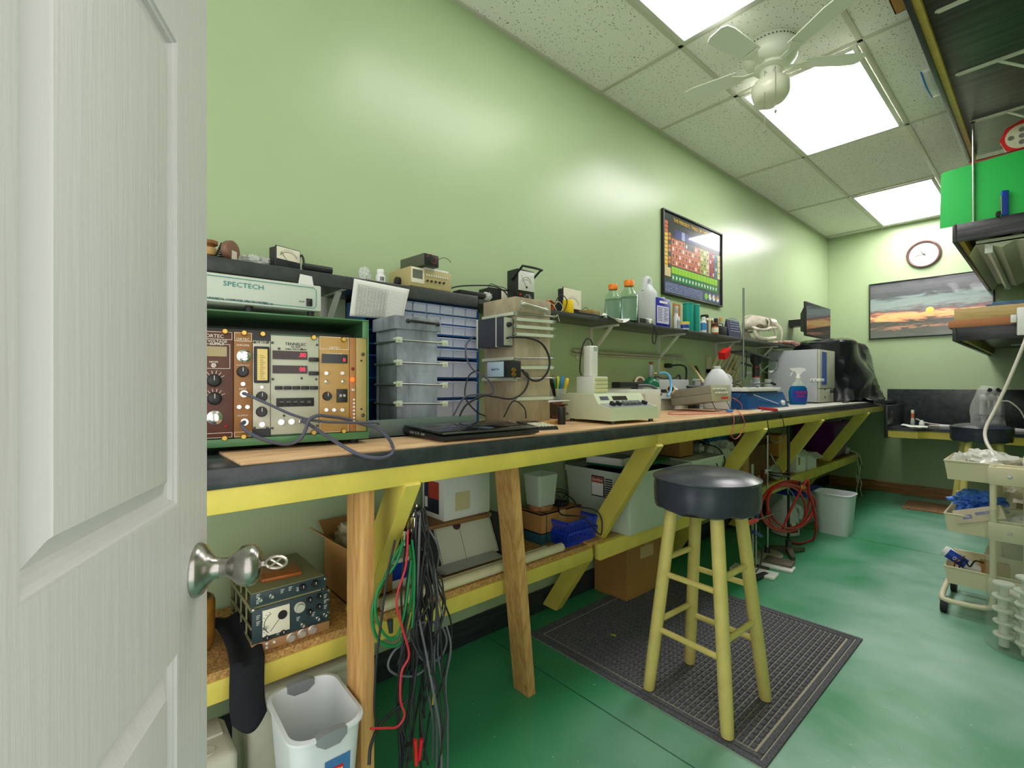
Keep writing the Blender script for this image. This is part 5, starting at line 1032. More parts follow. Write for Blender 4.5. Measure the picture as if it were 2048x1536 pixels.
tag(MB().box((.50, 2.72, HB + .012), (.03, .11, .012), .5, .004).build('blue_pen', mat('marker_blue', (56, 124, 206), 0.35)), 'blue marker lying under the tilted grey counter', 'marker')
# ---------------------------------------------------------------- bottles and jars along the shelf
def atshelf(u, X=.15): return (X, YX(u, X), SZ2)
CAPO = mat('orange_cap', (240, 130, 30), 0.35); WATER = mat('water', (200, 214, 220), 0.02, trans=.9, ior=1.15)
for (u, w_, vt, X, lab) in ((1226, 33, 569, .11, 'clear lab bottle with orange cap, the one behind the paper wrapper'), (1258, 36, 561, .16, 'clear lab bottle with orange cap standing right beside the white jug')):
    c = atshelf(u, X); k = dep(c[0], c[1]) / F; R = w_ * k / 2; H = hz(c[0], c[1], vt) - SZ2
    t = thing('lab_bottle', lab, 'bottle', c, group='orange capped lab bottles')
    MB().lathe([(R * .9, 0), (R, .006), (R, H * .62), (R * .9, H * .68), (R * .52, H * .8), (R * .48, H * .86), (R * .44, H * .86), (R * .48, H * .8), (R * .86, H * .67), (R * .95, H * .61), (R * .95, .008), (0, .006)], n=28, cap0=True, cap1=False).build('glass', GLASS, t)
    MB().lathe([(R * .93, .009), (R * .94, H * .60), (0, H * .601)], n=28).build('contents', WATER, t)
    MB().lathe([(R * .55, H * .86), (R * .55, H * .985), (R * .5, H), (0, H)], n=24).build('cap', CAPO, t)
c = atshelf(1294, .125); k = dep(c[0], c[1]) / F; H = hz(c[0], c[1], 556) - SZ2; R = 17 * k
t = thing('plastic_jug', 'tall translucent white jug with built-in handle beside the blue can', 'jug', c)
rg = [[(R * s_ * (abs(math.cos(a)) ** .55) * math.copysign(1, math.cos(a)), R * s_ * (abs(math.sin(a)) ** .55) * math.copysign(1, math.sin(a)), z) for a in [2 * PI * i / 28 + .01 for i in range(28)]] for s_, z in ((.9, 0), (1, .008), (1, H * .64), (.97, H * .70), (.62, H * .80), (.4, H * .86))]
MB().skin(rg).build('body', MILK, t)
MB().tube([(0, R * .8, H * .68), (0, R * .62, H * .84), (0, R * .42, H * .96), (0, R * .0, H * .985), (0, -R * .35, H * .95), (0, -R * .55, H * .84), (0, -R * .7, H * .72)], .016, 12, sm=4).build('handle', MILK, t)
c = (.185, YX(1277, .185), SZ2); w9 = YX(1306, .185) - c[1]
t = thing('camera', 'small silver camera with strap hanging over the shelf edge', 'camera', c); MB().bb((-.03, 0, 0), (0, w9, .036), .006).build('body', mat('camera_silver', (150, 152, 152), 0.3, .5), t); MB().bb((0, w9 * .1, .006), (.002, w9 * .5, .03)).build('screen', BLACK, t)
MB().lathe([(.012, 0), (.012, .004), (0, .005)], (0, w9 * .78, .018), (1, 0, 0), 18).build('lens', METERF, t)
MB().tube([(0, w9 * .9, .008), (.018, w9 * .9, -.01), (.02, w9 * .75, -.07), (.02, w9 * .8, -.105), (.02, w9 * .95, -.10), (.02, w9 * 1.0, -.04), (.012, w9 * .95, 0)], .003, 8, sm=6).build('strap', BLKRUB, t)
t, w9, h9 = bxat('solvent_can', 'blue and white metal can with white cap on the shelf', 'can', 1313, 1341, 597, .18, .06, mat('can_blue', (38, 36, 160), 0.3), zb_=SZ2)
MB().bb((0, w9 * .03, h9 * .12), (.001, w9 * .88, h9 * .72)).build('label', mat('label_pale', (206, 206, 226), 0.5), t)
k = MB()
for i in range(9): k.bb((.001, w9 * .08, h9 * .2 + i * h9 * .055), (.0016, w9 * (.38 if i % 2 else .42), h9 * .2 + i * h9 * .055 + .003)); k.bb((.001, w9 * .5, h9 * .2 + i * h9 * .055), (.0016, w9 * (.82 if i % 3 else .7), h9 * .2 + i * h9 * .055 + .003))
k.build('print_lines', mat('ink_blue', (70, 70, 150), 0.5), t)
MB().lathe([(.016, h9), (.016, h9 + .014), (0, h9 + .014)], (-.03, w9 * .72, 0), n=20).build('cap', WHITE, t)
MB().bb((.001, w9 * .2, h9 * .82), (.0016, w9 * .75, h9 * .9)).build('title_print', WINK, t)
def jar(name, label, cat, u, vt, w_, m_, cap, X=.16, capf=.82, neck=.7, sh=.78, group=None, band=None):
    c = atshelf(u, X); k = dep(c[0], c[1]) / F; R = w_ * k / 2; H = hz(c[0], c[1], vt) - SZ2
    t = thing(name, label, cat, c, group=group)
    MB().lathe([(R * .94, 0), (R, .004), (R, H * sh * .9), (R * neck, H * sh), (R * neck, H * capf)], n=22).build('body', m_, t)
    MB().lathe([(R * neck * 1.1, H * capf - .002), (R * neck * 1.1, H * .98), (R * neck * .95, H), (0, H)], n=22).build('cap', cap, t)
    if band: MB().lathe([(R * 1.01, H * .15), (R * 1.01, H * .6)], n=22, cap0=False, cap1=False).build('label', band, t)
    return t
SILVC = mat('silver_plastic', (176, 182, 180), 0.35, .3)
jar('spray_bottle', 'slim silver topped bottle right of the blue can', 'bottle', 1352, 613, 9, WHITE, SILVC, .17, .72, .8, .6)
jar('spray_bottle', 'short grey bottle in front of the brown pegboard scrap', 'bottle', 1357, 634, 8, SILVC, WHITE, .185, .8, .6)
m = MB(); y0, y1 = YX(1348, .06), YX(1362, .06); z1_ = hz(.06, y0, 606); m.bb((.05, y0, SZ2), (.056, y1, z1_))
for i in range(4):
    for j in range(6): m.cyl((.056, y0 + (i + .5) * (y1 - y0) / 4, SZ2 + .02 + j * (z1_ - SZ2 - .03) / 6), (.0565, y0 + (i + .5) * (y1 - y0) / 4, SZ2 + .02 + j * (z1_ - SZ2 - .03) / 6), .004, n=8, mi=1)
tag(m.build('pegboard_scrap', [mat('pegboard_brown', (176, 118, 62), 0.6), mat('hole_dark', (80, 50, 26), 0.8)]), 'small piece of brown pegboard standing against the wall on the shelf', 'board')
TEALB = mat('teal_bottle', (24, 158, 146), 0.4)
jar('tall_bottle', 'taller of the two tall teal canisters', 'bottle', 1376, 606, 20, TEALB, TEALB, .15, .97, .98, .96, 'teal canisters')
jar('tall_bottle', 'slimmer of the two tall teal canisters, beside the blue labelled bottle', 'bottle', 1393, 609, 12, TEALB, TEALB, .16, .97, .98, .96, 'teal canisters')
jar('jar', 'short white jar with yellow lid in front of the teal canisters', 'jar', 1369, 644, 18, WHITE, mat('yellow_lid', (236, 210, 70), 0.35), .19, .74, .97, .7, band=mat('band_blue', (40, 70, 160), .4))
jar('bottle', 'small white bottle with light blue label next to the teal canisters', 'bottle', 1407, 634, 12, WHITE, WHITE, .185, .85, .6, .75, band=mat('band_sky', (60, 140, 200), .4))
jar('jar', 'clear jar with wide dark lid behind the blue labelled bottle', 'jar', 1409, 630, 15, CLEARP, BLKRUB, .12, .82, .95, .78)
for i, u in enumerate((1414, 1419, 1424)): jar('vial', ['brown', 'clear', 'reddish'][i] + ' glass vial with cream cap in the row of vials', 'vial', u, 636, 5.2, [mat('vial_brown', (120, 80, 50), .2), CLEARP, mat('vial_red', (150, 84, 66), .2)][i], CREAM, .16, .86, .9, .82, 'row of vials')
jar('bottle', 'squat amber bottle with brown cap and cream label', 'bottle', 1430, 647, 13, mat('amber_glass', (176, 100, 34), .1), mat('cap_brown', (84, 50, 34), .4), .19, .78, .85, .72, band=METERF)
jar('bottle', 'amber bottle with dark cap standing behind the squat amber one', 'bottle', 1432, 637, 9, mat('amber_glass2', (140, 84, 40), .1), BLKRUB, .12, .8, .8, .75)
jar('bottle', 'clear bottle with orange stopper behind the black camera-like box', 'bottle', 1441, 636, 8, CLEARP, mat('stopper_orange', (200, 140, 70), .5), .12, .82, .7, .7)
t, w9, h9 = bxat('black_box', 'small black box with carrying bail beside the dark blue pouch', 'box', 1437, 1454, 652, .19, .05, BLACK, zb_=SZ2); MB().tube([(-.02, w9 * .15, h9), (-.02, w9 * .2, h9 + .02), (-.02, w9 * .8, h9 + .02), (-.02, w9 * .85, h9)], .003, 6, sm=1).build('bail', BLKRUB, t)
m = MB(); y0, y1 = YX(1453, .17), YX(1478, .17); zt_ = hz(.17, y0, 638); NAVY = mat('navy_pouch', (48, 50, 86), .35)
m.skin([[(.145, y0, SZ2), (.19, y0, SZ2), (.19, y1, SZ2), (.145, y1, SZ2)], [(.15, y0, SZ2 + .05), (.182, y0, SZ2 + .05), (.182, y1, SZ2 + .05), (.15, y1, SZ2 + .05)], [(.164, y0, zt_), (.168, y0, zt_), (.168, y1, zt_), (.164, y1, zt_)]])
po = tag(m.build('pouch', NAVY), 'dark blue printed foil pouch standing beside the skull', 'pouch')
k = MB()
for i in range(6): k.bb((.186 - i * .0022, y0 + .03, SZ2 + .04 + i * .018), (.1865 - i * .0022, y1 - .03 - (i % 2) * .02, SZ2 + .047 + i * .018))
k.build('print_lines', mat('print_lilac', (180, 182, 210), .5), po)
# sabre-toothed skull replica, snout turned out from the wall
BONE = mat('bone', (226, 218, 200), 0.4, var=.16, vs=16, bump=.15, bs=40)
b0_ = Vector((.055, YX(1484, .055), SZ2)); b1_ = Vector((.205, YX(1550, .205), SZ2)); dv = b1_ - b0_; Ls = dv.length
hS = hz(.12, (b0_.y + b1_.y) / 2, 630) - SZ2
t = thing('skull', 'bone coloured sabre-toothed skull replica on the shelf', 'skull', b0_, -math.atan2(dv.x, dv.y))
KM = Matrix.Diagonal((Ls * .5, Ls, hS, 1))
m = MB(KM); n = 24; rg = []
for y, zc_, hx_, hz_ in ((.0, .60, .05, .06), (.04, .60, .18, .18), (.12, .64, .25, .24), (.25, .70, .30, .26), (.38, .72, .34, .25), (.5, .70, .38, .24), (.58, .70, .44, .25), (.66, .69, .36, .24), (.78, .69, .27, .20), (.90, .70, .25, .18), (1.0, .70, .22, .15), (1.03, .70, .12, .08)):
    rg.append([(hx_ * math.cos(a) * (1 + .10 * math.sin(3 * a + y * 9)), y, zc_ + hz_ * math.sin(a) * (1 + .08 * math.sin(2 * a + y * 12))) for a in [2 * PI * i / n for i in range(n)]])
m.skin(rg)
for sx3 in (-1, 1):
    m.tube([(sx3 * .26, .2, .52), (sx3 * .50, .34, .42), (sx3 * .56, .50, .42), (sx3 * .48, .62, .48), (sx3 * .30, .74, .50)], .055, 10, sm=5)
    m.tube([(sx3 * .40, .56, .86), (sx3 * .52, .60, .72), (sx3 * .48, .60, .52)], .035, 8, sm=5)
    m.tube([(sx3 * .16, .78, .54), (sx3 * .2, .92, .52), (sx3 * .18, 1.0, .54)], .05, 8, sm=4)
m.tube([(0, .02, .78), (0, .15, .93), (0, .3, .96), (0, .42, .93)], .035, 8, sm=5)
m.build('cranium', BONE, t, sub=1)
SOCK = mat('socket_dark', (104, 94, 74), .8)
m_ = lambda k, p: (setattr(k, 'M', KM), k.sph(p[0], p[1], p[2], 14))
each('eye_socket', SOCK, t, m_, [((.37, .66, .72), .09, (.55, .8, 1.3)), ((-.37, .66, .72), .09, (.55, .8, 1.3)), ((.0, 1.0, .74), .09, (1.3, .5, 1.1)), ((.31, .42, .56), .09, (.6, 1.2, 1))])
m = MB(KM)
for sx3 in (-1, 1): m.tube([(sx3 * .34, .26, .42), (sx3 * .34, .34, .18), (sx3 * .30, .55, .10), (sx3 * .2, .8, .12), (sx3 * .06, .97, .16)], .085, 10, sm=5, r2=.07)
m.build('lower_jaw', BONE, t)
each('canine_tooth', mat('tooth', (232, 224, 208), .3), t, lambda k, sx3: (setattr(k, 'M', KM), k.tube([(sx3 * .2, .93, .66), (sx3 * .22, 1.05, .54), (sx3 * .22, 1.12, .34), (sx3 * .2, 1.10, .04)], .065, 12, sm=6, r2=.012)), [-1, 1])
each('molar', mat('tooth', (232, 224, 208), .3), t, lambda k, p: (setattr(k, 'M', KM), k.cyl((.24, p, .50), (.24, p + .01, .38), .04, .02, n=8)), [.62, .70, .78])
tag(blob(MB(), (.11, YX(1572, .11), SZ2 + .022), (.08, .12, .03), 6.0, .3, 3, 40).build('plastic_bag', mat('bag_white', (214, 208, 204), .3, trans=.2, ior=1.1), angle=30), 'flat pale plastic bag lying right of the skull', 'bag')
# wall television beyond the shelf
tv = thing('television', 'black flat television on the wall beyond the skull', 'television', (.24, YX(1612, .24), hz(.24, YX(1612, .24), 671)))
wt_ = YX(1661, .24) - YX(1612, .24); ht_ = hz(.24, YX(1612, .24), 602) - tv.location.z
MB().bb((-.02, 0, 0), (0, wt_, ht_), .004).skin([[(-.02, .03, .03), (-.02, wt_ - .03, .03), (-.02, wt_ - .03, ht_ - .03), (-.02, .03, ht_ - .03)], [(-.07, .08, .05), (-.07, wt_ - .08, .05), (-.07, wt_ - .08, ht_ - .1), (-.07, .08, ht_ - .1)]]).build('housing', BLACK, tv)
MB().bb((0, .012, .012), (.001, wt_ - .012, ht_ - .012)).build('screen', mat('tv_screen', (16, 18, 20), .05, coat=.5), tv); MB().bb((-.238, wt_ * .4, ht_ * .4), (-.07, wt_ * .6, ht_ * .6)).build('wall_arm', BLACK, tv)
# papers and small boxes at the shelf end
y0, y1 = YX(1556, .12), YX(1588, .12)
tag(blob(MB(), (.12, (y0 + y1) / 2, SZ2 + .022), (.09, (y1 - y0) / 2, .024), 11., .25, 4, 36).build('snack_bag', mat('snack_bag', (196, 176, 160), .45, col2=(196, 120, 110), vs=18), angle=30), 'patterned reddish and cream packet lying at the end of the shelf', 'packet')
# ---------------------------------------------------------------- far half of the bench
BW = HB + .004
rd = (.26, YX(1487, .26)); t = thing('ring_stand', 'tall steel rod stand rising past the shelf on the bench', 'lab stand', (rd[0], rd[1], BW)); MB().cyl((0, 0, .01), (0, 0, hz(*rd, 576) - BW), .0065, n=14).build('rod', mat('rod_steel', (150, 154, 156), .25, .9), t); MB().bb((-.07, -.08, 0), (.07, .05, .012), .003).build('base', WG, t)
# drying rack of pale dowels
t = thing('drying_rack', 'drying rack of slanting pale dowels against the wall', 'rack', (0, 0, BW)); PALE = mat('dowel', (222, 208, 150), .5)
y0, y1 = YX(1418, .05), YX(1490, .05)
MB().bb((.004, y0 + .05, .0), (.03, y0 + .08, .36)).bb((.004, y1 - .12, .0), (.03, y1 - .09, .36)).bb((.004, y0 + .05, .10), (.03, y1 - .09, .13)).bb((.004, y0 + .05, .24), (.03, y1 - .09, .27)).build('back_frame', mat('rack_cream', (206, 204, 168), .5), t)
dw = [(1422, 742, 1436, 711), (1433, 741, 1450, 707), (1440, 741, 1462, 697), (1450, 742, 1470, 700), (1460, 740, 1478, 700), (1468, 738, 1482, 706), (1445, 768, 1462, 735), (1455, 768, 1470, 744), (1466, 765, 1478, 735), (1468, 778, 1488, 745), (1470, 790, 1484, 765)]
each('dowel', PALE, t, lambda k, p: k.cyl(P(p[0], p[1], X=.03) - Vector((0, 0, BW)), P(p[2], p[3], X=.13) - Vector((0, 0, BW)), .0065, n=10), dw)
sc0 = P(1443, 705, X=.16); t = thing('scoop', 'red plastic scoop hooked over the top dowels', 'scoop', sc0, rot=(.3, .2, 0)); k_ = dep(sc0.x, sc0.y) / F
MB().skin([[(0, -12 * k_, -10 * k_), (.05, -12 * k_, -10 * k_), (.05, 8 * k_, -8 * k_), (0, 8 * k_, -8 * k_)], [(0, -13 * k_, 4 * k_), (.05, -13 * k_, 4 * k_), (.05, 8 * k_, 8 * k_), (0, 8 * k_, 8 * k_)]]).build('bowl', RED, t); MB().cyl((.025, 8 * k_, 3 * k_), (.025, 20 * k_, 6 * k_), .008, n=10).build('handle', RED, t)
for i, (u0, v0, u1, v1, m_, nm) in enumerate(((1381, 728, 1404, 760, PALE, 'pale'), (1391, 733, 1406, 762, mat('dowel_dark', (84, 76, 50), .5), 'dark'))):
    a, b_ = P(u0, v0, X=.02), P(u1, v1, X=.12); a.z = max(a.z, .99); tag(MB().cyl(a, b_ + (b_ - a) * 1.1, .010, n=10).build('stick', m_), nm + ' stick leaning on the wall left of the milk jug', 'stick')
for i, (u, X, w_, vt, m_, lab) in enumerate(((1400, .12, 10, 757, SILVC, 'short metal clamp rod behind the milk jug'), (1392, .2, 14, 770, BLACK, 'black clamp block between grey power supply and milk jug'))):
    y_ = YX(u, X); tag(MB().bb((X - .03, y_ - .05, BW), (X, y_ + .05, hz(X, y_, vt) - .02), .004).cyl((X - .015, y_ - .08, hz(X, y_, vt) - .012), (X - .015, y_ + .1, hz(X, y_, vt) - .012), .009, n=10).build('clamp', m_), lab, 'clamp')
# USB microscope on its stand
mcx = (.22, YX(1512, .22)); k_ = dep(*mcx) / F; zv = lambda v: hz(mcx[0], mcx[1], v) - BW
t = thing('digital_microscope', 'black digital microscope with tilted flat screen on the bench', 'microscope', (mcx[0], mcx[1], BW))
MB().lathe([(7 * k_, zv(755)), (7 * k_, zv(734)), (6 * k_, zv(733)), (6 * k_, zv(730)), (10 * k_, zv(724)), (11 * k_, zv(714)), (0, zv(713))], n=22).build('barrel', mat('scope_black', (44, 42, 44), .35), t)
for v in (734, 754): MB().lathe([(7.2 * k_, zv(v) - .004), (7.4 * k_, zv(v)), (7.2 * k_, zv(v) + .004)], n=22, cap0=False, cap1=False).build('red_ring', mat('ring_red', (150, 50, 40), .4), t)
a, b_ = P(1477, 703, X=mcx[0]) - t.location, P(1541, 722, X=mcx[0]) - t.location; dirn = (b_ - a).normalized(); up = Vector((0, -dirn.z, dirn.y)) * .007
MB().skin([[a + Vector((-.06, 0, 0)) + up, a + Vector((.06, 0, 0)) + up, a + Vector((.06, 0, 0)) - up, a + Vector((-.06, 0, 0)) - up], [b_ + Vector((-.06, 0, 0)) + up, b_ + Vector((.06, 0, 0)) + up, b_ + Vector((.06, 0, 0)) - up, b_ + Vector((-.06, 0, 0)) - up]]).build('screen_slab', mat('slab_black', (50, 54, 62), .25), t)
MB().lathe([(8 * k_, zv(776)), (8 * k_, zv(765)), (7 * k_, zv(764)), (7 * k_, zv(755))], n=22).build('clear_collar', mat('collar_clear', (196, 206, 206), .15, trans=.4, ior=1.2), t)
MB().bb((-.09, -.03, 0), (.04, .1, zv(778)), .004).cyl((-.06, .06, 0), (-.06, .06, zv(760)), .008, n=12).bb((-.07, -.01, zv(745) - .01), (-.0, .07, zv(745) + .008)).build('stand', WG, t)
MB().tube([P(1493, 712, X=.22) - t.location, P(1492, 735, X=.22) - t.location, P(1490, 755, X=.23) - t.location, P(1470, 765, X=.24) - t.location, P(1455, 770, X=.2) - t.location], .004, 8, sm=6).build('cord', BCAB, t)
MB().lathe([(.004, 0), (10 * k_, .006), (10 * k_, .016), (.004, .02)], P(1492, 732, X=.23) - t.location, (.3, .2, 1), 18).build('thumbwheel', BLACK, t)
t = thing('glass_funnel', 'round clear glass dish leaning in front of the white oven', 'glassware', P(1538, 730, X=.24)); k_ = dep(t.location.x, t.location.y) / F
MB().lathe([(2 * k_, -.03), (9 * k_, -.012), (17 * k_, 0), (16 * k_, .002), (8 * k_, -.01), (1.5 * k_, -.026)], ax=(.5, -.75, .1), n=26).build('bowl', GLASS, t); MB().cyl((0, 0, 0), (-.06, -.02, -.06), .004, n=8).build('stem', GLASS, t); tag(MB().lathe([(.03, 0), (.032, .16), (.026, .163), (.026, .2)], (.13, YX(1536, .13), BW), n=18).lathe([(.045, 0), (.045, .02)], (.13, YX(1536, .13), BW), n=18).build('measuring_cylinder', CLEARP), 'clear measuring cylinder left of the white oven', 'glassware')
# stirrer / hot plate, spray bottle, oven
HPB = mat('hotplate_blue', (30, 92, 156), .3, col2=(24, 74, 130), vs=3)
h0 = (.47, YX(1490, .47)); h1 = YX(1558, .47); h2 = YX(1574, .48); zt_ = hz(h0[0], h0[1], 786)
t = thing('hot_plate', 'blue hot plate stirrer with white top plate on the bench', 'hot plate', (h0[0], h0[1], BW)); hw_ = h2 - h0[1]
MB().skin([[(-.17, 0, .006), (.02, 0, .006), (.02, hw_, .006), (-.17, hw_, .006)], [(-.16, .01, zt_ - BW), (0, .01, zt_ - BW), (0, hw_ - .05, zt_ - BW), (-.16, hw_ - .05, zt_ - BW)]]).build('case', HPB, t)
MB().bb((-.155, .03, zt_ - BW), (-.004, h1 - h0[1] - .02, zt_ - BW + .008)).build('insulation', BLKRUB, t); MB().bb((-.17, .01, zt_ - BW + .008), (.012, h1 - h0[1], zt_ - BW + .032), .003).build('top_plate', WHITE, t)
MB().bb((-.16, -.002, 0), (.022, hw_, .006)).build('base_trim', GREYP, t); k = MB(); knob_(k, (.012, hw_ - .10, .03), .018, .016); k.build('knob', WG, t)
p0_, p1_ = L(1507, 790, frame((h0[0], h0[1], BW)), 'x', .015), L(1556, 808, frame((h0[0], h0[1], BW)), 'x', .018); MB().skin([[p0_, p0_ + Vector((.003, 0, 0)), p0_ + Vector((.003, 0, .004)), p0_ + Vector((0, 0, .004))], [p1_, p1_ + Vector((.003, 0, 0)), p1_ + Vector((.003, 0, .004)), p1_ + Vector((0, 0, .004))]]).build('white_stripe', WHITE, t)
s0_ = P(1596, 809, Z=BW); k_ = dep(s0_.x, s0_.y) / F; zv = lambda v: hz(s0_.x, s0_.y, v) - BW
t = thing('spray_bottle', 'blue glass cleaner spray bottle with white trigger', 'bottle', (s0_.x, s0_.y, BW), -.7); n = 26
LIQ = mat('cleaner_blue', (22, 104, 160), .08, trans=.25, ior=1.2)
rg = [[(7.5 * k_ * d_ * math.cos(a), w_ * k_ * math.sin(a), zv(v)) for a in [2 * PI * i / n for i in range(n)]] for w_, d_, v in ((15.5, .9, 809.5), (17, 1, 807), (18, 1, 798), (19, 1, 785), (17, 1, 776), (13, .9, 772))]
MB().skin(rg).build('liquid_body', LIQ, t)
rg = [[(7 * k_ * d_ * math.cos(a), w_ * k_ * math.sin(a), zv(v)) for a in [2 * PI * i / n for i in range(n)]] for w_, d_, v in ((13, .9, 772), (9, .8, 765), (5, .7, 760), (4.2, .6, 755))]
MB().skin(rg).build('clear_neck', CLEARP, t)
MB().lathe([(5 * k_, zv(757)), (5 * k_, zv(753)), (4 * k_, zv(751)), (4 * k_, zv(748))], n=16).skin([[(-.008, y_ * k_, zv(v)) for y_, v in ((-19, 736.5), (-16, 740), (-6, 744), (-5, 749), (5, 749), (8, 744), (15, 741), (14, 737), (3, 735), (-6, 736))], [(.008, y_ * k_, zv(v)) for y_, v in ((-19, 736.5), (-16, 740), (-6, 744), (-5, 749), (5, 749), (8, 744), (15, 741), (14, 737), (3, 735), (-6, 736))]]).tube([(0, -10 * k_, zv(742)), (0, -13 * k_, zv(747)), (0, -15 * k_, zv(752))], .004, 8).build('trigger_head', WHITE, t)
lb = MB().skin([[(7.6 * k_ * math.cos(a), 17 * k_ * math.sin(a), zv(804)) for a in [-.9 + i * .18 for i in range(11)]], [(8.2 * k_ * math.cos(a), 18.6 * k_ * math.sin(a), zv(796)) for a in [-.9 + i * .18 for i in range(11)]], [(8 * k_ * math.cos(a), 18.4 * k_ * math.sin(a), zv(780)) for a in [-.9 + i * .18 for i in range(11)]]], closed=False, cap0=False, cap1=False).build('label', mat('label_royal', (36, 60, 160), .35), t)
text('GLASS', 8.2 * k_, TX(0, zv(785), 8.4 * k_), mat('print_red', (216, 36, 60), .4), lb); text('tonic', 8.2 * k_, TX(.0, zv(791.5), 8.6 * k_), mat('print_red', (216, 36, 60), .4), lb)
OVW = mat('oven_grey', (186, 190, 196), .4)
o0 = (.454, 4.46); kx_ = .40; yo = .40; zto = hz(o0[0], o0[1], 698) - BW
t = thing('lab_oven', 'white laboratory oven with blue door strip and hinge', 'oven', (o0[0], o0[1], BW))
zp = hz(o0[0], o0[1], 777) - BW
MB().bb((-kx_, 0, .008), (-.02, yo, zto), .004).build('cabinet', OVW, t)
MB().bb((-.018, .002, zp), (.0, yo - .002, zto - .002), .003).build('door', mat('oven_door', (190, 196, 176), .4), t)
MB().bb((-.02, .0, .008), (-.002, yo - .03, zp - .004), .002).build('control_panel', mat('oven_panel', (172, 176, 156), .4), t)
uo = lambda u: L(u, 740, frame((o0[0], o0[1], BW)), 'x', 0).y
MB().bb((0, uo(1644), zp + .03), (.002, uo(1653), zto - .02)).build('blue_strip', BLUE, t); MB().bb((0, uo(1654), zto - .09), (.0015, uo(1657), zto - .01)).build('note', mat('note_yellow', (206, 206, 150), .6), t)
hzv = hz(o0[0], o0[1], 760) - BW
MB().bb((-.07, -.004, hzv - .012), (.0, 0, hzv + .012), .001).bb((-.002, -.004, hzv - .012), (.003, uo(1648), hzv + .012), .001).build('hinge', WHITE, t); each('screw', DSTEEL, t, lambda k, p: k.cyl((p, -.006, hzv), (p, -.004, hzv), .004, n=10), [-.055, -.03])
k = MB(); knob_(k, (-.002, uo(1662), .10), .018, .02); k.build('knob', BLACK, t); each('socket', BLACK, t, lambda k, p: k.cyl((-.002, uo(p[0]), p[1]), (.002, uo(p[0]), p[1]), .008, n=12), [(1650, .115), (1650, .05)])
each('foot', BLKRUB, t, lambda k, p: k.cyl((p[0], p[1], 0), (p[0], p[1], .009), .014, n=12), [(-.05, .05), (-.05, yo - .05), (-kx_ + .05, .05), (-kx_ + .05, yo - .05)])
# black bag over the equipment behind the oven
BGB = mat('black_bag', (30, 32, 38), .22, spec=.6)
def bagf(u, v):
    a = 2 * PI * u; e = v
    cx_, cy_ = .32, 5.50; rx, ry = .30, .56
    sq = (abs(math.cos(a)) ** 4 + abs(math.sin(a)) ** 4) ** -.25
    base = Vector((cx_ + rx * math.cos(a) * sq, cy_ + ry * math.sin(a) * sq, 0))
    hb = hz(.3, cy_, 679) - BW - .006
    zz_ = hb * (1 - e ** 2.2) if e < 1 else 0
    r = min(1.0, .12 + e * 2.2) if e < .4 else 1.0
    if e < .4: z = hb * (1 - .10 * (e / .4) ** 2)
    else: z = hb * .90 * (1 - (e - .4) / .6)
    tp = 1 - .5 * (z / hb) ** .8 * max(0, math.cos(a - .5)) - .04
    p = Vector((cx_ + (base.x - cx_) * r * tp, cy_ + (base.y - cy_) * r * tp, z))
    nn = mnoise.noise(Vector((a * 1.6, e * 3.0, 1.3))); n2 = 1 - abs(mnoise.noise(Vector((math.cos(a) * 2.2 + e * 1.5, math.sin(a) * 2.2 - e * 2, 4.0 + e)))) * 2
    f = .05 * nn + .045 * n2
    d = Vector((math.cos(a), math.sin(a), .35))
    p += d * f * min(1, .3 + e)
    p.x = max(p.x, .01)
    p.z = max(p.z, .002 + .01 * (1 + nn)) + BW; return p
m = MB(); m.grid(bagf, 72, 36, wrap=True); gbc = tag(m.build('garbage_bag_cover', BGB, angle=28), 'glossy black plastic bag covering equipment behind the white oven', 'bag')
m = MB(); m.grid(lambda u, v: Vector((min(.42 + .28 * u, .672), 5.12 + .40 * v + .05 * u * v, BW + .012 + .16 * (1 - u) ** 2 + .02 * abs(mnoise.noise(Vector((u * 5, v * 5, 0)))) - .07 * max(0, u - .9) / .1 * (.4 + .6 * v))), 18, 18)
m.build('loose_corner', BGB, gbc, solid=.001)
t = thing('plug_adapter', 'bright orange plug adapter beside the white oven', 'adapter', (.40, 4.93, BW + .06)); k_ = dep(.4, 4.93) / F; zz1 = hz(.4, 4.93, 768) - BW - .06
MB().bb((-.05, 0, 0), (0, .11, zz1), .006).bb((-.04, .03, -.06), (-.01, .08, 0)).build('body', mat('adapter_orange', (244, 130, 44), .4), t); each('slot', mat('slot_dark', (150, 70, 20), .6), t, bx, [((0, .03, zz1 * .3), (.001, .036, zz1 * .7)), ((0, .06, zz1 * .3), (.001, .066, zz1 * .7))])
tag(MB().bb((.42, 4.98, BW), (.52, 5.40, BW + .035), .004).build('power_bar', mat('bar_grey', (150, 152, 156), .4)), 'grey power bar lying on the bench right of the oven', 'power strip')
each_ = [(.56, 4.75, .10), (.58, 5.12, .09), (.5, 5.9, .12)]
for i, (x_, y_, l_) in enumerate(each_): tag(MB().box((x_, y_, BW + .005), (.03, l_, .01), .05, .002).build('clip', DSTEEL), 'small dark metal clip ' + ['in front of the oven', 'in front of the grey power bar', 'on the far end of the bench'][i], 'clip')
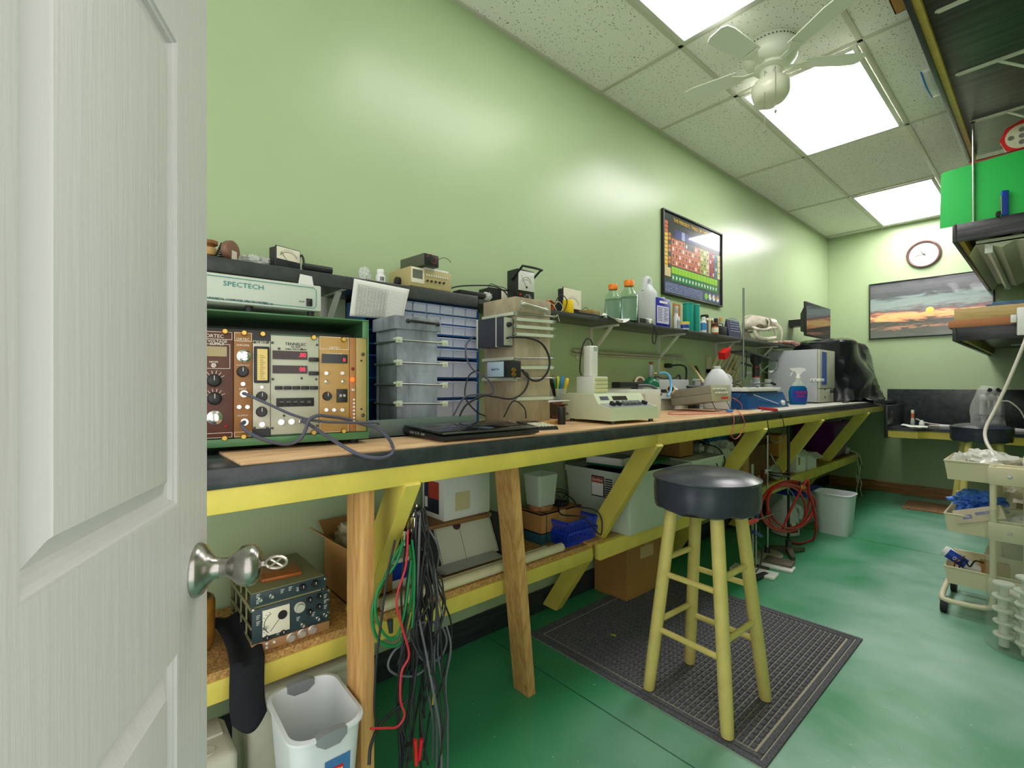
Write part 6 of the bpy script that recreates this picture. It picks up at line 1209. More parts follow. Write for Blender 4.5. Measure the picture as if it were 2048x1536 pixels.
# black cables tangle between jug and hot plate
W = lambda u, v, X: P(u, v, X=X)
for i, (pts, lab) in enumerate((([W(1468, 808, .40), W(1478, 795, .41), W(1487, 781, .41), W(1505, 770, .42), W(1525, 767, .42), W(1540, 766, .42)], 'black cable arching to a plug before the oven'), ([W(1470, 805, .43), W(1480, 790, .44), W(1492, 777, .44), W(1510, 772, .44), W(1522, 780, .44), W(1532, 788, .44)], 'black cable arching down to a plug over the blue hot plate'), ([W(1465, 766, .42), W(1478, 770, .43), W(1486, 780, .43), W(1485, 790, .43), W(1475, 802, .42), W(1470, 809, .40)], 'black cable curled right beside the milk jug'), ([W(1490, 780, .44), W(1505, 785, .44), W(1515, 795, .44), W(1518, 808, .44)], 'thin black cable bent in front of the hot plate'))):
    cable('cable', pts, .0045 if i < 3 else .003, BCAB, lab, 'cable', 'black cables by the milk jug')
for u, v, X, lab in ((1543, 766, .42, 'black plug end in front of the oven door'), (1535, 791, .44, 'black plug end with metal tip over the blue hot plate')):
    c = W(u, v, X); tag(MB().cyl(c, c + Vector((.01, .035, -.01 if u > 1540 else -.025)), .009, n=12).build('cable_plug', BLACK), lab, 'plug')
# ---------------------------------------------------------------- under the bench, left bay
SF = 0.4525   # top of the chipboard shelf
t = thing('paper_roll', 'amber brown roll standing on the lower shelf at the door edge', 'roll', (.25, .205, SF))
MB().lathe([(.034, 0), (.042, .02), (.043, .12), (.040, .132), (.034, .134)], n=30).build('roll', mat('amber_roll', (182, 126, 50), .3, var=.25, vs=14), t)
each('winding', mat('roll_edge', (100, 78, 50), .6), t, lambda k, r: k.lathe([(r, .134), (r + .0016, .137), (r + .003, .134)], n=28, cap0=False, cap1=False), [.008, .014, .02, .026, .031])
CLO = mat('black_cloth', (22, 24, 30), .9)
def clothf(u, v):
    y = .245 + .075 * u + .012 * math.sin(v * 5); s_ = v
    if s_ < .55: p = Vector((.20 + .22 * (s_ / .55), y, SF + .012 + .03 * (1 - s_ / .55) + .004 * math.sin(u * 9)))
    else:
        q_ = (s_ - .55) / .45; p = Vector((.42 + .022 * math.sin(q_ * 1.6), y + .016 * q_, SF + .012 - .125 * q_ - (.03 * math.sin(u * PI) * q_)))
    p.x += .012 * math.sin(u * PI) * (s_ > .5); return p
tag(MB().grid(clothf, 18, 30).build('cloth', CLO, solid=.003), 'black cloth hanging over the lower shelf edge beside the instrument rack', 'cloth')
# rack of old nuclear instrument modules
RK = frame((.371, .306, SF), 0.0)
t = thing('instrument_rack', 'old dark teal instrument with square cream meter on the lower shelf', 'instrument', RK.translation)
qk = PXF(RK, 400, 1000, 5.689); TLP = mat('panel_teal', (48, 66, 70), .4); OLV = mat('frame_olive', (132, 132, 92), .45)
wk = .197
MB().bb((-.012, 0, 0), (.004, wk, .024), .001).build('strip_panel', mat('panel_bronze', (168, 126, 84), .4), t)
MB().bb((-.004, .002, .024), (.0, wk, .112), .001).build('meter_panel', TLP, t)
MB().bb((-.004, -.002, .118), (.0, wk - .008, .152), .001).build('top_panel', TLP, t)
MB().bb((-.24, .004, .112), (-.004, wk - .02, .118)).bb((-.24, .0, .150), (-.001, wk - .012, .154), .001).bb((-.24, .0, .024), (-.004, .004, .03)).bb((-.24, 0, .06), (-.004, .003, .066)).bb((-.24, 0, .105), (-.004, .004, .118)).bb((-.235, wk - .016, .024), (-.004, wk - .012, .15)).bb((-.24, .0, .024), (-.236, wk - .012, .152)).build('frame', OLV, t)
each('frame_post', OLV, t, lambda k, x: k.cyl((x, .003, .024), (x, .003, .15), .0025, n=8), [-.06, -.12, -.18])
MB().bb((-.23, .008, .026), (-.02, wk - .02, .108)).build('inner_chassis', BLKRUB, t); MB().bb((-.236, 0, 0), (-.012, wk - .01, .02)).build('base_chassis', DSTEEL, t)
a, c2 = qk(740, 1440), qk(968, 1150); y0_, y1_, z0_, z1_ = .026, .092, .036, .104
mf = MB().bb((0, y0_, z0_), (.004, y1_, z1_), .001).build('square_meter', METERF, t)
k = MB(); R = .045; k.tube([(.0045, y1_ - .018 - R * math.cos(b), z0_ + .03 + R * .75 * math.sin(b)) for b in [-.7 + i * .2 for i in range(9)]], .0008, 5, sm=1); k.cyl((.0045, y1_ - .018, z1_ - .022), (.0045, y0_ + .018, z0_ + .01), .0007, n=5); k.lathe([(.012, 0), (.010, .004), (0, .004)], (.004, y1_ - .018, z1_ - .024), (1, 0, 0), 14)
for i in range(9): b = -.7 + i * .2; k.box((.0045, y1_ - .018 - (R + .006) * math.cos(b), z0_ + .03 + (R + .006) * .75 * math.sin(b)), (.0006, .003, .0012))
k.build('scale_marks', INK, mf)
k = MB(); k.lathe([(.0145, 0), (.0145, .003), (.011, .003), (.010, .012), (0, .012)], (.0, .118, .085), (1, 0, 0), 24); k.build('big_dial', mat('dial_pale', (190, 192, 176), .3), t)
each('knob', [BLACK, WINK], t, knob_, [(0, .143, .098), (0, .170, .100), (0, .143, .065), (0, .168, .072), (0, .035, .032), (0, .075, .033)], r=.007, h=.010, mi2=1)
each('connector', CHROME, t, bnc, [(0, .125, .035), (0, .165, .04), (0, .185, .044), (0, .02, .135), (0, .047, .136), (0, .03, .06)], k=.9)
each('dial_knob', mat('dial_ring', (200, 190, 176), .3, .5), t, lambda k, p: k.lathe([(.0125, 0), (.0125, .002), (.009, .003), (.009, .008), (.007, .008), (.007, .009), (0, .009)], p, (1, 0, 0), 22), [(.004, .095, .013), (.004, .123, .014), (.004, .15, .015)])
each('top_knob', [BLACK, WINK], t, knob_, [(0, .125, .137), (0, .158, .138)], r=.009, h=.010, mi2=1)
each('test_jack', WHITE, t, lambda k, p: k.lathe([(.0035, 0), (.0035, .002), (.0015, .002), (0, .001)], p, (1, 0, 0), 10), [(.004, .02, .008), (.004, .02, .018), (.004, .035, .008), (.004, .035, .018), (.004, .053, .016)])
each('lettering', WINK, t, lambda k, p: [k.bb((0, p[0], p[1] + j * .004), (.0004, p[0] + .006 + j * .0015, p[1] + j * .004 + .0013)) for j in range(3)], ((.012, .085), (.012, .07), (.06, .03), (.11, .05), (.15, .05), (.183, .06), (.183, .075), (.183, .09), (.07, .136), (.09, .137), (.11, .13), (.012, .125), (.012, .14)))
each('thumb_screw', CHROME, t, lambda k, p: k.lathe([(.004, 0), (.004, .007), (0, .008)], p, (1, 0, 0), 10), [(0, wk - .003, .05), (0, wk - .003, .085), (0, wk - .002, .11), (0, .004, .113), (0, wk - .012, .145)])
tag(MB(Matrix.Translation((.268, .40, SF + .1545)) @ Matrix.Rotation(-.12, 4, 'Z')).bb((-.055, -.05, 0), (.055, .05, .009), .002).build('plaque', mat('orange_wood', (176, 98, 40), .35, var=.15, vs=12)), 'orange-brown wooden plaque lying on the old teal instrument', 'plaque')
def carton(name, label, M, d, m_=CARD, open_=False, flaps=0.08, ft=None, group=None, tape=True):
    """Cardboard box: walls, base, flaps (open) or lid with tape (closed)."""
    t = thing(name, label, 'box', M.translation, rot=M.to_euler(), group=group); w_, l_, h_ = d; th = .004; m = MB()
    m.bb((0, 0, 0), (w_, l_, th)); m.bb((0, 0, 0), (th, l_, h_)); m.bb((w_ - th, 0, 0), (w_, l_, h_)); m.bb((th, 0, 0), (w_ - th, th, h_)); m.bb((th, l_ - th, 0), (w_ - th, l_, h_))
    if not open_: m.bb((0, 0, h_ - th), (w_, l_ * .497, h_)); m.bb((0, l_ * .503, h_ - th), (w_, l_, h_))
    m.build('walls', m_, t)
    if open_:
        f = flaps
        each('flap', m_, t, lambda k, q_: k.skin([[Vector(p) for p in q_], [Vector(p) + Vector((0, 0, .004)) for p in q_]]), [[(0, 0, h_), (0, l_, h_), (-f * .8, l_, h_ + f * .5), (-f * .8, 0, h_ + f * .5)], [(w_, 0, h_), (w_, l_, h_), (w_ + f * .75, l_, h_ - f * .5), (w_ + f * .75, 0, h_ - f * .5)], [(0, 0, h_), (w_, 0, h_), (w_, -f * .7, h_ + f * .5), (0, -f * .7, h_ + f * .5)]])
    elif tape: MB().bb((w_ * .0 - .0006, l_ * .5 - .02, h_ - .05), (w_ + .0006, l_ * .5 + .02, h_ + .0006)).build('tape', mat('packing_tape', (196, 160, 104), .25), t)
    return t
carton('open_box', 'open cardboard box leaning behind the post with cloth inside', Matrix.Translation((.07, .60, SF)) @ Matrix.Rotation(.0, 4, 'Z'), (.20, .15, .17), open_=True, flaps=.07)
tag(blob(MB(), (.17, .675, SF + .175), (.08, .06, .05), 3., .4, 3, 36).build('rag', mat('rag_cream', (186, 176, 140), .8)), 'cream rag stuffed in the open cardboard box', 'rag')
t = carton('box', 'low white box with blue print behind the hanging cables', frame((.10, .72, SF), .0), (.16, .13, .10), PAPER, tape=False); MB().bb((.16, .03, .03), (.161, .12, .085)).build('blue_print', BLUE, t)
# chart recorder with board and white box on top
t = thing('chart_recorder', 'black chart recorder with sloping strip of chart paper', 'chart recorder', (.25, .955, SF)); BLKM = mat('black_metal', (36, 38, 42), .4)
MB().prism([(-.20, 0), (.004, 0), (-.002, .03), (-.06, .155), (-.20, .155)], -.06, .0, 'y').prism([(-.20, 0), (-.02, 0), (-.02, .02), (-.08, .15), (-.20, .15)], 0, .275, 'y').prism([(-.20, 0), (.0, 0), (-.002, .03), (-.06, .155), (-.20, .155)], .275, .315, 'y').build('body', BLKM, t)
pp = MB().skin([[(-.004, .004, .02), (-.004, .272, .02), (-.001, .272, .021), (-.001, .004, .021)], [(-.064, .004, .145), (-.064, .272, .145), (-.061, .272, .146), (-.061, .004, .146)]]).build('chart_paper', mat('chart_paper', (206, 208, 188), .6), t)
each('perforations', INK, pp, lambda k, yy: [k.box((-.0012 - .06 * i / 25, yy, .021 + .125 * i / 25), (.003, .003, .0022)) for i in range(26)], [.009, .267])
MB().cyl((-.0005, .115, .022), (-.060, .115, .146), .0006, n=4).build('ink_line', INK, pp)
MB().lathe([(.017, 0), (.017, .003), (0, .003)], (-.058, .105, .142), (.9, 0, .43), 20).build('pen_knob', mat('plum', (74, 46, 58), .4), t)
MB().bb((-.075, .0, .148), (-.055, .275, .160), .001).build('scale_bar', METERF, t)
MB().prism([(.0, .003), (.06, -.012 + .03), (.062, .024), (.002, .03)], -.02, .24, 'y').build('paper_tray', mat('tray_grey', (196, 200, 190), .4, trans=.2, ior=1.1), t)
k = MB()
for i in range(6): k.lathe([(.004, 0), (.004, .006), (0, .006)], (-.02 - (i % 3) * .02, -.061, .04 + (i // 3) * .05 + i * .004), (0, -1, 0), 10)
k.tube([(-.03, -.062, .13), (.0, -.08, .11), (.01, -.075, .06), (-.01, -.065, .05)], .002, 6, sm=6); k.build('side_fittings', METERF, t)
tag(MB(frame((.235, .94, SF + .1605), -.03)).bb((-.19, -.08, 0), (0, .25, .014), .002).build('wood_board', wood('board_brown', (172, 124, 76), (120, 80, 46), (9, 1.2, 9), .5, 5)), 'brown wooden board lying on the chart recorder', 'board')
WB = frame((.222, .985, SF + .1755), .02); t = carton('white_box', 'white box with a red and dark blue picture on its side', WB, (.001 + .0, .22, .2), PAPER, tape=False) if 0 else thing('white_box', 'white carton with a red and dark blue picture on its side', 'box', WB.translation, .02)
MB().bb((-.15, 0, 0), (0, .22, .20), .002).build('carton', mat('white_card', (224, 226, 218), .55), t)
MB().bb((-.135, -.001, .02), (-.035, 0, .14)).build('picture_print', mat('print_dark', (40, 46, 76), .4, col2=(20, 24, 36), vs=14), t); MB().bb((-.105, -.0014, .075), (-.035, -.001, .14)).build('red_print', mat('print_redpatch', (176, 60, 44), .4), t); MB().bb((-.13, -.0016, .035), (-.112, -.001, .075)).build('barcode', PAPER, t)
MB().bb((0, .05, .03), (.001, .12, .10)).build('label', mat('label_yellowed', (206, 196, 148), .6), t)
cr_ = mat('roll_paper', (226, 218, 178), .6, var=.06, vs=6)
for (x, y0, y1, r, lab) in ((.378, .66, 1.455, .0175, 'longest cream paper roll lying along the lower shelf front'), (.343, .62, 1.40, .013, 'thin cream paper roll lying behind the longest roll')):
    tag(MB().lathe([(r * .7, 0), (r, 0), (r, y1 - y0), (r * .7, y1 - y0), (r * .68, .004)], (x, y0, SF + r), (0, 1, 0), 24, cap0=False, cap1=False).build('paper_roll', cr_), lab, 'roll', 'paper rolls on the lower shelf')
# circuit boards, small boxes, baskets
t = thing('circuit_board', 'bare circuit board with components right of the chart recorder', 'circuit board', (.22, 1.29, SF)); MB().bb((-.01, 0, 0), (-.006, .08, .10)).build('board', mat('pcb', (54, 60, 50), .5), t)
random.seed(9); each('component', [mat('comp_a', (150, 60, 60), .4)], t, lambda k, p: k.cyl((-.006, p[0], p[1]), (.008, p[0], p[1]), .005, n=8), [(random.uniform(.01, .07), random.uniform(.02, .09)) for i in range(9)])
tag(MB().bb((.13, 1.44, SF), (.275, 1.62, SF + .046), .002).build('box', mat('teal_box', (46, 92, 102), .5)), 'flat dark teal box under the long cardboard box', 'box')
t = carton('box', 'long cardboard box carrying the clear tub and the cork disc', frame((.12, 1.435, SF + .0465)), (.16, .26, .085))
MB().tube([(-.001, .03, -.03), (.161, .03, -.03), (.162, .03, .086), (-.002, .03, .086)], .002, 6, sm=1, closed=True).build('strap', BCAB, t)
zc1 = SF + .0465 + .0855
tag(MB().lathe([(.052, 0), (.055, .003), (.055, .018), (.052, .022), (0, .022)], (.205, 1.505, zc1), n=32).build('cork_disc', mat('cork', (186, 132, 84), .8, var=.3, vs=60)), 'round cork disc under the clear tub', 'disc')
m = MB(frame((.205, 1.505, zc1 + .0225)))
def tub(mb, w0, l0, w1, l1, h, th=.0025, n=6):
    def rr(w, l, z, r=.014):
        o = []
        for cx_, cy_, a0 in ((w - r, l - r, 0), (-w + r, l - r, PI / 2), (-w + r, -l + r, PI), (w - r, -l + r, 1.5 * PI)):
            for i in range(n + 1): a = a0 + PI / 2 * i / n; o.append((cx_ + r * math.cos(a), cy_ + r * math.sin(a), z))
        return o
    mb.skin([rr(w0, l0, 0), rr(w1, l1, h), rr(w1 - th, l1 - th, h), rr(w0 - th, l0 - th, th)]); return rr
tub(m, .045, .05, .055, .062, .135); tag(m.build('clear_tub', CLEARP), 'clear plastic tub standing on the cork disc', 'tub')
t = thing('power_adapter', 'black power adapter with coiled cable on the long cardboard box', 'adapter', (.225, 1.60, zc1), .2); MB().bb((-.03, -.02, 0), (.035, .04, .024), .008).build('body', BLKRUB, t)
MB().tube([(-.02, 0, .02), (-.04, -.03, .05), (-.03, .02, .07), (.01, .05, .06), (.02, .0, .04), (-.01, -.02, .06), (-.05, .02, .05), (-.02, .06, .05), (.03, .06, .03), (.06, .05, .01), (.065, .05, -.01)], .0026, 8, sm=6).build('cable', BCAB, t)
cable('cable', [Vector((.26, 1.56, zc1 + .01)), Vector((.31, 1.53, zc1 - .01)), Vector((.395, 1.57, SF + .12)), Vector((.405, 1.65, SF + .045)), Vector((.402, 1.685, SF + .03)), Vector((.395, 1.695, SF + .09)), Vector((.36, 1.69, SF + .125)), Vector((.30, 1.63, zc1 + .006))], .003, BCAB, 'black cable looping in front of the blue baskets')
BSK = mat('basket_blue', (30, 60, 186), .35)
for i, zb_ in enumerate((0, .045)):
    t = thing('basket', ['lower of the two nested blue slotted baskets', 'upper of the two nested blue slotted baskets'][i], 'basket', (.315, 1.592, SF + zb_ + .001), group='blue baskets')
    m = MB(); w0, l0, w1, l1, h = .052, .088, .062, .098, .06
    m.bb((-w0, -l0, 0), (w0, l0, .003))
    for z_, w_, l_ in ((h - .01, w1, l1), (.003, w0, l0)):
        for a, b_ in (((-w_, -l_, z_), (w_, -l_ + .003, z_ + .010)), ((-w_, l_ - .003, z_), (w_, l_, z_ + .010)), ((-w_, -l_, z_), (-w_ + .003, l_, z_ + .010)), ((w_ - .003, -l_, z_), (w_, l_, z_ + .010))): m.bb(a, b_)
    for j in range(19):
        f = j / 18
        for s_ in (-1, 1):
            m.cyl((s_ * w0, -l0 + 2 * l0 * f, .006), (s_ * w1 * .99, -l1 + 2 * l1 * f, h - .005), .0024, n=5)
            if j < 13: m.cyl((-w0 + 2 * w0 * j / 12, s_ * l0, .006), (-w1 + 2 * w1 * j / 12, s_ * l1 * .99, h - .005), .0024, n=5)
    m.build('slotted_wall', BSK, t)
# ---------------------------------------------------------------- storage bins
BINC = mat('bin_frosted', (228, 240, 226), .35, trans=.35, ior=1.1)
SG = .4445
def bin_(label, x0, x1, y0, y1, h, lid=False, lab=False):
    cx_, cy_ = (x0 + x1) / 2, (y0 + y1) / 2; t = thing('storage_bin', label, 'storage bin', (cx_, cy_, SG), group='frosted storage bins'); w, l = (x1 - x0) / 2, (y1 - y0) / 2
    m = MB(); rr = tub(m, w * .9, l * .9, w * .985, l * .985, h, .003); m.skin([rr(w, l, h - .028), rr(w, l, h), rr(w * .97, l * .97, h), rr(w * .97, l * .97, h - .028)]); m.build('body', BINC, t)
    if lid: m = MB(); m.skin([rr(w * 1.01, l * 1.01, h), rr(w * 1.01, l * 1.01, h + .012), rr(w * .9, l * .9, h + .014)]); m.build('lid', mat('lid_white', (222, 226, 214), .4), t)
    if lab:
        lb = MB().bb((w * -.12, -l * .965 - .004, h * .55), (w * .26, -l * .965 + .001, h * .9), .001).build('brand_label', mat('label_navy', (40, 40, 60), .4), t)
        MB().bb((w * -.10, -l * .965 - .005, h * .57), (w * .24, -l * .965 - .004, h * .88)).build('label_white', PAPER, lb); MB().bb((w * -.10, -l * .965 - .006, h * .78), (w * .24, -l * .965 - .005, h * .88)).build('label_red', mat('label_rust', (176, 84, 64), .4), lb)
        text('Sterilite', .020, TY(w * .07, h * .83, -l * .965 - .0065), WINK, lb)
        k = MB()
        for i in range(9): k.bb((w * .29, -l * .965 - .004, h * (.55 + i * .038)), (w * .5, -l * .965 - .003, h * (.55 + i * .038) + .005))
        k.build('barcode', INK, t)
    return t
bin_('large frosted storage bin with a red and white label, left of the stool', .055, .455, 1.82, 2.36, .285, lab=True)
bin_('frosted storage bin with a white lid carrying the brown box', .055, .45, 2.40, 2.76, .275, lid=True)
GRNF = mat('green_folder', (22, 130, 80), .45); zt_ = SG + .286
tag(MB(frame((.40, 1.93, zt_ + .0), .1)).bb((-.26, 0, 0), (.0, .40, .016), .002).build('folder', GRNF), 'green folder lying across the large storage bin', 'folder')
m = MB(frame((.36, 1.90, zt_ + .0165), .15)); m.bb((-.2, 0, 0), (0, .34, .004)); 
for a, b_ in (((-.2, 0, 0), (0, .004, .035)), ((-.2, .336, 0), (0, .34, .035)), ((-.2, 0, 0), (-.196, .34, .035)), ((-.004, 0, 0), (0, .34, .035))): m.bb(a, b_)
tag(m.build('shallow_box', PAPER), 'shallow white cardboard tray lying on the green folder', 'box')
zl = SG + .275 + .0145
carton('box', 'brown taped box on the white lidded storage bin', frame((.10, 2.42, zl)), (.26, .15, .14))
t = thing('motor', 'small silver electric motor with black cord on the storage bin lid', 'motor', (.30, 2.66, zl)); MB().cyl((-.1, 0, .03), (.05, .02, .03), .03, n=22).build('housing', SILVC, t); MB().cyl((.05, .02, .03), (.065, .022, .03), .014, n=16).build('end_cap', METERF, t)
MB().tube([(-.05, .02, .05), (0, .05, .07), (.08, .06, .05), (.12, .09, .03), (.155, .1, -.03), (.155, .06, -.08), (.15, .02, -.06), (.13, .01, -.01)], .0038, 8, sm=6).build('cord', BCAB, t)
BBM = mat('blue_bag', (30, 104, 152), .3, trans=.1)
tag(blob(MB(), (.30, 2.90, SG + .41), (.10, .10, .06), 8., .45, 3, 44).build('plastic_bag', BBM, angle=25), 'crumpled blue plastic bag on top of the white sack', 'bag')
tag(blob(MB(), (.26, 3.0, SG + .19), (.15, .12, .19), 21., .25, 2.6, 44, flat=-.188).build('sack', mat('white_sack', (212, 214, 202), .5)), 'bulging white sack under the blue bag on the lower shelf', 'sack')
carton('box', 'narrow brown box with white paper standing beside the white sack', frame((.28, 3.16, SG)), (.11, .09, .22))
carton('open_box', 'dark brown open carton holding a wire basket', frame((.06, 3.30, SG)), (.30, .34, .30), mat('card_dark', (112, 76, 38), .75, var=.1), open_=True, flaps=.05)
m = MB(frame((.22, 3.36, SG + .30)))
for i in range(14): m.cyl((-.10 + i * .016, 0, .0), (-.10 + i * .016, .24, .0), .002, n=5); m.cyl((-.1, i * .018, 0), (.11, i * .018, 0), .002, n=5)
for a, b_ in (((-.1, 0), (.11, 0)), ((.11, 0), (.11, .24)), ((.11, .24), (-.1, .24)), ((-.1, .24), (-.1, 0))): m.cyl((a[0], a[1], 0), (b_[0], b_[1], 0), .004, n=8); m.cyl((a[0], a[1], .05), (b_[0], b_[1], .05), .004, n=8); m.cyl((a[0], a[1], 0), (a[0], a[1], .05), .004, n=8)
tag(m.build('wire_basket', BRASS), 'small brass wire basket in the dark brown carton', 'basket')
carton('box', 'amber brown box standing right of the dark open carton', frame((.22, 3.90, SG + .14)), (.12, .17, .17), mat('card_amber', (212, 160, 72), .7))
tag(MB().bb((.2, 3.86, SG), (.34, 4.12, SG + .139), .003).build('box', mat('card_tan', (150, 112, 66), .75)), 'plain tan box under the amber brown box', 'box')
WCD = mat('white_card', (224, 226, 218), .55)
t = carton('white_box', 'torn white box with brown tear marks at the shelf front', frame((.22, 3.92 + .22, SG), -.08), (.17, .16, .16), WCD, open_=True, flaps=.06); MB().bb((.17, .03, .06), (.171, .06, .12)).build('tear_mark', CARD, t)
carton('white_box', 'white box with brown flaps right of the torn white box', frame((.16, 4.36, SG), -.05), (.24, .18, .13), WCD, open_=True, flaps=.07)
PUR = mat('purple_plastic', (112, 20, 116), .3, trans=.1, var=.2, vs=6)
t = thing('tote', 'purple plastic tote with pale cloth on top at the far end', 'storage bin', (.22, 5.08 + .24, SG)); m = MB(); rr = tub(m, .15, .20, .175, .24, .34, .004); m.skin([rr(.18, .245, .32), rr(.18, .245, .345), rr(.17, .235, .345), rr(.17, .235, .32)]); m.build('body', PUR, t)
tag(blob(MB(), (.22, 5.30, SG + .355), (.15, .20, .05), 31., .3, 3, 40).build('cloth', mat('pale_cloth', (186, 190, 176), .7)), 'pale cloth bundle lying on the purple tote', 'cloth')
t = thing('charger', 'white charger block with loose white cords at the shelf end', 'charger', (.33, 5.70, SG)); MB().bb((-.03, -.03, 0), (.03, .03, .06), .006).build('block', WHITE, t)
MB().tube([(.03, 0, .03), (.08, .02, .01), (.10, .0, -.1), (.10, .06, -.2), (.09, .02, -.28), (.10, -.05, -.2), (.12, -.07, -.25), (.10, -.04, -.33), (.12, -.14, -.40)], .004, 8, sm=7).build('white_cord', WCAB, t); MB().tube([(.03, .02, .03), (.09, .06, .0), (.10, .12, -.08), (.10, .09, -.14), (.10, .05, -.22), (.11, .09, -.3), (.12, .0, -.34), (.12, .06, -.42)], .004, 8, sm=7).build('white_cord', WCAB, t); MB().tube([(.03, 0, .02), (.09, .04, -.04), (.10, .12, -.13), (.10, .2, -.16)], .003, 8, sm=7).build('black_cord', BCAB, t)
# small wooden and brass bits near the ring stands
for i, (x, y, sx_, sy_, h_, m_, lab) in enumerate(((.33, 3.52, .05, .03, .09, mat('dark_red_wood', (110, 50, 36), .4), 'dark red wooden block on the shelf behind the lab stands'), (.30, 3.6, .04, .1, .03, BRASS, 'low brass fitting on the shelf behind the lab stands'), (.36, 3.42, .03, .05, .05, mat('ochre', (186, 150, 70), .5), 'small ochre block at the shelf edge behind the red hose'))):
    tag(MB().bb((x, y, SG), (x + sx_, y + sy_, SG + h_), .004).cyl((x + sx_ / 2, y + sy_ / 2, SG + h_), (x + sx_ / 2, y + sy_ / 2, SG + h_ + .02), .008, n=12).build('block', m_), lab, 'block')
tag(MB().lathe([(.05, 0), (.055, .01), (.055, .03), (.045, .035), (0, .036)], (.37, 3.70, SG + .055), (.9, -.3, .3), 26).build('tape_reel', mat('reel_clear', (150, 150, 140), .2, .2)), 'round metal tape reel leaning at the shelf edge above the red hose', 'reel')
# ---------------------------------------------------------------- on the floor under the bench
JUGW = mat('jug_white', (206, 204, 184), .45, var=.08, vs=8)
t = thing('plastic_drum', 'dirty white plastic container at the bottom left by the door edge', 'container', (.31, .05, 0), group='white containers on the floor'); MB().bb((0, 0, 0), (.17, .207, .30), .022, seg=3).bb((.02, .06, .298), (.09, .19, .306), .004).build('body', JUGW, t); MB().lathe([(.016, 0), (.016, .003), (.012, .003), (0, .001)], (.13, .15, .299), n=20).build('moulded_ring', JUGW, t)
t = thing('plastic_drum', 'taller white plastic container behind the waste bin', 'container', (.20, .294, 0), group='white containers on the floor'); MB().bb((0, 0, 0), (.2, .28, .325), .015, seg=3).bb((.012, .012, .32), (.188, .268, .352), .012).build('body', JUGW, t)
WBM = mat('bin_white', (214, 220, 222), .35)
def wastebasket(label, M, w0, l0, w1, l1, h, grips=True):
    t = thing('waste_bin', label, 'waste bin', M.translation, rot=M.to_euler()); n = 7
    def rr(w, l, z, r, sag=0.0):
        o = []
        for cx_, cy_, a0 in ((w - r, l - r, 0), (-w + r, l - r, PI / 2), (-w + r, -l + r, PI), (w - r, -l + r, 1.5 * PI)):
            for i in range(n + 1): a = a0 + PI / 2 * i / n; o.append((cx_ + r * math.cos(a), cy_ + r * math.sin(a), z))
        return o
    R0, R1 = min(w0, l0) * .5, min(w1, l1) * .55
    MB().skin([rr(w0, l0, 0, R0), rr(w1, l1, h, R1), rr(w1 + .006, l1 + .006, h + .002, R1), rr(w1 + .006, l1 + .006, h + .008, R1), rr(w1 - .002, l1 - .002, h + .01, R1), rr(w1 - .006, l1 - .006, h, R1), rr(w0 - .004, l0 - .004, .006, R0)]).build('body', WBM, t)
    if grips:
        each('grip', mat('grip_grey', (130, 136, 138), .4), t, lambda k, s_: k.skin([[(s_ * (w1 - .008), -l1 * .42, h - .004), (s_ * (w1 + .009), -l1 * .42, h - .004), (s_ * (w1 + .009), -l1 * .42, h + .010), (s_ * (w1 - .008), -l1 * .42, h + .010)], [(s_ * (w1 - .008), -l1 * .2, h - .016), (s_ * (w1 + .012), -l1 * .2, h - .016), (s_ * (w1 + .012), -l1 * .2, h + .016), (s_ * (w1 - .008), -l1 * .2, h + .014)], [(s_ * (w1 - .008), l1 * .2, h - .016), (s_ * (w1 + .012), l1 * .2, h - .016), (s_ * (w1 + .012), l1 * .2, h + .016), (s_ * (w1 - .008), l1 * .2, h + .014)], [(s_ * (w1 - .008), l1 * .42, h - .004), (s_ * (w1 + .009), l1 * .42, h - .004), (s_ * (w1 + .009), l1 * .42, h + .010), (s_ * (w1 - .008), l1 * .42, h + .010)]]), [-1, 1])
    return t
t = wastebasket('white waste bin with two grey rim grips at the bottom of the picture', frame((.567, .396, 0), -.03), .082, .052, .112, .078, .375)
zl_ = .30; sl = (.112 - .082) / .375; xl = lambda z: .082 + sl * z + .0012
lb = MB().skin([[(xl(.20), -.012, .20), (xl(.20), .044, .20), (xl(.32), .044, .32), (xl(.32), -.012, .32)], [(xl(.20) + .0006, -.012, .20), (xl(.20) + .0006, .044, .20), (xl(.32) + .0006, .044, .32), (xl(.32) + .0006, -.012, .32)]]).build('label', mat('label_steel_blue', (66, 116, 168), .4), t)
MB().skin([[(xl(.283) + .001, -.006, .283), (xl(.283) + .001, .028, .283), (xl(.30) + .001, .028, .30), (xl(.30) + .001, -.006, .30)], [(xl(.283) + .0016, -.006, .283), (xl(.283) + .0016, .028, .283), (xl(.30) + .0016, .028, .30), (xl(.30) + .0016, -.006, .30)]]).build('logo_plate', RED, lb)
text('Sterilite', .0105, Matrix.Translation((xl(.2915) + .0018, .011, .2915)) @ TX(0, 0, 0), WINK, lb); MB().skin([[(xl(.21) + .001, .002, .21), (xl(.21) + .001, .034, .21), (xl(.27) + .001, .038, .27), (xl(.27) + .001, .0, .27)], [(xl(.21) + .0016, .002, .21), (xl(.21) + .0016, .034, .21), (xl(.27) + .0016, .038, .27), (xl(.27) + .0016, .0, .27)]]).build('picture_print', PAPER, lb)
b0 = P(1635, 1066, Z=0); b1 = P(1698, 1075, Z=0)
wastebasket('plain white waste bin on the floor under the far end of the bench', frame((.60, 4.30, 0), .0), .10, .09, .125, .115, .30, grips=False)
cb = carton('box', 'brown taped cardboard box standing on the floor behind the mat', frame((.03, 2.10, 0), -.03), (.215, .36, .285)); MB().bb((.2152, .12, .20), (.216, .24, .262)).build('shipping_label', mat('label_tan', (206, 178, 130), .6), cb)
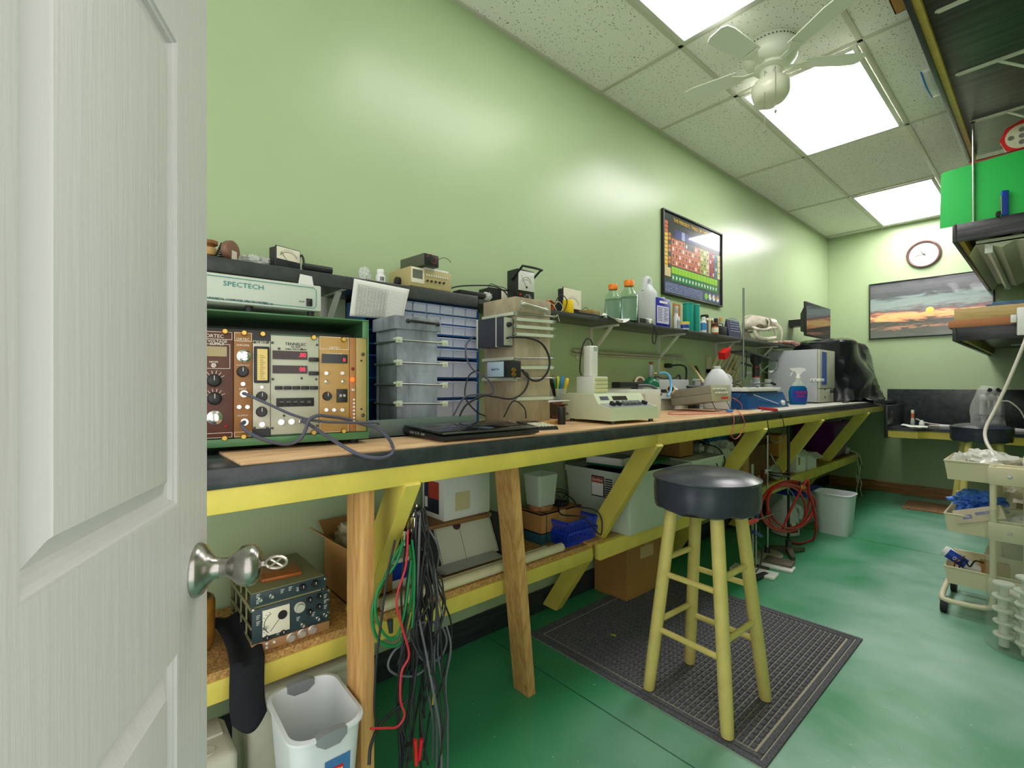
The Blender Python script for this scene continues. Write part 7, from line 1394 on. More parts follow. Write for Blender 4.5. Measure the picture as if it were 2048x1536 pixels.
t = thing('tub', 'clear tub with blue lid on the floor behind the red hose', 'storage bin', (.27, 4.42, 0)); m = MB(); rr = tub(m, .13, .18, .15, .2, .25, .004); m.build('body', CLEARP, t); m = MB(); m.skin([rr(.157, .207, .245), rr(.157, .207, .28), rr(.14, .19, .285)]); m.build('lid', BLUE, t)
j = milk_jug('plastic_jug', 'white plastic jug with red label on the floor by the lab stands', (.36, 3.97, 0.001), -.5, MILK, 1.12); lb = MB().bb((.076, -.04, .03), (.087, .035, .10)).build('label', mat('label_red', (176, 40, 44), .4), j); MB().lathe([(.03, 0), (.03, .001), (0, .001)], (.087, .0, .088), (1, 0, 0), 20, sx=.6).build('label_oval', METERF, lb); MB().lathe([(.021, .275), (.021, .29), (0, .29)], n=18).build('cap', WHITE, j)
def stand(label, x, y, top, r, m_, base, group='lab stands on the floor', lean=0):
    t = thing('lab_stand', label, 'lab stand', (x, y, 0), group=group); MB().cyl((0, 0, .012), (lean, 0, top), r, n=14).build('rod', m_, t); base(t); return t
def disc_base(t): m = MB(); m.lathe([(.088, 0), (.088, .012), (.08, .018), (.02, .024), (0, .024)], n=36, sx=1.0, sy=1.35); m.build('disc_base', mat('cast_grey', (180, 178, 162), .5, .3), t); MB().lathe([(.02, .02), (.011, .06), (0, .06)], n=12).build('collar', BLKM, t)
def tri_base(t):
    for k_, a in enumerate((-1.05, 1.2, 3.3)):
        m = MB(Matrix.Rotation(a, 4, 'Z')); m.skin([[(0.0, -.02, .02), (0, .02, .02), (0, .02, .05), (0, -.02, .05)], [(.13, -.012, .006), (.13, .012, .006), (.13, .012, .024), (.13, -.012, .024)]]); m.cyl((.13, 0, 0), (.13, 0, .026), .014, n=12); m.build('foot', mat('cast_brown', (100, 94, 78), .45, .4), t)
    MB().cyl((0, 0, .012), (0, 0, .09), .018, n=16).build('hub', DSTEEL, t)
def bar_base(t):
    m = MB(); m.bb((-.012, -.012, .0), (.012, .012, .07), .003); m.skin([[(-.014, -.02, .008), (.014, -.02, .008), (.014, -.02, .03), (-.014, -.02, .03)], [(.03, -.10, .004), (.055, -.10, .004), (.055, -.10, .022), (.03, -.10, .022)]]); m.skin([[(-.014, .02, .008), (.014, .02, .008), (.014, .02, .03), (-.014, .02, .03)], [(.0, .16, .004), (.028, .16, .004), (.028, .16, .022), (.0, .16, .022)]]); m.build('bar_base', BLKM, t)
s1_ = stand('thin steel lab stand with oval grey base', .46, 3.367, .80, .007, STEEL, disc_base)
s2_ = stand('black rod lab stand with tripod base carrying the red hose', .536, 3.52, .885, .0085, BLKM, tri_base)
s3_ = stand('grey lab stand nearest the stool with black bar base', .571, 2.853, .68, .009, mat('rod_dull', (150, 152, 140), .35, .7), bar_base)
s4_ = stand('short thin lab stand between the grey stand and the oval base', .50, 3.08, .46, .006, STEEL, lambda t: MB().bb((-.06, -.05, 0), (.06, .05, .014), .003).build('plate_base', DSTEEL, t))
tag(MB(frame((.52, 2.95, .0), .12)).bb((-.12, 0, 0), (.13, .11, .018), .005).build('stand_base', WG), 'white base plate on the floor right behind the grey lab stand', 'base plate', 'white base plates')
tag(MB(frame((.53, 3.14, .0), .12)).bb((-.12, 0, 0), (.15, .10, .016), .005).build('stand_base', WG), 'white base plate on the floor under the brown plate', 'base plate', 'white base plates')
tag(MB(frame((.56, 3.19, .0165), .12)).bb((-.06, .0, 0), (.10, .11, .016), .003).build('brown_plate', mat('plate_brown', (112, 106, 90), .45, .3)), 'dark brown metal plate lying on the white base plate', 'base plate')
t = thing('ring_clamp', 'metal ring clamp on the thin steel lab stand', 'clamp', (.46, 3.367, .56)); MB().tube([(.10 + .06 * math.cos(2 * PI * i / 20), -.06 + .06 * math.sin(2 * PI * i / 20), 0) for i in range(20)], .005, 8, sm=1, closed=True).cyl((.05, -.03, 0), (-.02, .01, 0), .006, n=10).build('ring', DSTEEL, t); MB().box((0, 0, 0), (.035, .03, .035), .4, .006).cyl((0, .01, .005), (-.01, .05, .03), .007, n=10).build('clamp_body', SILVC, t)
t = thing('wire_fork', 'thin pronged metal clamp hanging from the thin steel lab stand', 'clamp', (.49, 3.40, .54)); MB().cyl((0, -.06, .14), (.06, .09, -.10), .004, n=8).build('shaft', STEEL, t)
each('prong', STEEL, t, lambda k, p: k.tube([(.055, .08, -.09), (.06 + p, .11, -.13), (.07 + p, .14, -.19), (.075, .15, -.22)], .003, 6, sm=5), [-.015, .015])
HOSE = mat('red_hose', (186, 34, 30), .3)
random.seed(11); hpts = []
cu, cv = 1573, 1012; nl = 4.6; stp = 74
for i in range(stp):
    a = -PI / 2 + 2 * PI * nl * i / stp; w_ = 44 + 7 * math.sin(i * .5) + (i / stp) * 6; h_ = 47 + 5 * math.sin(i * .33 + 1)
    X_ = .555 + .022 * math.sin(i * .41) + .01 * (i / stp)
    hpts.append(P(cu + w_ * math.cos(a) + 5 * math.sin(i * .12), cv + h_ * math.sin(a) + 3 * math.cos(i * .2), X=X_))
hpts += [P(u, v, X=.60) for u, v in ((1612, 962), (1618, 985), (1626, 1010), (1631, 1035), (1632, 1058))]
g_ = P(1622, 1080, Z=.008); hpts += [g_ + Vector((.02, .0, .015)), g_, P(1600, 1087, Z=.008), P(1575, 1083, Z=.008)]
tag(MB().tube(hpts, .0075, 10, sm=4).build('rubber_hose', HOSE), 'red rubber hose coiled on the black lab stand', 'hose')
t = thing('hose_connector', 'yellow and black hose connector beside the red hose coil', 'connector', P(1603, 972, X=.58)); MB().cyl((0, -.04, 0), (0, .03, -.012), .016, n=14).build('yellow_sleeve', mat('sleeve_yellow', (196, 180, 40), .4), t); MB().cyl((0, .03, -.012), (0, .06, -.03), .011, n=12).cyl((0, -.04, 0), (.01, -.06, .04), .008, n=10).build('black_lever', BLKM, t)
h0_ = P(1480, 1052, X=.60); h1_ = P(1514, 1040, X=.575); t = thing('screwdriver', 'red handled screwdriver clamped to the grey lab stand', 'screwdriver', h0_); MB().tube([(0, 0, 0), (h1_ - h0_) * .3, (h1_ - h0_) * .8, h1_ - h0_], .017, 12, sm=3, r2=.012).build('handle', mat('handle_red', (216, 64, 52), .35), t); MB().cyl(h1_ - h0_, P(1562, 1022, X=.55) - h0_, .004, n=8).build('shaft', STEEL, t)
for i, (a, b_, lab) in enumerate(((P(1516, 1022, X=.57), P(1512, 1045, X=.57), 'dark blue clip handle on the grey lab stand just under the seat'), (P(1507, 1064, X=.6), P(1522, 1072, X=.6), 'small dark blue grip hanging below the red screwdriver'))): tag(MB().cyl(a, b_, .011, n=12).build('clip', mat('navy_plastic', (36, 54, 110), .35)), lab, 'clip')
cable('cable', [P(1513, 1045, X=.575), P(1519, 1060, X=.59), P(1514, 1080, X=.6), P(1524, 1100, X=.6), P(1520, 1130, X=.6), P(1508, 1146, X=.6), P(1499, 1135, X=.59), P(1502, 1112, X=.58), P(1488, 1085, X=.56)], .0035, BCAB, 'black cable looped around the grey lab stand')
# ---------------------------------------------------------------- cables hanging under the bench
t = thing('cable_hook', 'shiny metal clip holding the hanging cables on the yellow brace', 'clip', (.60, .64, .77)); MB().box((0, 0, 0), (.03, .02, .045), .3, .004).cyl((-.01, -.02, -.02), (.01, -.035, -.05), .008, n=10).cyl((.0, .0, .02), (.0, .01, .05), .006, n=10).build('clip_body', CHROME, t); MB().box((.01, .012, -.03), (.012, .012, .05), .2, .004).build('red_tab', RED, t)
random.seed(21)
GCAB = mat('grey_cable2', (96, 98, 104), .45); GRC = mat('green_cable', (22, 124, 66), .4); RCAB = mat('red_cable', (186, 44, 54), .4)
top0 = Vector((.618, .642, .80))
def hang(r, m_, label, end, sway, loop=0.0, n=7, start=None, grp='cables hanging under the bench', pts=None):
    if pts is None:
        p0 = (start or top0) + Vector((random.uniform(-.02, .012), random.uniform(-.008, .02), random.uniform(-.02, .02))); pts = [p0]
        for i in range(1, n):
            f = i / (n - 1); pts.append(p0.lerp(end, f) + Vector((random.uniform(-.012, .02) + loop * .2 * math.sin(f * PI * 3), sway * math.sin(f * PI) + random.uniform(-.012, .012) + loop * math.sin(f * PI * 2.6), random.uniform(-.02, .02) * (i < n - 1))))
    return cable('cable', pts, r, m_, label, 'cable', grp)
BL_, GL_, GRL = 'black cable in the tangle hanging under the bench', 'grey cable in the tangle hanging under the bench', 'green cable in the tangle hanging under the bench'
W8 = lambda u, v, X=.63: P(u, v, X=X)
for i in range(24):
    e = Vector((random.uniform(.57, .68), random.uniform(.565, .70), random.choice([.02, .05, .1, .2, .33, .42]) + random.uniform(0, .04)))
    hang(random.choice([.0022, .0028, .0036, .0045]), BCAB, BL_, e, random.uniform(-.03, .04), random.uniform(-.012, .012))
for i in range(5):
    e = Vector((random.uniform(.58, .68), random.uniform(.58, .71), random.uniform(.03, .3))); hang(random.choice([.0026, .0034]), GCAB, GL_, e, random.uniform(-.03, .05), random.uniform(-.03, .03))
hang(.0038, GRC, GRL, None, 0, pts=[W8(806, 1085), W8(785, 1120), W8(768, 1160), W8(748, 1205), W8(745, 1245), W8(757, 1280), W8(785, 1293), W8(805, 1280), W8(812, 1250), W8(822, 1200), W8(826, 1150), W8(818, 1090)])
hang(.0034, GRC, GRL, None, 0, pts=[W8(808, 1080, .64), W8(790, 1130, .64), W8(758, 1175, .64), W8(751, 1225, .64), W8(768, 1268, .64), W8(792, 1275, .64), W8(808, 1230, .64), W8(818, 1160, .64), W8(823, 1120, .64)])
hang(.003, GRC, GRL, None, 0, pts=[W8(824, 1080, .66), W8(829, 1130, .66), W8(828, 1200, .66), W8(824, 1255, .66)])
hang(.0028, RCAB, 'thin red cable in the tangle ending beside the waste bin', None, 0, pts=[W8(816, 1060, .67), W8(812, 1130, .67), W8(793, 1200, .67), W8(806, 1260, .67), W8(818, 1310, .67), W8(803, 1345, .67), W8(801, 1400, .67), W8(809, 1430, .67), W8(795, 1453, .67), W8(772, 1456, .67), W8(741, 1457, .67)])
hang(.0026, BCAB, 'black cable bowed far right of the hanging tangle', None, 0, pts=[W8(845, 1050, .6), W8(858, 1110, .6), W8(878, 1180, .6), W8(901, 1240, .6), W8(902, 1285, .6), W8(893, 1330, .6), W8(880, 1380, .6), W8(862, 1420, .6), W8(852, 1480, .6), W8(848, 1520, .6)])
hang(.003, GCAB, 'grey cable making a wide loop over the black baseboard', None, 0, pts=[W8(835, 1180, .62), W8(828, 1260, .62), W8(833, 1300, .62), W8(850, 1322, .62), W8(878, 1318, .62), W8(893, 1285, .62), W8(884, 1255, .62), W8(858, 1243, .62), W8(835, 1250, .62), W8(822, 1265, .62)])
hang(.003, GCAB, 'grey cable looping low left of the hanging tangle', None, 0, pts=[W8(822, 1280, .62), W8(790, 1300, .62), W8(776, 1330, .62), W8(790, 1348, .62), W8(825, 1352, .62), W8(852, 1335, .62), W8(856, 1300, .62)])
hang(.003, BCAB, 'black cable with strain relief hanging near the post', None, 0, pts=[W8(790, 1080, .66), W8(775, 1150, .66), W8(760, 1260, .66), W8(752, 1330, .66), W8(749, 1420, .66), W8(756, 1452, .66)])
hang(.004, BCAB, 'black cable curling over the floor by the waste bin', None, 0, pts=[W8(815, 1400, .64), W8(790, 1420, .64), W8(760, 1450, .66), W8(742, 1490, .68), W8(738, 1530, .70)])
for i, (u0, v0, u1, v1, m_, lab) in enumerate(((830, 1480, 833, 1530, RED, 'red alligator grip low in the cable tangle, the left one'), (843, 1478, 838, 1520, mat('grip_crimson', (200, 20, 50), .35), 'crimson alligator grip low in the cable tangle'), (815, 1490, 822, 1518, BLACK, 'black mains plug near the floor in the cable tangle'), (780, 1240, 782, 1265, BLACK, 'black square plug hanging inside the green cable loop'), (868, 1385, 866, 1408, BRASS, 'brass connector tip right of the cable tangle'))):
    a, b_ = W8(u0, v0, .66), W8(u1, v1, .66); tag(MB().tube([a, a.lerp(b_, .3), a.lerp(b_, .7), b_], .008 if m_ is BLACK else .0055, 10, sm=2, r2=.005).build('cable_end', m_), lab, 'plug')
# ---------------------------------------------------------------- on the deep shelves
hy_ = P(1866, 160, Z=2.765)
m = MB(); m.grid(lambda u, v: Vector((hy_.x - .03 + .30 * u, hy_.y - .14 + .34 * v, 2.762 + .006 * math.sin(v * PI) - .02 * (1 - u) ** 6 * math.sin(v * PI))), 12, 14)
sh_ = tag(m.build('plastic_sheet', WHITE, solid=.002), 'white sheet with a blue rim poking over the edge of the highest shelf', 'sheet')
MB().tube([Vector((hy_.x - .03, hy_.y - .14 + .34 * v, 2.762 + .006 * math.sin(v * PI) - .02 * math.sin(v * PI))) for v in [i / 10 for i in range(11)]], .004, 6, sm=2).build('blue_rim', mat('rim_blue', (40, 120, 210), .3), sh_)
c_ = P(1790, 12, Z=2.7565); carton('box', 'brown cardboard box sticking out over the front of the highest shelf', frame((c_.x - .01, c_.y - .2, 2.7555)), (.30, .26, .035), tape=False)
ZM = 2.1225
fo = MB(); pts = [(1.238, ZM), (1.76, ZM), (1.76, ZM + .40), (1.66, ZM + .392), (1.645, ZM + .372), (1.26, ZM + .352), (1.243, ZM + .342)]
fo.prism(pts, 4.034, 4.038, 'y'); fo.prism([(1.395, ZM), (1.398, ZM), (1.398, ZM + .36), (1.395, ZM + .36)], 4.032, 4.0345, 'y')
fg = tag(fo.build('folder', mat('bright_green_card', (24, 176, 72), .45)), 'big bright green folder standing behind the steel rod', 'folder')
MB().prism([(1.24, ZM + .002), (1.74, ZM + .002), (1.74, ZM + .34), (1.246, ZM + .335)], 4.039, 4.046, 'y').build('papers', PAPER, fg)
rb = carton('box', 'reddish brown box behind the green folder carrying the red torch', frame((1.37, 4.06, ZM)), (.44, .28, .385), mat('card_red', (150, 70, 56), .7), tape=False)
t = thing('torch', 'large red octagonal torch with round LED face', 'torch', (1.592, 4.10, ZM + .386 + .088)); R = .094
MB().cyl((0, 0, 0), (0, .05, 0), R, R * .96, n=8).cyl((0, .05, 0), (0, .2, -.0), R * .6, R * .5, n=16).build('housing', RED, t)
fc = MB().lathe([(R * .74, -.001), (R * .74, -.004), (0, -.004)], ax=(0, 1, 0), n=32).build('lens_plate', mat('lens_plate', (206, 206, 176), .25), t)
each('led', mat('led_grey', (120, 122, 108), .3), fc, lambda k, p: k.lathe([(.0135, -.004), (.0135, -.006), (.008, -.006), (.008, -.0045), (0, -.0045)], (p[0], 0, p[1]), (0, 1, 0), 16), [(x, z) for x in (-.045, 0, .045) for z in (-.036, 0, .036) if abs(x) + abs(z) < .075])
c_ = P(2010, 425, Y=4.008); t = thing('stapler', 'blue and black stapler standing on end before the green folder', 'stapler', (c_.x, 4.012, ZM), .5)
MB().bb((-.016, -.008, 0), (.016, .008, .15), .006).build('blue_arm', BLUE, t); MB().bb((-.022, -.008, .01), (-.0165, .008, .12), .002).build('steel_rail', STEEL, t); MB().bb((-.04, -.009, 0), (-.023, .009, .03), .003).build('black_base', BLACK, t)
# fluorescent fixture below the middle shelf
t = thing('fluorescent_fixture', 'white two-tube fluorescent fixture under the middle black shelf', 'light fixture', (1.40, 4.07, 2.0)); FXW = mat('fixture_white', (206, 212, 190), .35)
MB().bb((0, 0, -.012), (.34, 1.7, .014)).skin([[(x, 0, z) for x, z in ((-.03, -.07), (0, -.01), (.04, -.01), (.11, -.045), (.17, -.01), (.23, -.045), (.30, -.01), (.34, -.01), (.37, -.07), (.345, -.004), (0, -.004))], [(x, 1.7, z) for x, z in ((-.03, -.07), (0, -.01), (.04, -.01), (.11, -.045), (.17, -.01), (.23, -.045), (.30, -.01), (.34, -.01), (.37, -.07), (.345, -.004), (0, -.004))]]).build('reflector', FXW, t)
each('tube', mat('tube_glass', (226, 230, 214), .15), t, lambda k, x: k.cyl((x, .02, -.045), (x, 1.68, -.045), .0165, n=18), [.055, .26])
each('hanger', FXW, t, lambda k, y: k.bb((.15, y, .013), (.19, y + .03, .103)), [.1, 1.55])
each('lamp_holder', WHITE, t, lambda k, p: k.bb((p[0] - .018, p[1], -.068), (p[0] + .018, p[1] + .014, -.012), .004), [(x, y) for x in (.055, .26) for y in (.004, 1.682)])
ZL = 1.4875
tag(MB().bb((1.28, 4.015, ZL), (1.80, 4.45, ZL + .045), .002).build('box', mat('flat_brown_card', (176, 116, 76), .7)), 'flat brown cardboard box, lowest on the lowest black shelf', 'box', 'stack on the lowest black shelf')
tag(MB().bb((1.306, 4.02, ZL + .0455), (1.80, 4.45, ZL + .115), .002).build('box', wood('beige_slab', (206, 182, 128), (176, 146, 92), (1.2, 9, 12), .6, 5)), 'thick beige box on top of the flat brown one', 'box', 'stack on the lowest black shelf')
for i, (x0, c3, lab) in enumerate(((1.42, (206, 206, 196), 'white magazine, lowest of the three'), (1.44, (96, 110, 130), 'grey-blue magazine in the middle of the three'), (1.47, (60, 130, 190), 'blue magazine on top of the three'))):
    tag(MB(frame((x0, 4.10, ZL + .1155 + i * .011), .05 * i)).bb((0, 0, 0), (.30, .22, .0105), .001).build('magazine', mat('magazine_%d' % i, c3, .4, var=.3, vs=30)), lab + ' on the beige box', 'magazine', 'magazines on the lowest black shelf')
pa = P(2044, 620, Y=3.985); t = thing('power_outlet', 'white outlet box with cord at the end of the lowest black shelf', 'outlet', (pa.x, 3.972, ZL - .07)); MB().bb((-.02, 0, 0), (.10, .027, .16), .006).build('body', WHITE, t); MB().bb((-.045, -.002, .075), (-.021, .02, .12), .003).build('plug', WHITE, t)
q_ = lambda u, v, y: P(u, v, Y=y)
cable('cable', [Vector((pa.x + .02, 3.965, ZL - .07)), q_(2047, 690, 3.93), q_(2018, 760, 3.9), q_(1992, 815, 3.86), q_(1974, 850, 3.80), q_(1970, 870, 3.75), q_(1976, 890, 3.65), q_(1993, 912, 3.5), q_(2018, 930, 3.4), q_(2047, 937, 3.34), q_(2080, 936, 3.3)], .0085, mat('cord_cream', (220, 212, 202), .4), 'thick white cord sweeping down from the shelf outlet to the trolley', 'cable')
# ---------------------------------------------------------------- on the low counter
ZK = .7355
m = MB(frame((.76, 5.72, ZK), .1)); tag(m.grid(lambda u, v: Vector((u * .19, v * .24, .004 + .008 * mnoise.noise(Vector((u * 4, v * 4, 0))) + .012 * (1 - u) ** 3)), 10, 10).build('paper_sheet', mat('paper_green_edge', (224, 232, 214), .6), solid=.001), 'curled pale paper on the left bump of the low counter', 'paper')
t = thing('small_bottle', 'narrow bottle with orange and white label on the low counter', 'bottle', (.80, 6.03, ZK)); MB().lathe([(.016, 0), (.017, .005), (.017, .05), (.012, .06)], n=18).build('glass', CLEARP, t); MB().lathe([(.013, .06), (.013, .15), (0, .152)], n=18).build('tube', METERF, t); MB().lathe([(.0134, .07), (.0134, .12)], n=18, cap0=False, cap1=False).build('orange_label', mat('label_orange', (206, 110, 70), .5), t)
tag(MB().lathe([(.02, 0), (.022, .03), (.012, .045), (.012, .055), (0, .056)], (.87, 6.02, ZK), n=18).build('ink_bottle', WHITE), 'small white pink-tinted bottle beside the orange labelled one', 'bottle')
for i, pts in enumerate(([(.82, 6.06, .80), (.9, 6.1, .76), (1.05, 6.18, .742), (1.3, 6.2, .742), (1.5, 6.15, .742), (1.7, 6.0, .742)], [(.92, 6.05, .742), (1.08, 6.02, .745), (1.25, 5.95, .742), (1.42, 6.05, .742), (1.62, 6.1, .742)])): cable('cable', [Vector(p) for p in pts], .006, WCAB, ['white cord running along the back of the low counter from the labelled bottle', 'white cord lying along the front of the low counter'][i], 'cable')
each_ = [(1.0, 5.98, .10), (1.5, 5.85, .14), (1.68, 5.82, .1)]
for i, (x, y, l) in enumerate(each_): tag(MB(frame((x, y, ZK), .1 * i)).bb((0, 0, 0), (l, .05, .022), .004).build('sensor_box', WHITE), 'small white flat box ' + ['beside the ink bottle', 'right of the bagged microscope', 'at the right end of the low counter'][i], 'box')
mp_ = P(1975, 850, Y=5.95); t = thing('microscope', 'grey microscope under a clear plastic bag on the low counter', 'microscope', (mp_.x, 5.95, ZK), .5); MSG = mat('scope_grey', (196, 200, 194), .35, .2)
MB().skin([[(-.07, -.10, 0), (.07, -.10, 0), (.06, .09, 0), (-.06, .09, 0)], [(-.06, -.09, .03), (.06, -.09, .03), (.05, .08, .035), (-.05, .08, .035)]]).build('base', MSG, t)
MB().tube([(0, .06, .03), (0, .075, .12), (0, .06, .22), (0, .01, .29)], .024, 12, sm=5).build('arm', MSG, t); MB().bb((-.07, -.08, .12), (.07, .05, .135), .003).build('stage', BLKM, t)
MB().cyl((0, -.02, .20), (0, -.02, .26), .026, n=16).cyl((0, -.02, .17), (-.0, -.02, .2), .010, n=12).build('nosepiece', STEEL, t); MB().bb((-.045, -.06, .26), (.045, .03, .31), .01).build('head', MSG, t)
each('eyepiece', BLKM, t, lambda k, x: k.cyl((x, -.04, .30), (x, -.10, .36), .014, n=14), [-.028, .028]); each('focus_knob', BLKM, t, lambda k, s_: k.cyl((s_ * .02, .07, .09), (s_ * .055, .07, .09), .022, n=18), [-1, 1])
bgm = MB(); bgm.grid(lambda u, v: (lambda a, e: Vector(((.105 + .03 * mnoise.noise(Vector((math.cos(a) * 2, math.sin(a) * 2, e * 3)))) * math.cos(a) * (1 - .55 * e ** 3), (.13 + .04 * mnoise.noise(Vector((math.sin(a) * 2, math.cos(a) * 2, e * 3 + 5)))) * math.sin(a) * (1 - .5 * e ** 3) - .01, .004 + .385 * e + .015 * mnoise.noise(Vector((a, e * 4, 9))))))(2 * PI * u, v), 40, 20, wrap=True)
bo = bgm.build('dust_bag', mat('dust_bag', (240, 244, 240), .08, alpha=.28), t, angle=25); bo['label'] = 'clear crinkled plastic dust bag'
cable('cable', [Vector((mp_.x + .06, 5.98, ZK + .30)), q_(1998, 802, 5.9), q_(2018, 803, 5.85), q_(2038, 818, 5.8), q_(2047, 832, 5.75), q_(2060, 860, 5.7)], .006, WCAB, 'white cord arching to the right from the bagged microscope', 'cable')
# ---------------------------------------------------------------- rolling trolley
TRB = mat('trolley_beige', (230, 221, 190), .4)
x0, y0 = 1.352, 3.215; wx, wy = .46, .36
t = thing('trolley', 'beige three-tier rolling trolley full of supplies', 'trolley', (x0, y0, 0))
for zr, h in ((.757, .092), (.492, .088), (.228, .084)):
    m = MB(); th = .004; z0 = zr - h; ins = .012
    a = [(ins, ins), (wx - ins, ins), (wx - ins, wy - ins), (ins, wy - ins)]; b_ = [(0, 0), (wx, 0), (wx, wy), (0, wy)]
    rr2 = lambda pts, z, d=0.0: [(min(max(p[0], d), wx - d), min(max(p[1], d), wy - d), z) for p in pts]
    m.skin([rr2(a, z0), rr2(b_, zr), rr2(b_, zr, th), [(p[0], p[1], z0 + th) for p in ((ins + th, ins + th), (wx - ins - th, ins + th), (wx - ins - th, wy - ins - th), (ins + th, wy - ins - th))]])
    m.tube([(0, 0, zr), (wx, 0, zr), (wx, wy, zr), (0, wy, zr)], .005, 8, sm=1, closed=True); m.build('tray', TRB, t)
pX = (wx / 2 - .055, wx / 2 + .055)
each('post', TRB, t, lambda k, p: k.cyl((p[0], p[1], .10), (p[0], p[1], .757), .0125, n=16), [(x, y) for x in pX for y in (-.018, wy + .018)])
for y in (-.018, wy + .018):
    for zr, h in ((.757, .092), (.492, .088), (.228, .084)): MB().bb((pX[0] - .017, y - .016, zr - h), (pX[1] + .017, y + .016, zr - .004), .008).build('clamp_plate', TRB, t)
each('screw', STEEL, t, lambda k, z: k.lathe([(.009, 0), (.008, -.004), (0, -.005)], (wx / 2, -.034, z), (0, 1, 0), 14), [.71, .45, .19])
MB().tube([(pX[0], -.018, .11), (pX[0] - .02, -.02, .075), (.02, -.02, .065), (-.01, .02, .075), (-.012, wy - .02, .075), (.02, wy + .02, .065), (pX[0], wy + .018, .075)], .0125, 10, sm=4).build('base_tube', TRB, t); MB().tube([(pX[1], -.018, .11), (pX[1] + .02, -.02, .075), (wx - .02, -.02, .065), (wx + .01, .02, .075), (wx + .012, wy - .02, .075), (wx - .02, wy + .02, .065), (pX[1], wy + .018, .075)], .0125, 10, sm=4).build('base_tube', TRB, t)
for x in (.0, wx):
    for y in (.0, wy):
        c = MB(); c.cyl((x, y, .06), (x, y, .08), .012, n=12).bb((x - .017, y - .022, .058), (x + .017, y + .014, .068), .003); cst = c.build('caster_fork', STEEL, t)
        MB().cyl((x - .012, y - .008, .0325), (x + .012, y - .008, .0325), .032, n=24).build('caster_wheel', BLKRUB, cst)
BGW = mat('bag_milky', (230, 228, 222), .28, alpha=.85)
def tb_(x, y, z): return (x0 + x, y0 + y, z)
tag(blob(MB(), tb_(.14, .17, .735), (.115, .13, .062), 5., .35, 3, 44, flat=-.062).build('plastic_bag', BGW, angle=28), 'milky plastic bag filling the top trolley tray', 'bag')
tag(blob(MB(), tb_(.05, .05, .742), (.03, .03, .05), 15., .35, 3, 28, flat=-.07).build('plastic_bag', BGW, angle=28), 'small white bag with red tip at the near corner of the top tray', 'bag')
zb = sheet('zip_bag', [tb_(.26, .10, .70), tb_(.42, .12, .715), tb_(.44, .26, .845), tb_(.27, .24, .82)], BGW, amp=.012, fr=22); tag(zb, 'clear zip bag with orange parts leaning in the top trolley tray', 'bag')
MB().tube([Vector(tb_(.30, .14, .77)) + Vector((.012 * i, .004 * (i % 3), .012 * math.sin(i * 1.9))) for i in range(8)], .006, 8, sm=3).build('orange_parts', mat('parts_orange', (206, 120, 60), .4), zb)
tag(blob(MB(), tb_(.36, .19, .71), (.075, .11, .035), 25., .4, 4, 40, flat=-.04).build('plastic_bag', BGW, angle=28), 'lumpy clear bag under the zip bag on the trolley', 'bag')
tag(MB(Matrix.Translation(tb_(.09, .085, .745))).lathe([(.034, 0), (.034, .012), (.02, .02), (.02, .07), (0, .072)], ax=(.9, .4, .25), n=22).build('white_cap', WHITE), 'round white plastic cap lying on the milky bag', 'cap') if 0 else None
GLV = mat('glove_blue', (96, 152, 236), .4, col2=(44, 92, 194), vs=12)
tag(blob(MB(), tb_(.115, .12, .545), (.088, .085, .055), 41., .5, 3.2, 60, flat=-.09).build('gloves', GLV, angle=26), 'crumpled bright blue rubber gloves spilling over the middle tray', 'gloves')
gb = tag(MB(Matrix.Translation(tb_(.125, .008, .505)) @ Matrix.Rotation(-.35, 4, 'Y') @ Matrix.Rotation(-.25, 4, 'X')).bb((-.09, -.01, -.03), (.09, .06, .035), .002).build('glove_box', mat('glove_box', (212, 196, 176), .6)), 'cream glove box with dark blue print in the middle tray', 'box')
MB(Matrix.Translation(tb_(.125, .008, .505)) @ Matrix.Rotation(-.35, 4, 'Y') @ Matrix.Rotation(-.25, 4, 'X')).bb((-.01, -.0108, .0), (.06, -.0099, .014)).bb((-.06, -.0108, -.012), (-.025, -.0099, .008)).build('box_print', mat('print_navy', (40, 50, 110), .5), gb)
tag(blob(MB(), tb_(.33, .16, .47), (.11, .13, .05), 51., .35, 3, 36, flat=-.055).build('plastic_bag', BGW, angle=28), 'pale bag filling the far side of the middle tray', 'bag')
tag(blob(MB(), (1.63, 3.80, .17), (.17, .15, .17), 61., .18, 2.4, 48, flat=-.168).build('brown_sack', mat('sack_olive', (150, 142, 104), .7, var=.2, vs=6)), 'big olive-brown sack standing on the floor behind the trolley', 'sack')
tag(blob(MB(), (1.63, 3.80, .44), (.15, .14, .16), 71., .22, 2.4, 44).build('plastic_bag', mat('bag_olive', (176, 172, 140), .35, trans=.15), angle=28), 'pale olive plastic bag heaped on the brown sack', 'bag')
TBM = Matrix.Translation(tb_(.09, .09, .225)) @ Matrix.Rotation(-1.05, 4, 'Y'); t = thing('tube_packet', 'white tube with blue label marked 09 leaning out of the bottom tray', 'packet', TBM.translation, rot=TBM.to_euler())
MB().lathe([(.026, -.10), (.028, -.09), (.028, .11), (.024, .12), (0, .12)], n=26).build('tube', WHITE, t) 
tpl = MB().skin([[(.0286 * math.cos(a), .0286 * math.sin(a), .02) for a in [-2.4 + i * .15 for i in range(14)]], [(.0286 * math.cos(a), .0286 * math.sin(a), .10) for a in [-2.4 + i * .15 for i in range(14)]]], closed=False, cap0=False, cap1=False).build('label', BLUE, t)
text('09', .028, Matrix.Translation((.0, -.0292, .06)) @ Matrix(((0, 1, 0, 0), (0, 0, -1, 0), (-1, 0, 0, 0), (0, 0, 0, 1))) @ Matrix.Rotation(0, 4, 'Z'), WINK, tpl)
tag(MB(frame(tb_(.13, .06, .148), .2)).bb((0, 0, 0), (.10, .05, .12), .002).build('box', CARD), 'small tan box standing in the bottom trolley tray', 'box')
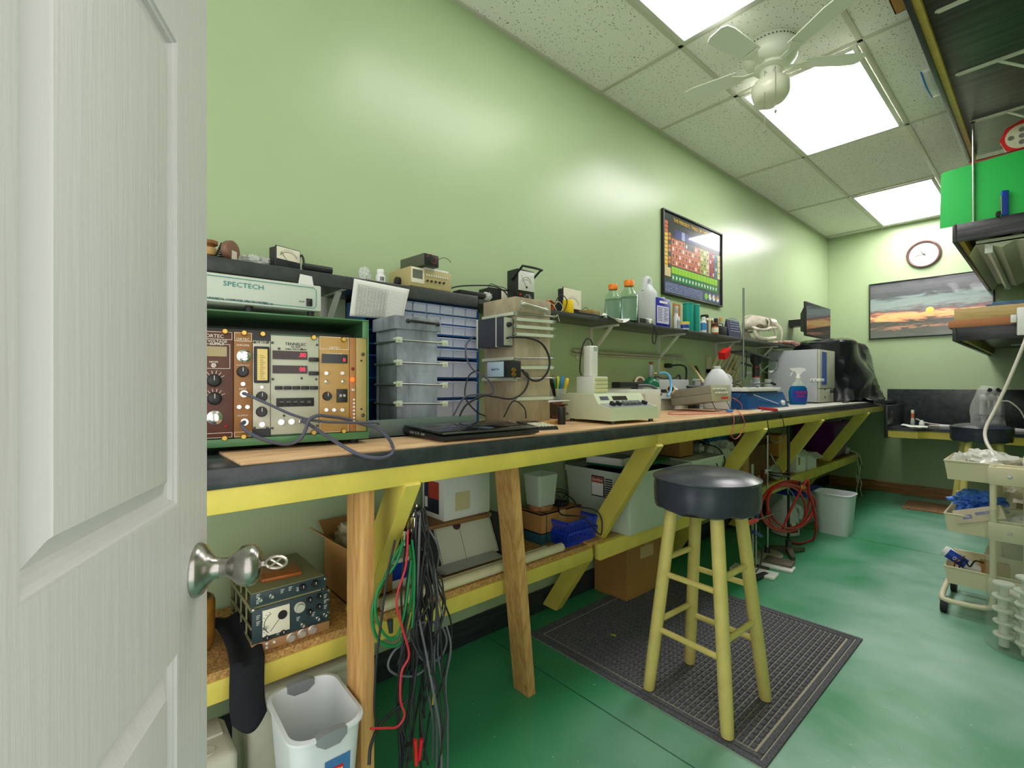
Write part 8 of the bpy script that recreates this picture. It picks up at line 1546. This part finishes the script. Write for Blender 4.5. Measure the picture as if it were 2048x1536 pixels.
tag(MB(frame(tb_(.05, .06, .148), .1)).bb((0, 0, 0), (.05, .04, .06), .003).build('packet', mat('packet_pink', (176, 60, 110), .45, col2=(60, 60, 110), vs=40)), 'small pink and dark packet in the bottom trolley tray', 'packet')
cable('cable', [Vector(tb_(.06, .05, .15)), Vector(tb_(.05, .04, .21)), Vector(tb_(.07, .03, .27)), Vector(tb_(.09, .035, .24)), Vector(tb_(.11, .03, .275)), Vector(tb_(.14, .04, .27))], .0035, BCAB, 'black lead curling up out of the bottom trolley tray', 'cable')
cable('cable', [Vector(tb_(.045, .10, .15)), Vector(tb_(.03, .07, .2)), Vector(tb_(.04, .05, .25)), Vector(tb_(.07, .06, .28))], .003, mat('lead_plum', (110, 50, 80), .4), 'dark red lead standing in the bottom trolley tray', 'cable')
# ---------------------------------------------------------------- clear cylinder full of white spools
cyx, cyy, cr2 = 1.635, 2.99, .122
t = thing('acrylic_cylinder', 'tall clear acrylic cylinder full of white spools beside the trolley', 'container', (cyx, cyy, 0))
ACR = mat('acrylic', (206, 220, 198), .03, alpha=.10)
MB().lathe([(cr2, .0), (cr2, .575), (cr2 - .005, .575), (cr2 - .005, .010), (0, .010)], n=56, cap0=True, cap1=False).build('wall', ACR, t)
SPW = mat('spool_white', (232, 232, 224), .4)
sp0 = None; k_ = 0
cols3 = [(-.062, -.035, 5, 0.0), (.005, -.072, 6, .02), (.062, -.03, 6, .01), (-.035, .045, 4, .015), (.04, .05, 5, .0), (.0, -.005, 4, .03)]
for ci, (dx, dy, nn, dz) in enumerate(cols3):
    for j in range(nn):
        loc = (cyx + dx + random.uniform(-.004, .004), cyy + dy + random.uniform(-.004, .004), .012 + dz * .0 + j * .0545)
        if sp0 is None:
            m = MB(); m.lathe([(.017, 0), (.017, .04), (.034, .041), (.036, .044), (.036, .049), (.033, .053), (0, .054)], n=26); sp0 = m.build('spool', SPW); tag(sp0, 'white plastic spool stacked inside the clear cylinder', 'spool', 'white spools in the clear cylinder'); sp0.location = loc; o = sp0
        else: o = copy_tree(sp0, loc)
        o.rotation_euler = (random.uniform(-.03, .03), random.uniform(-.03, .03), 0)
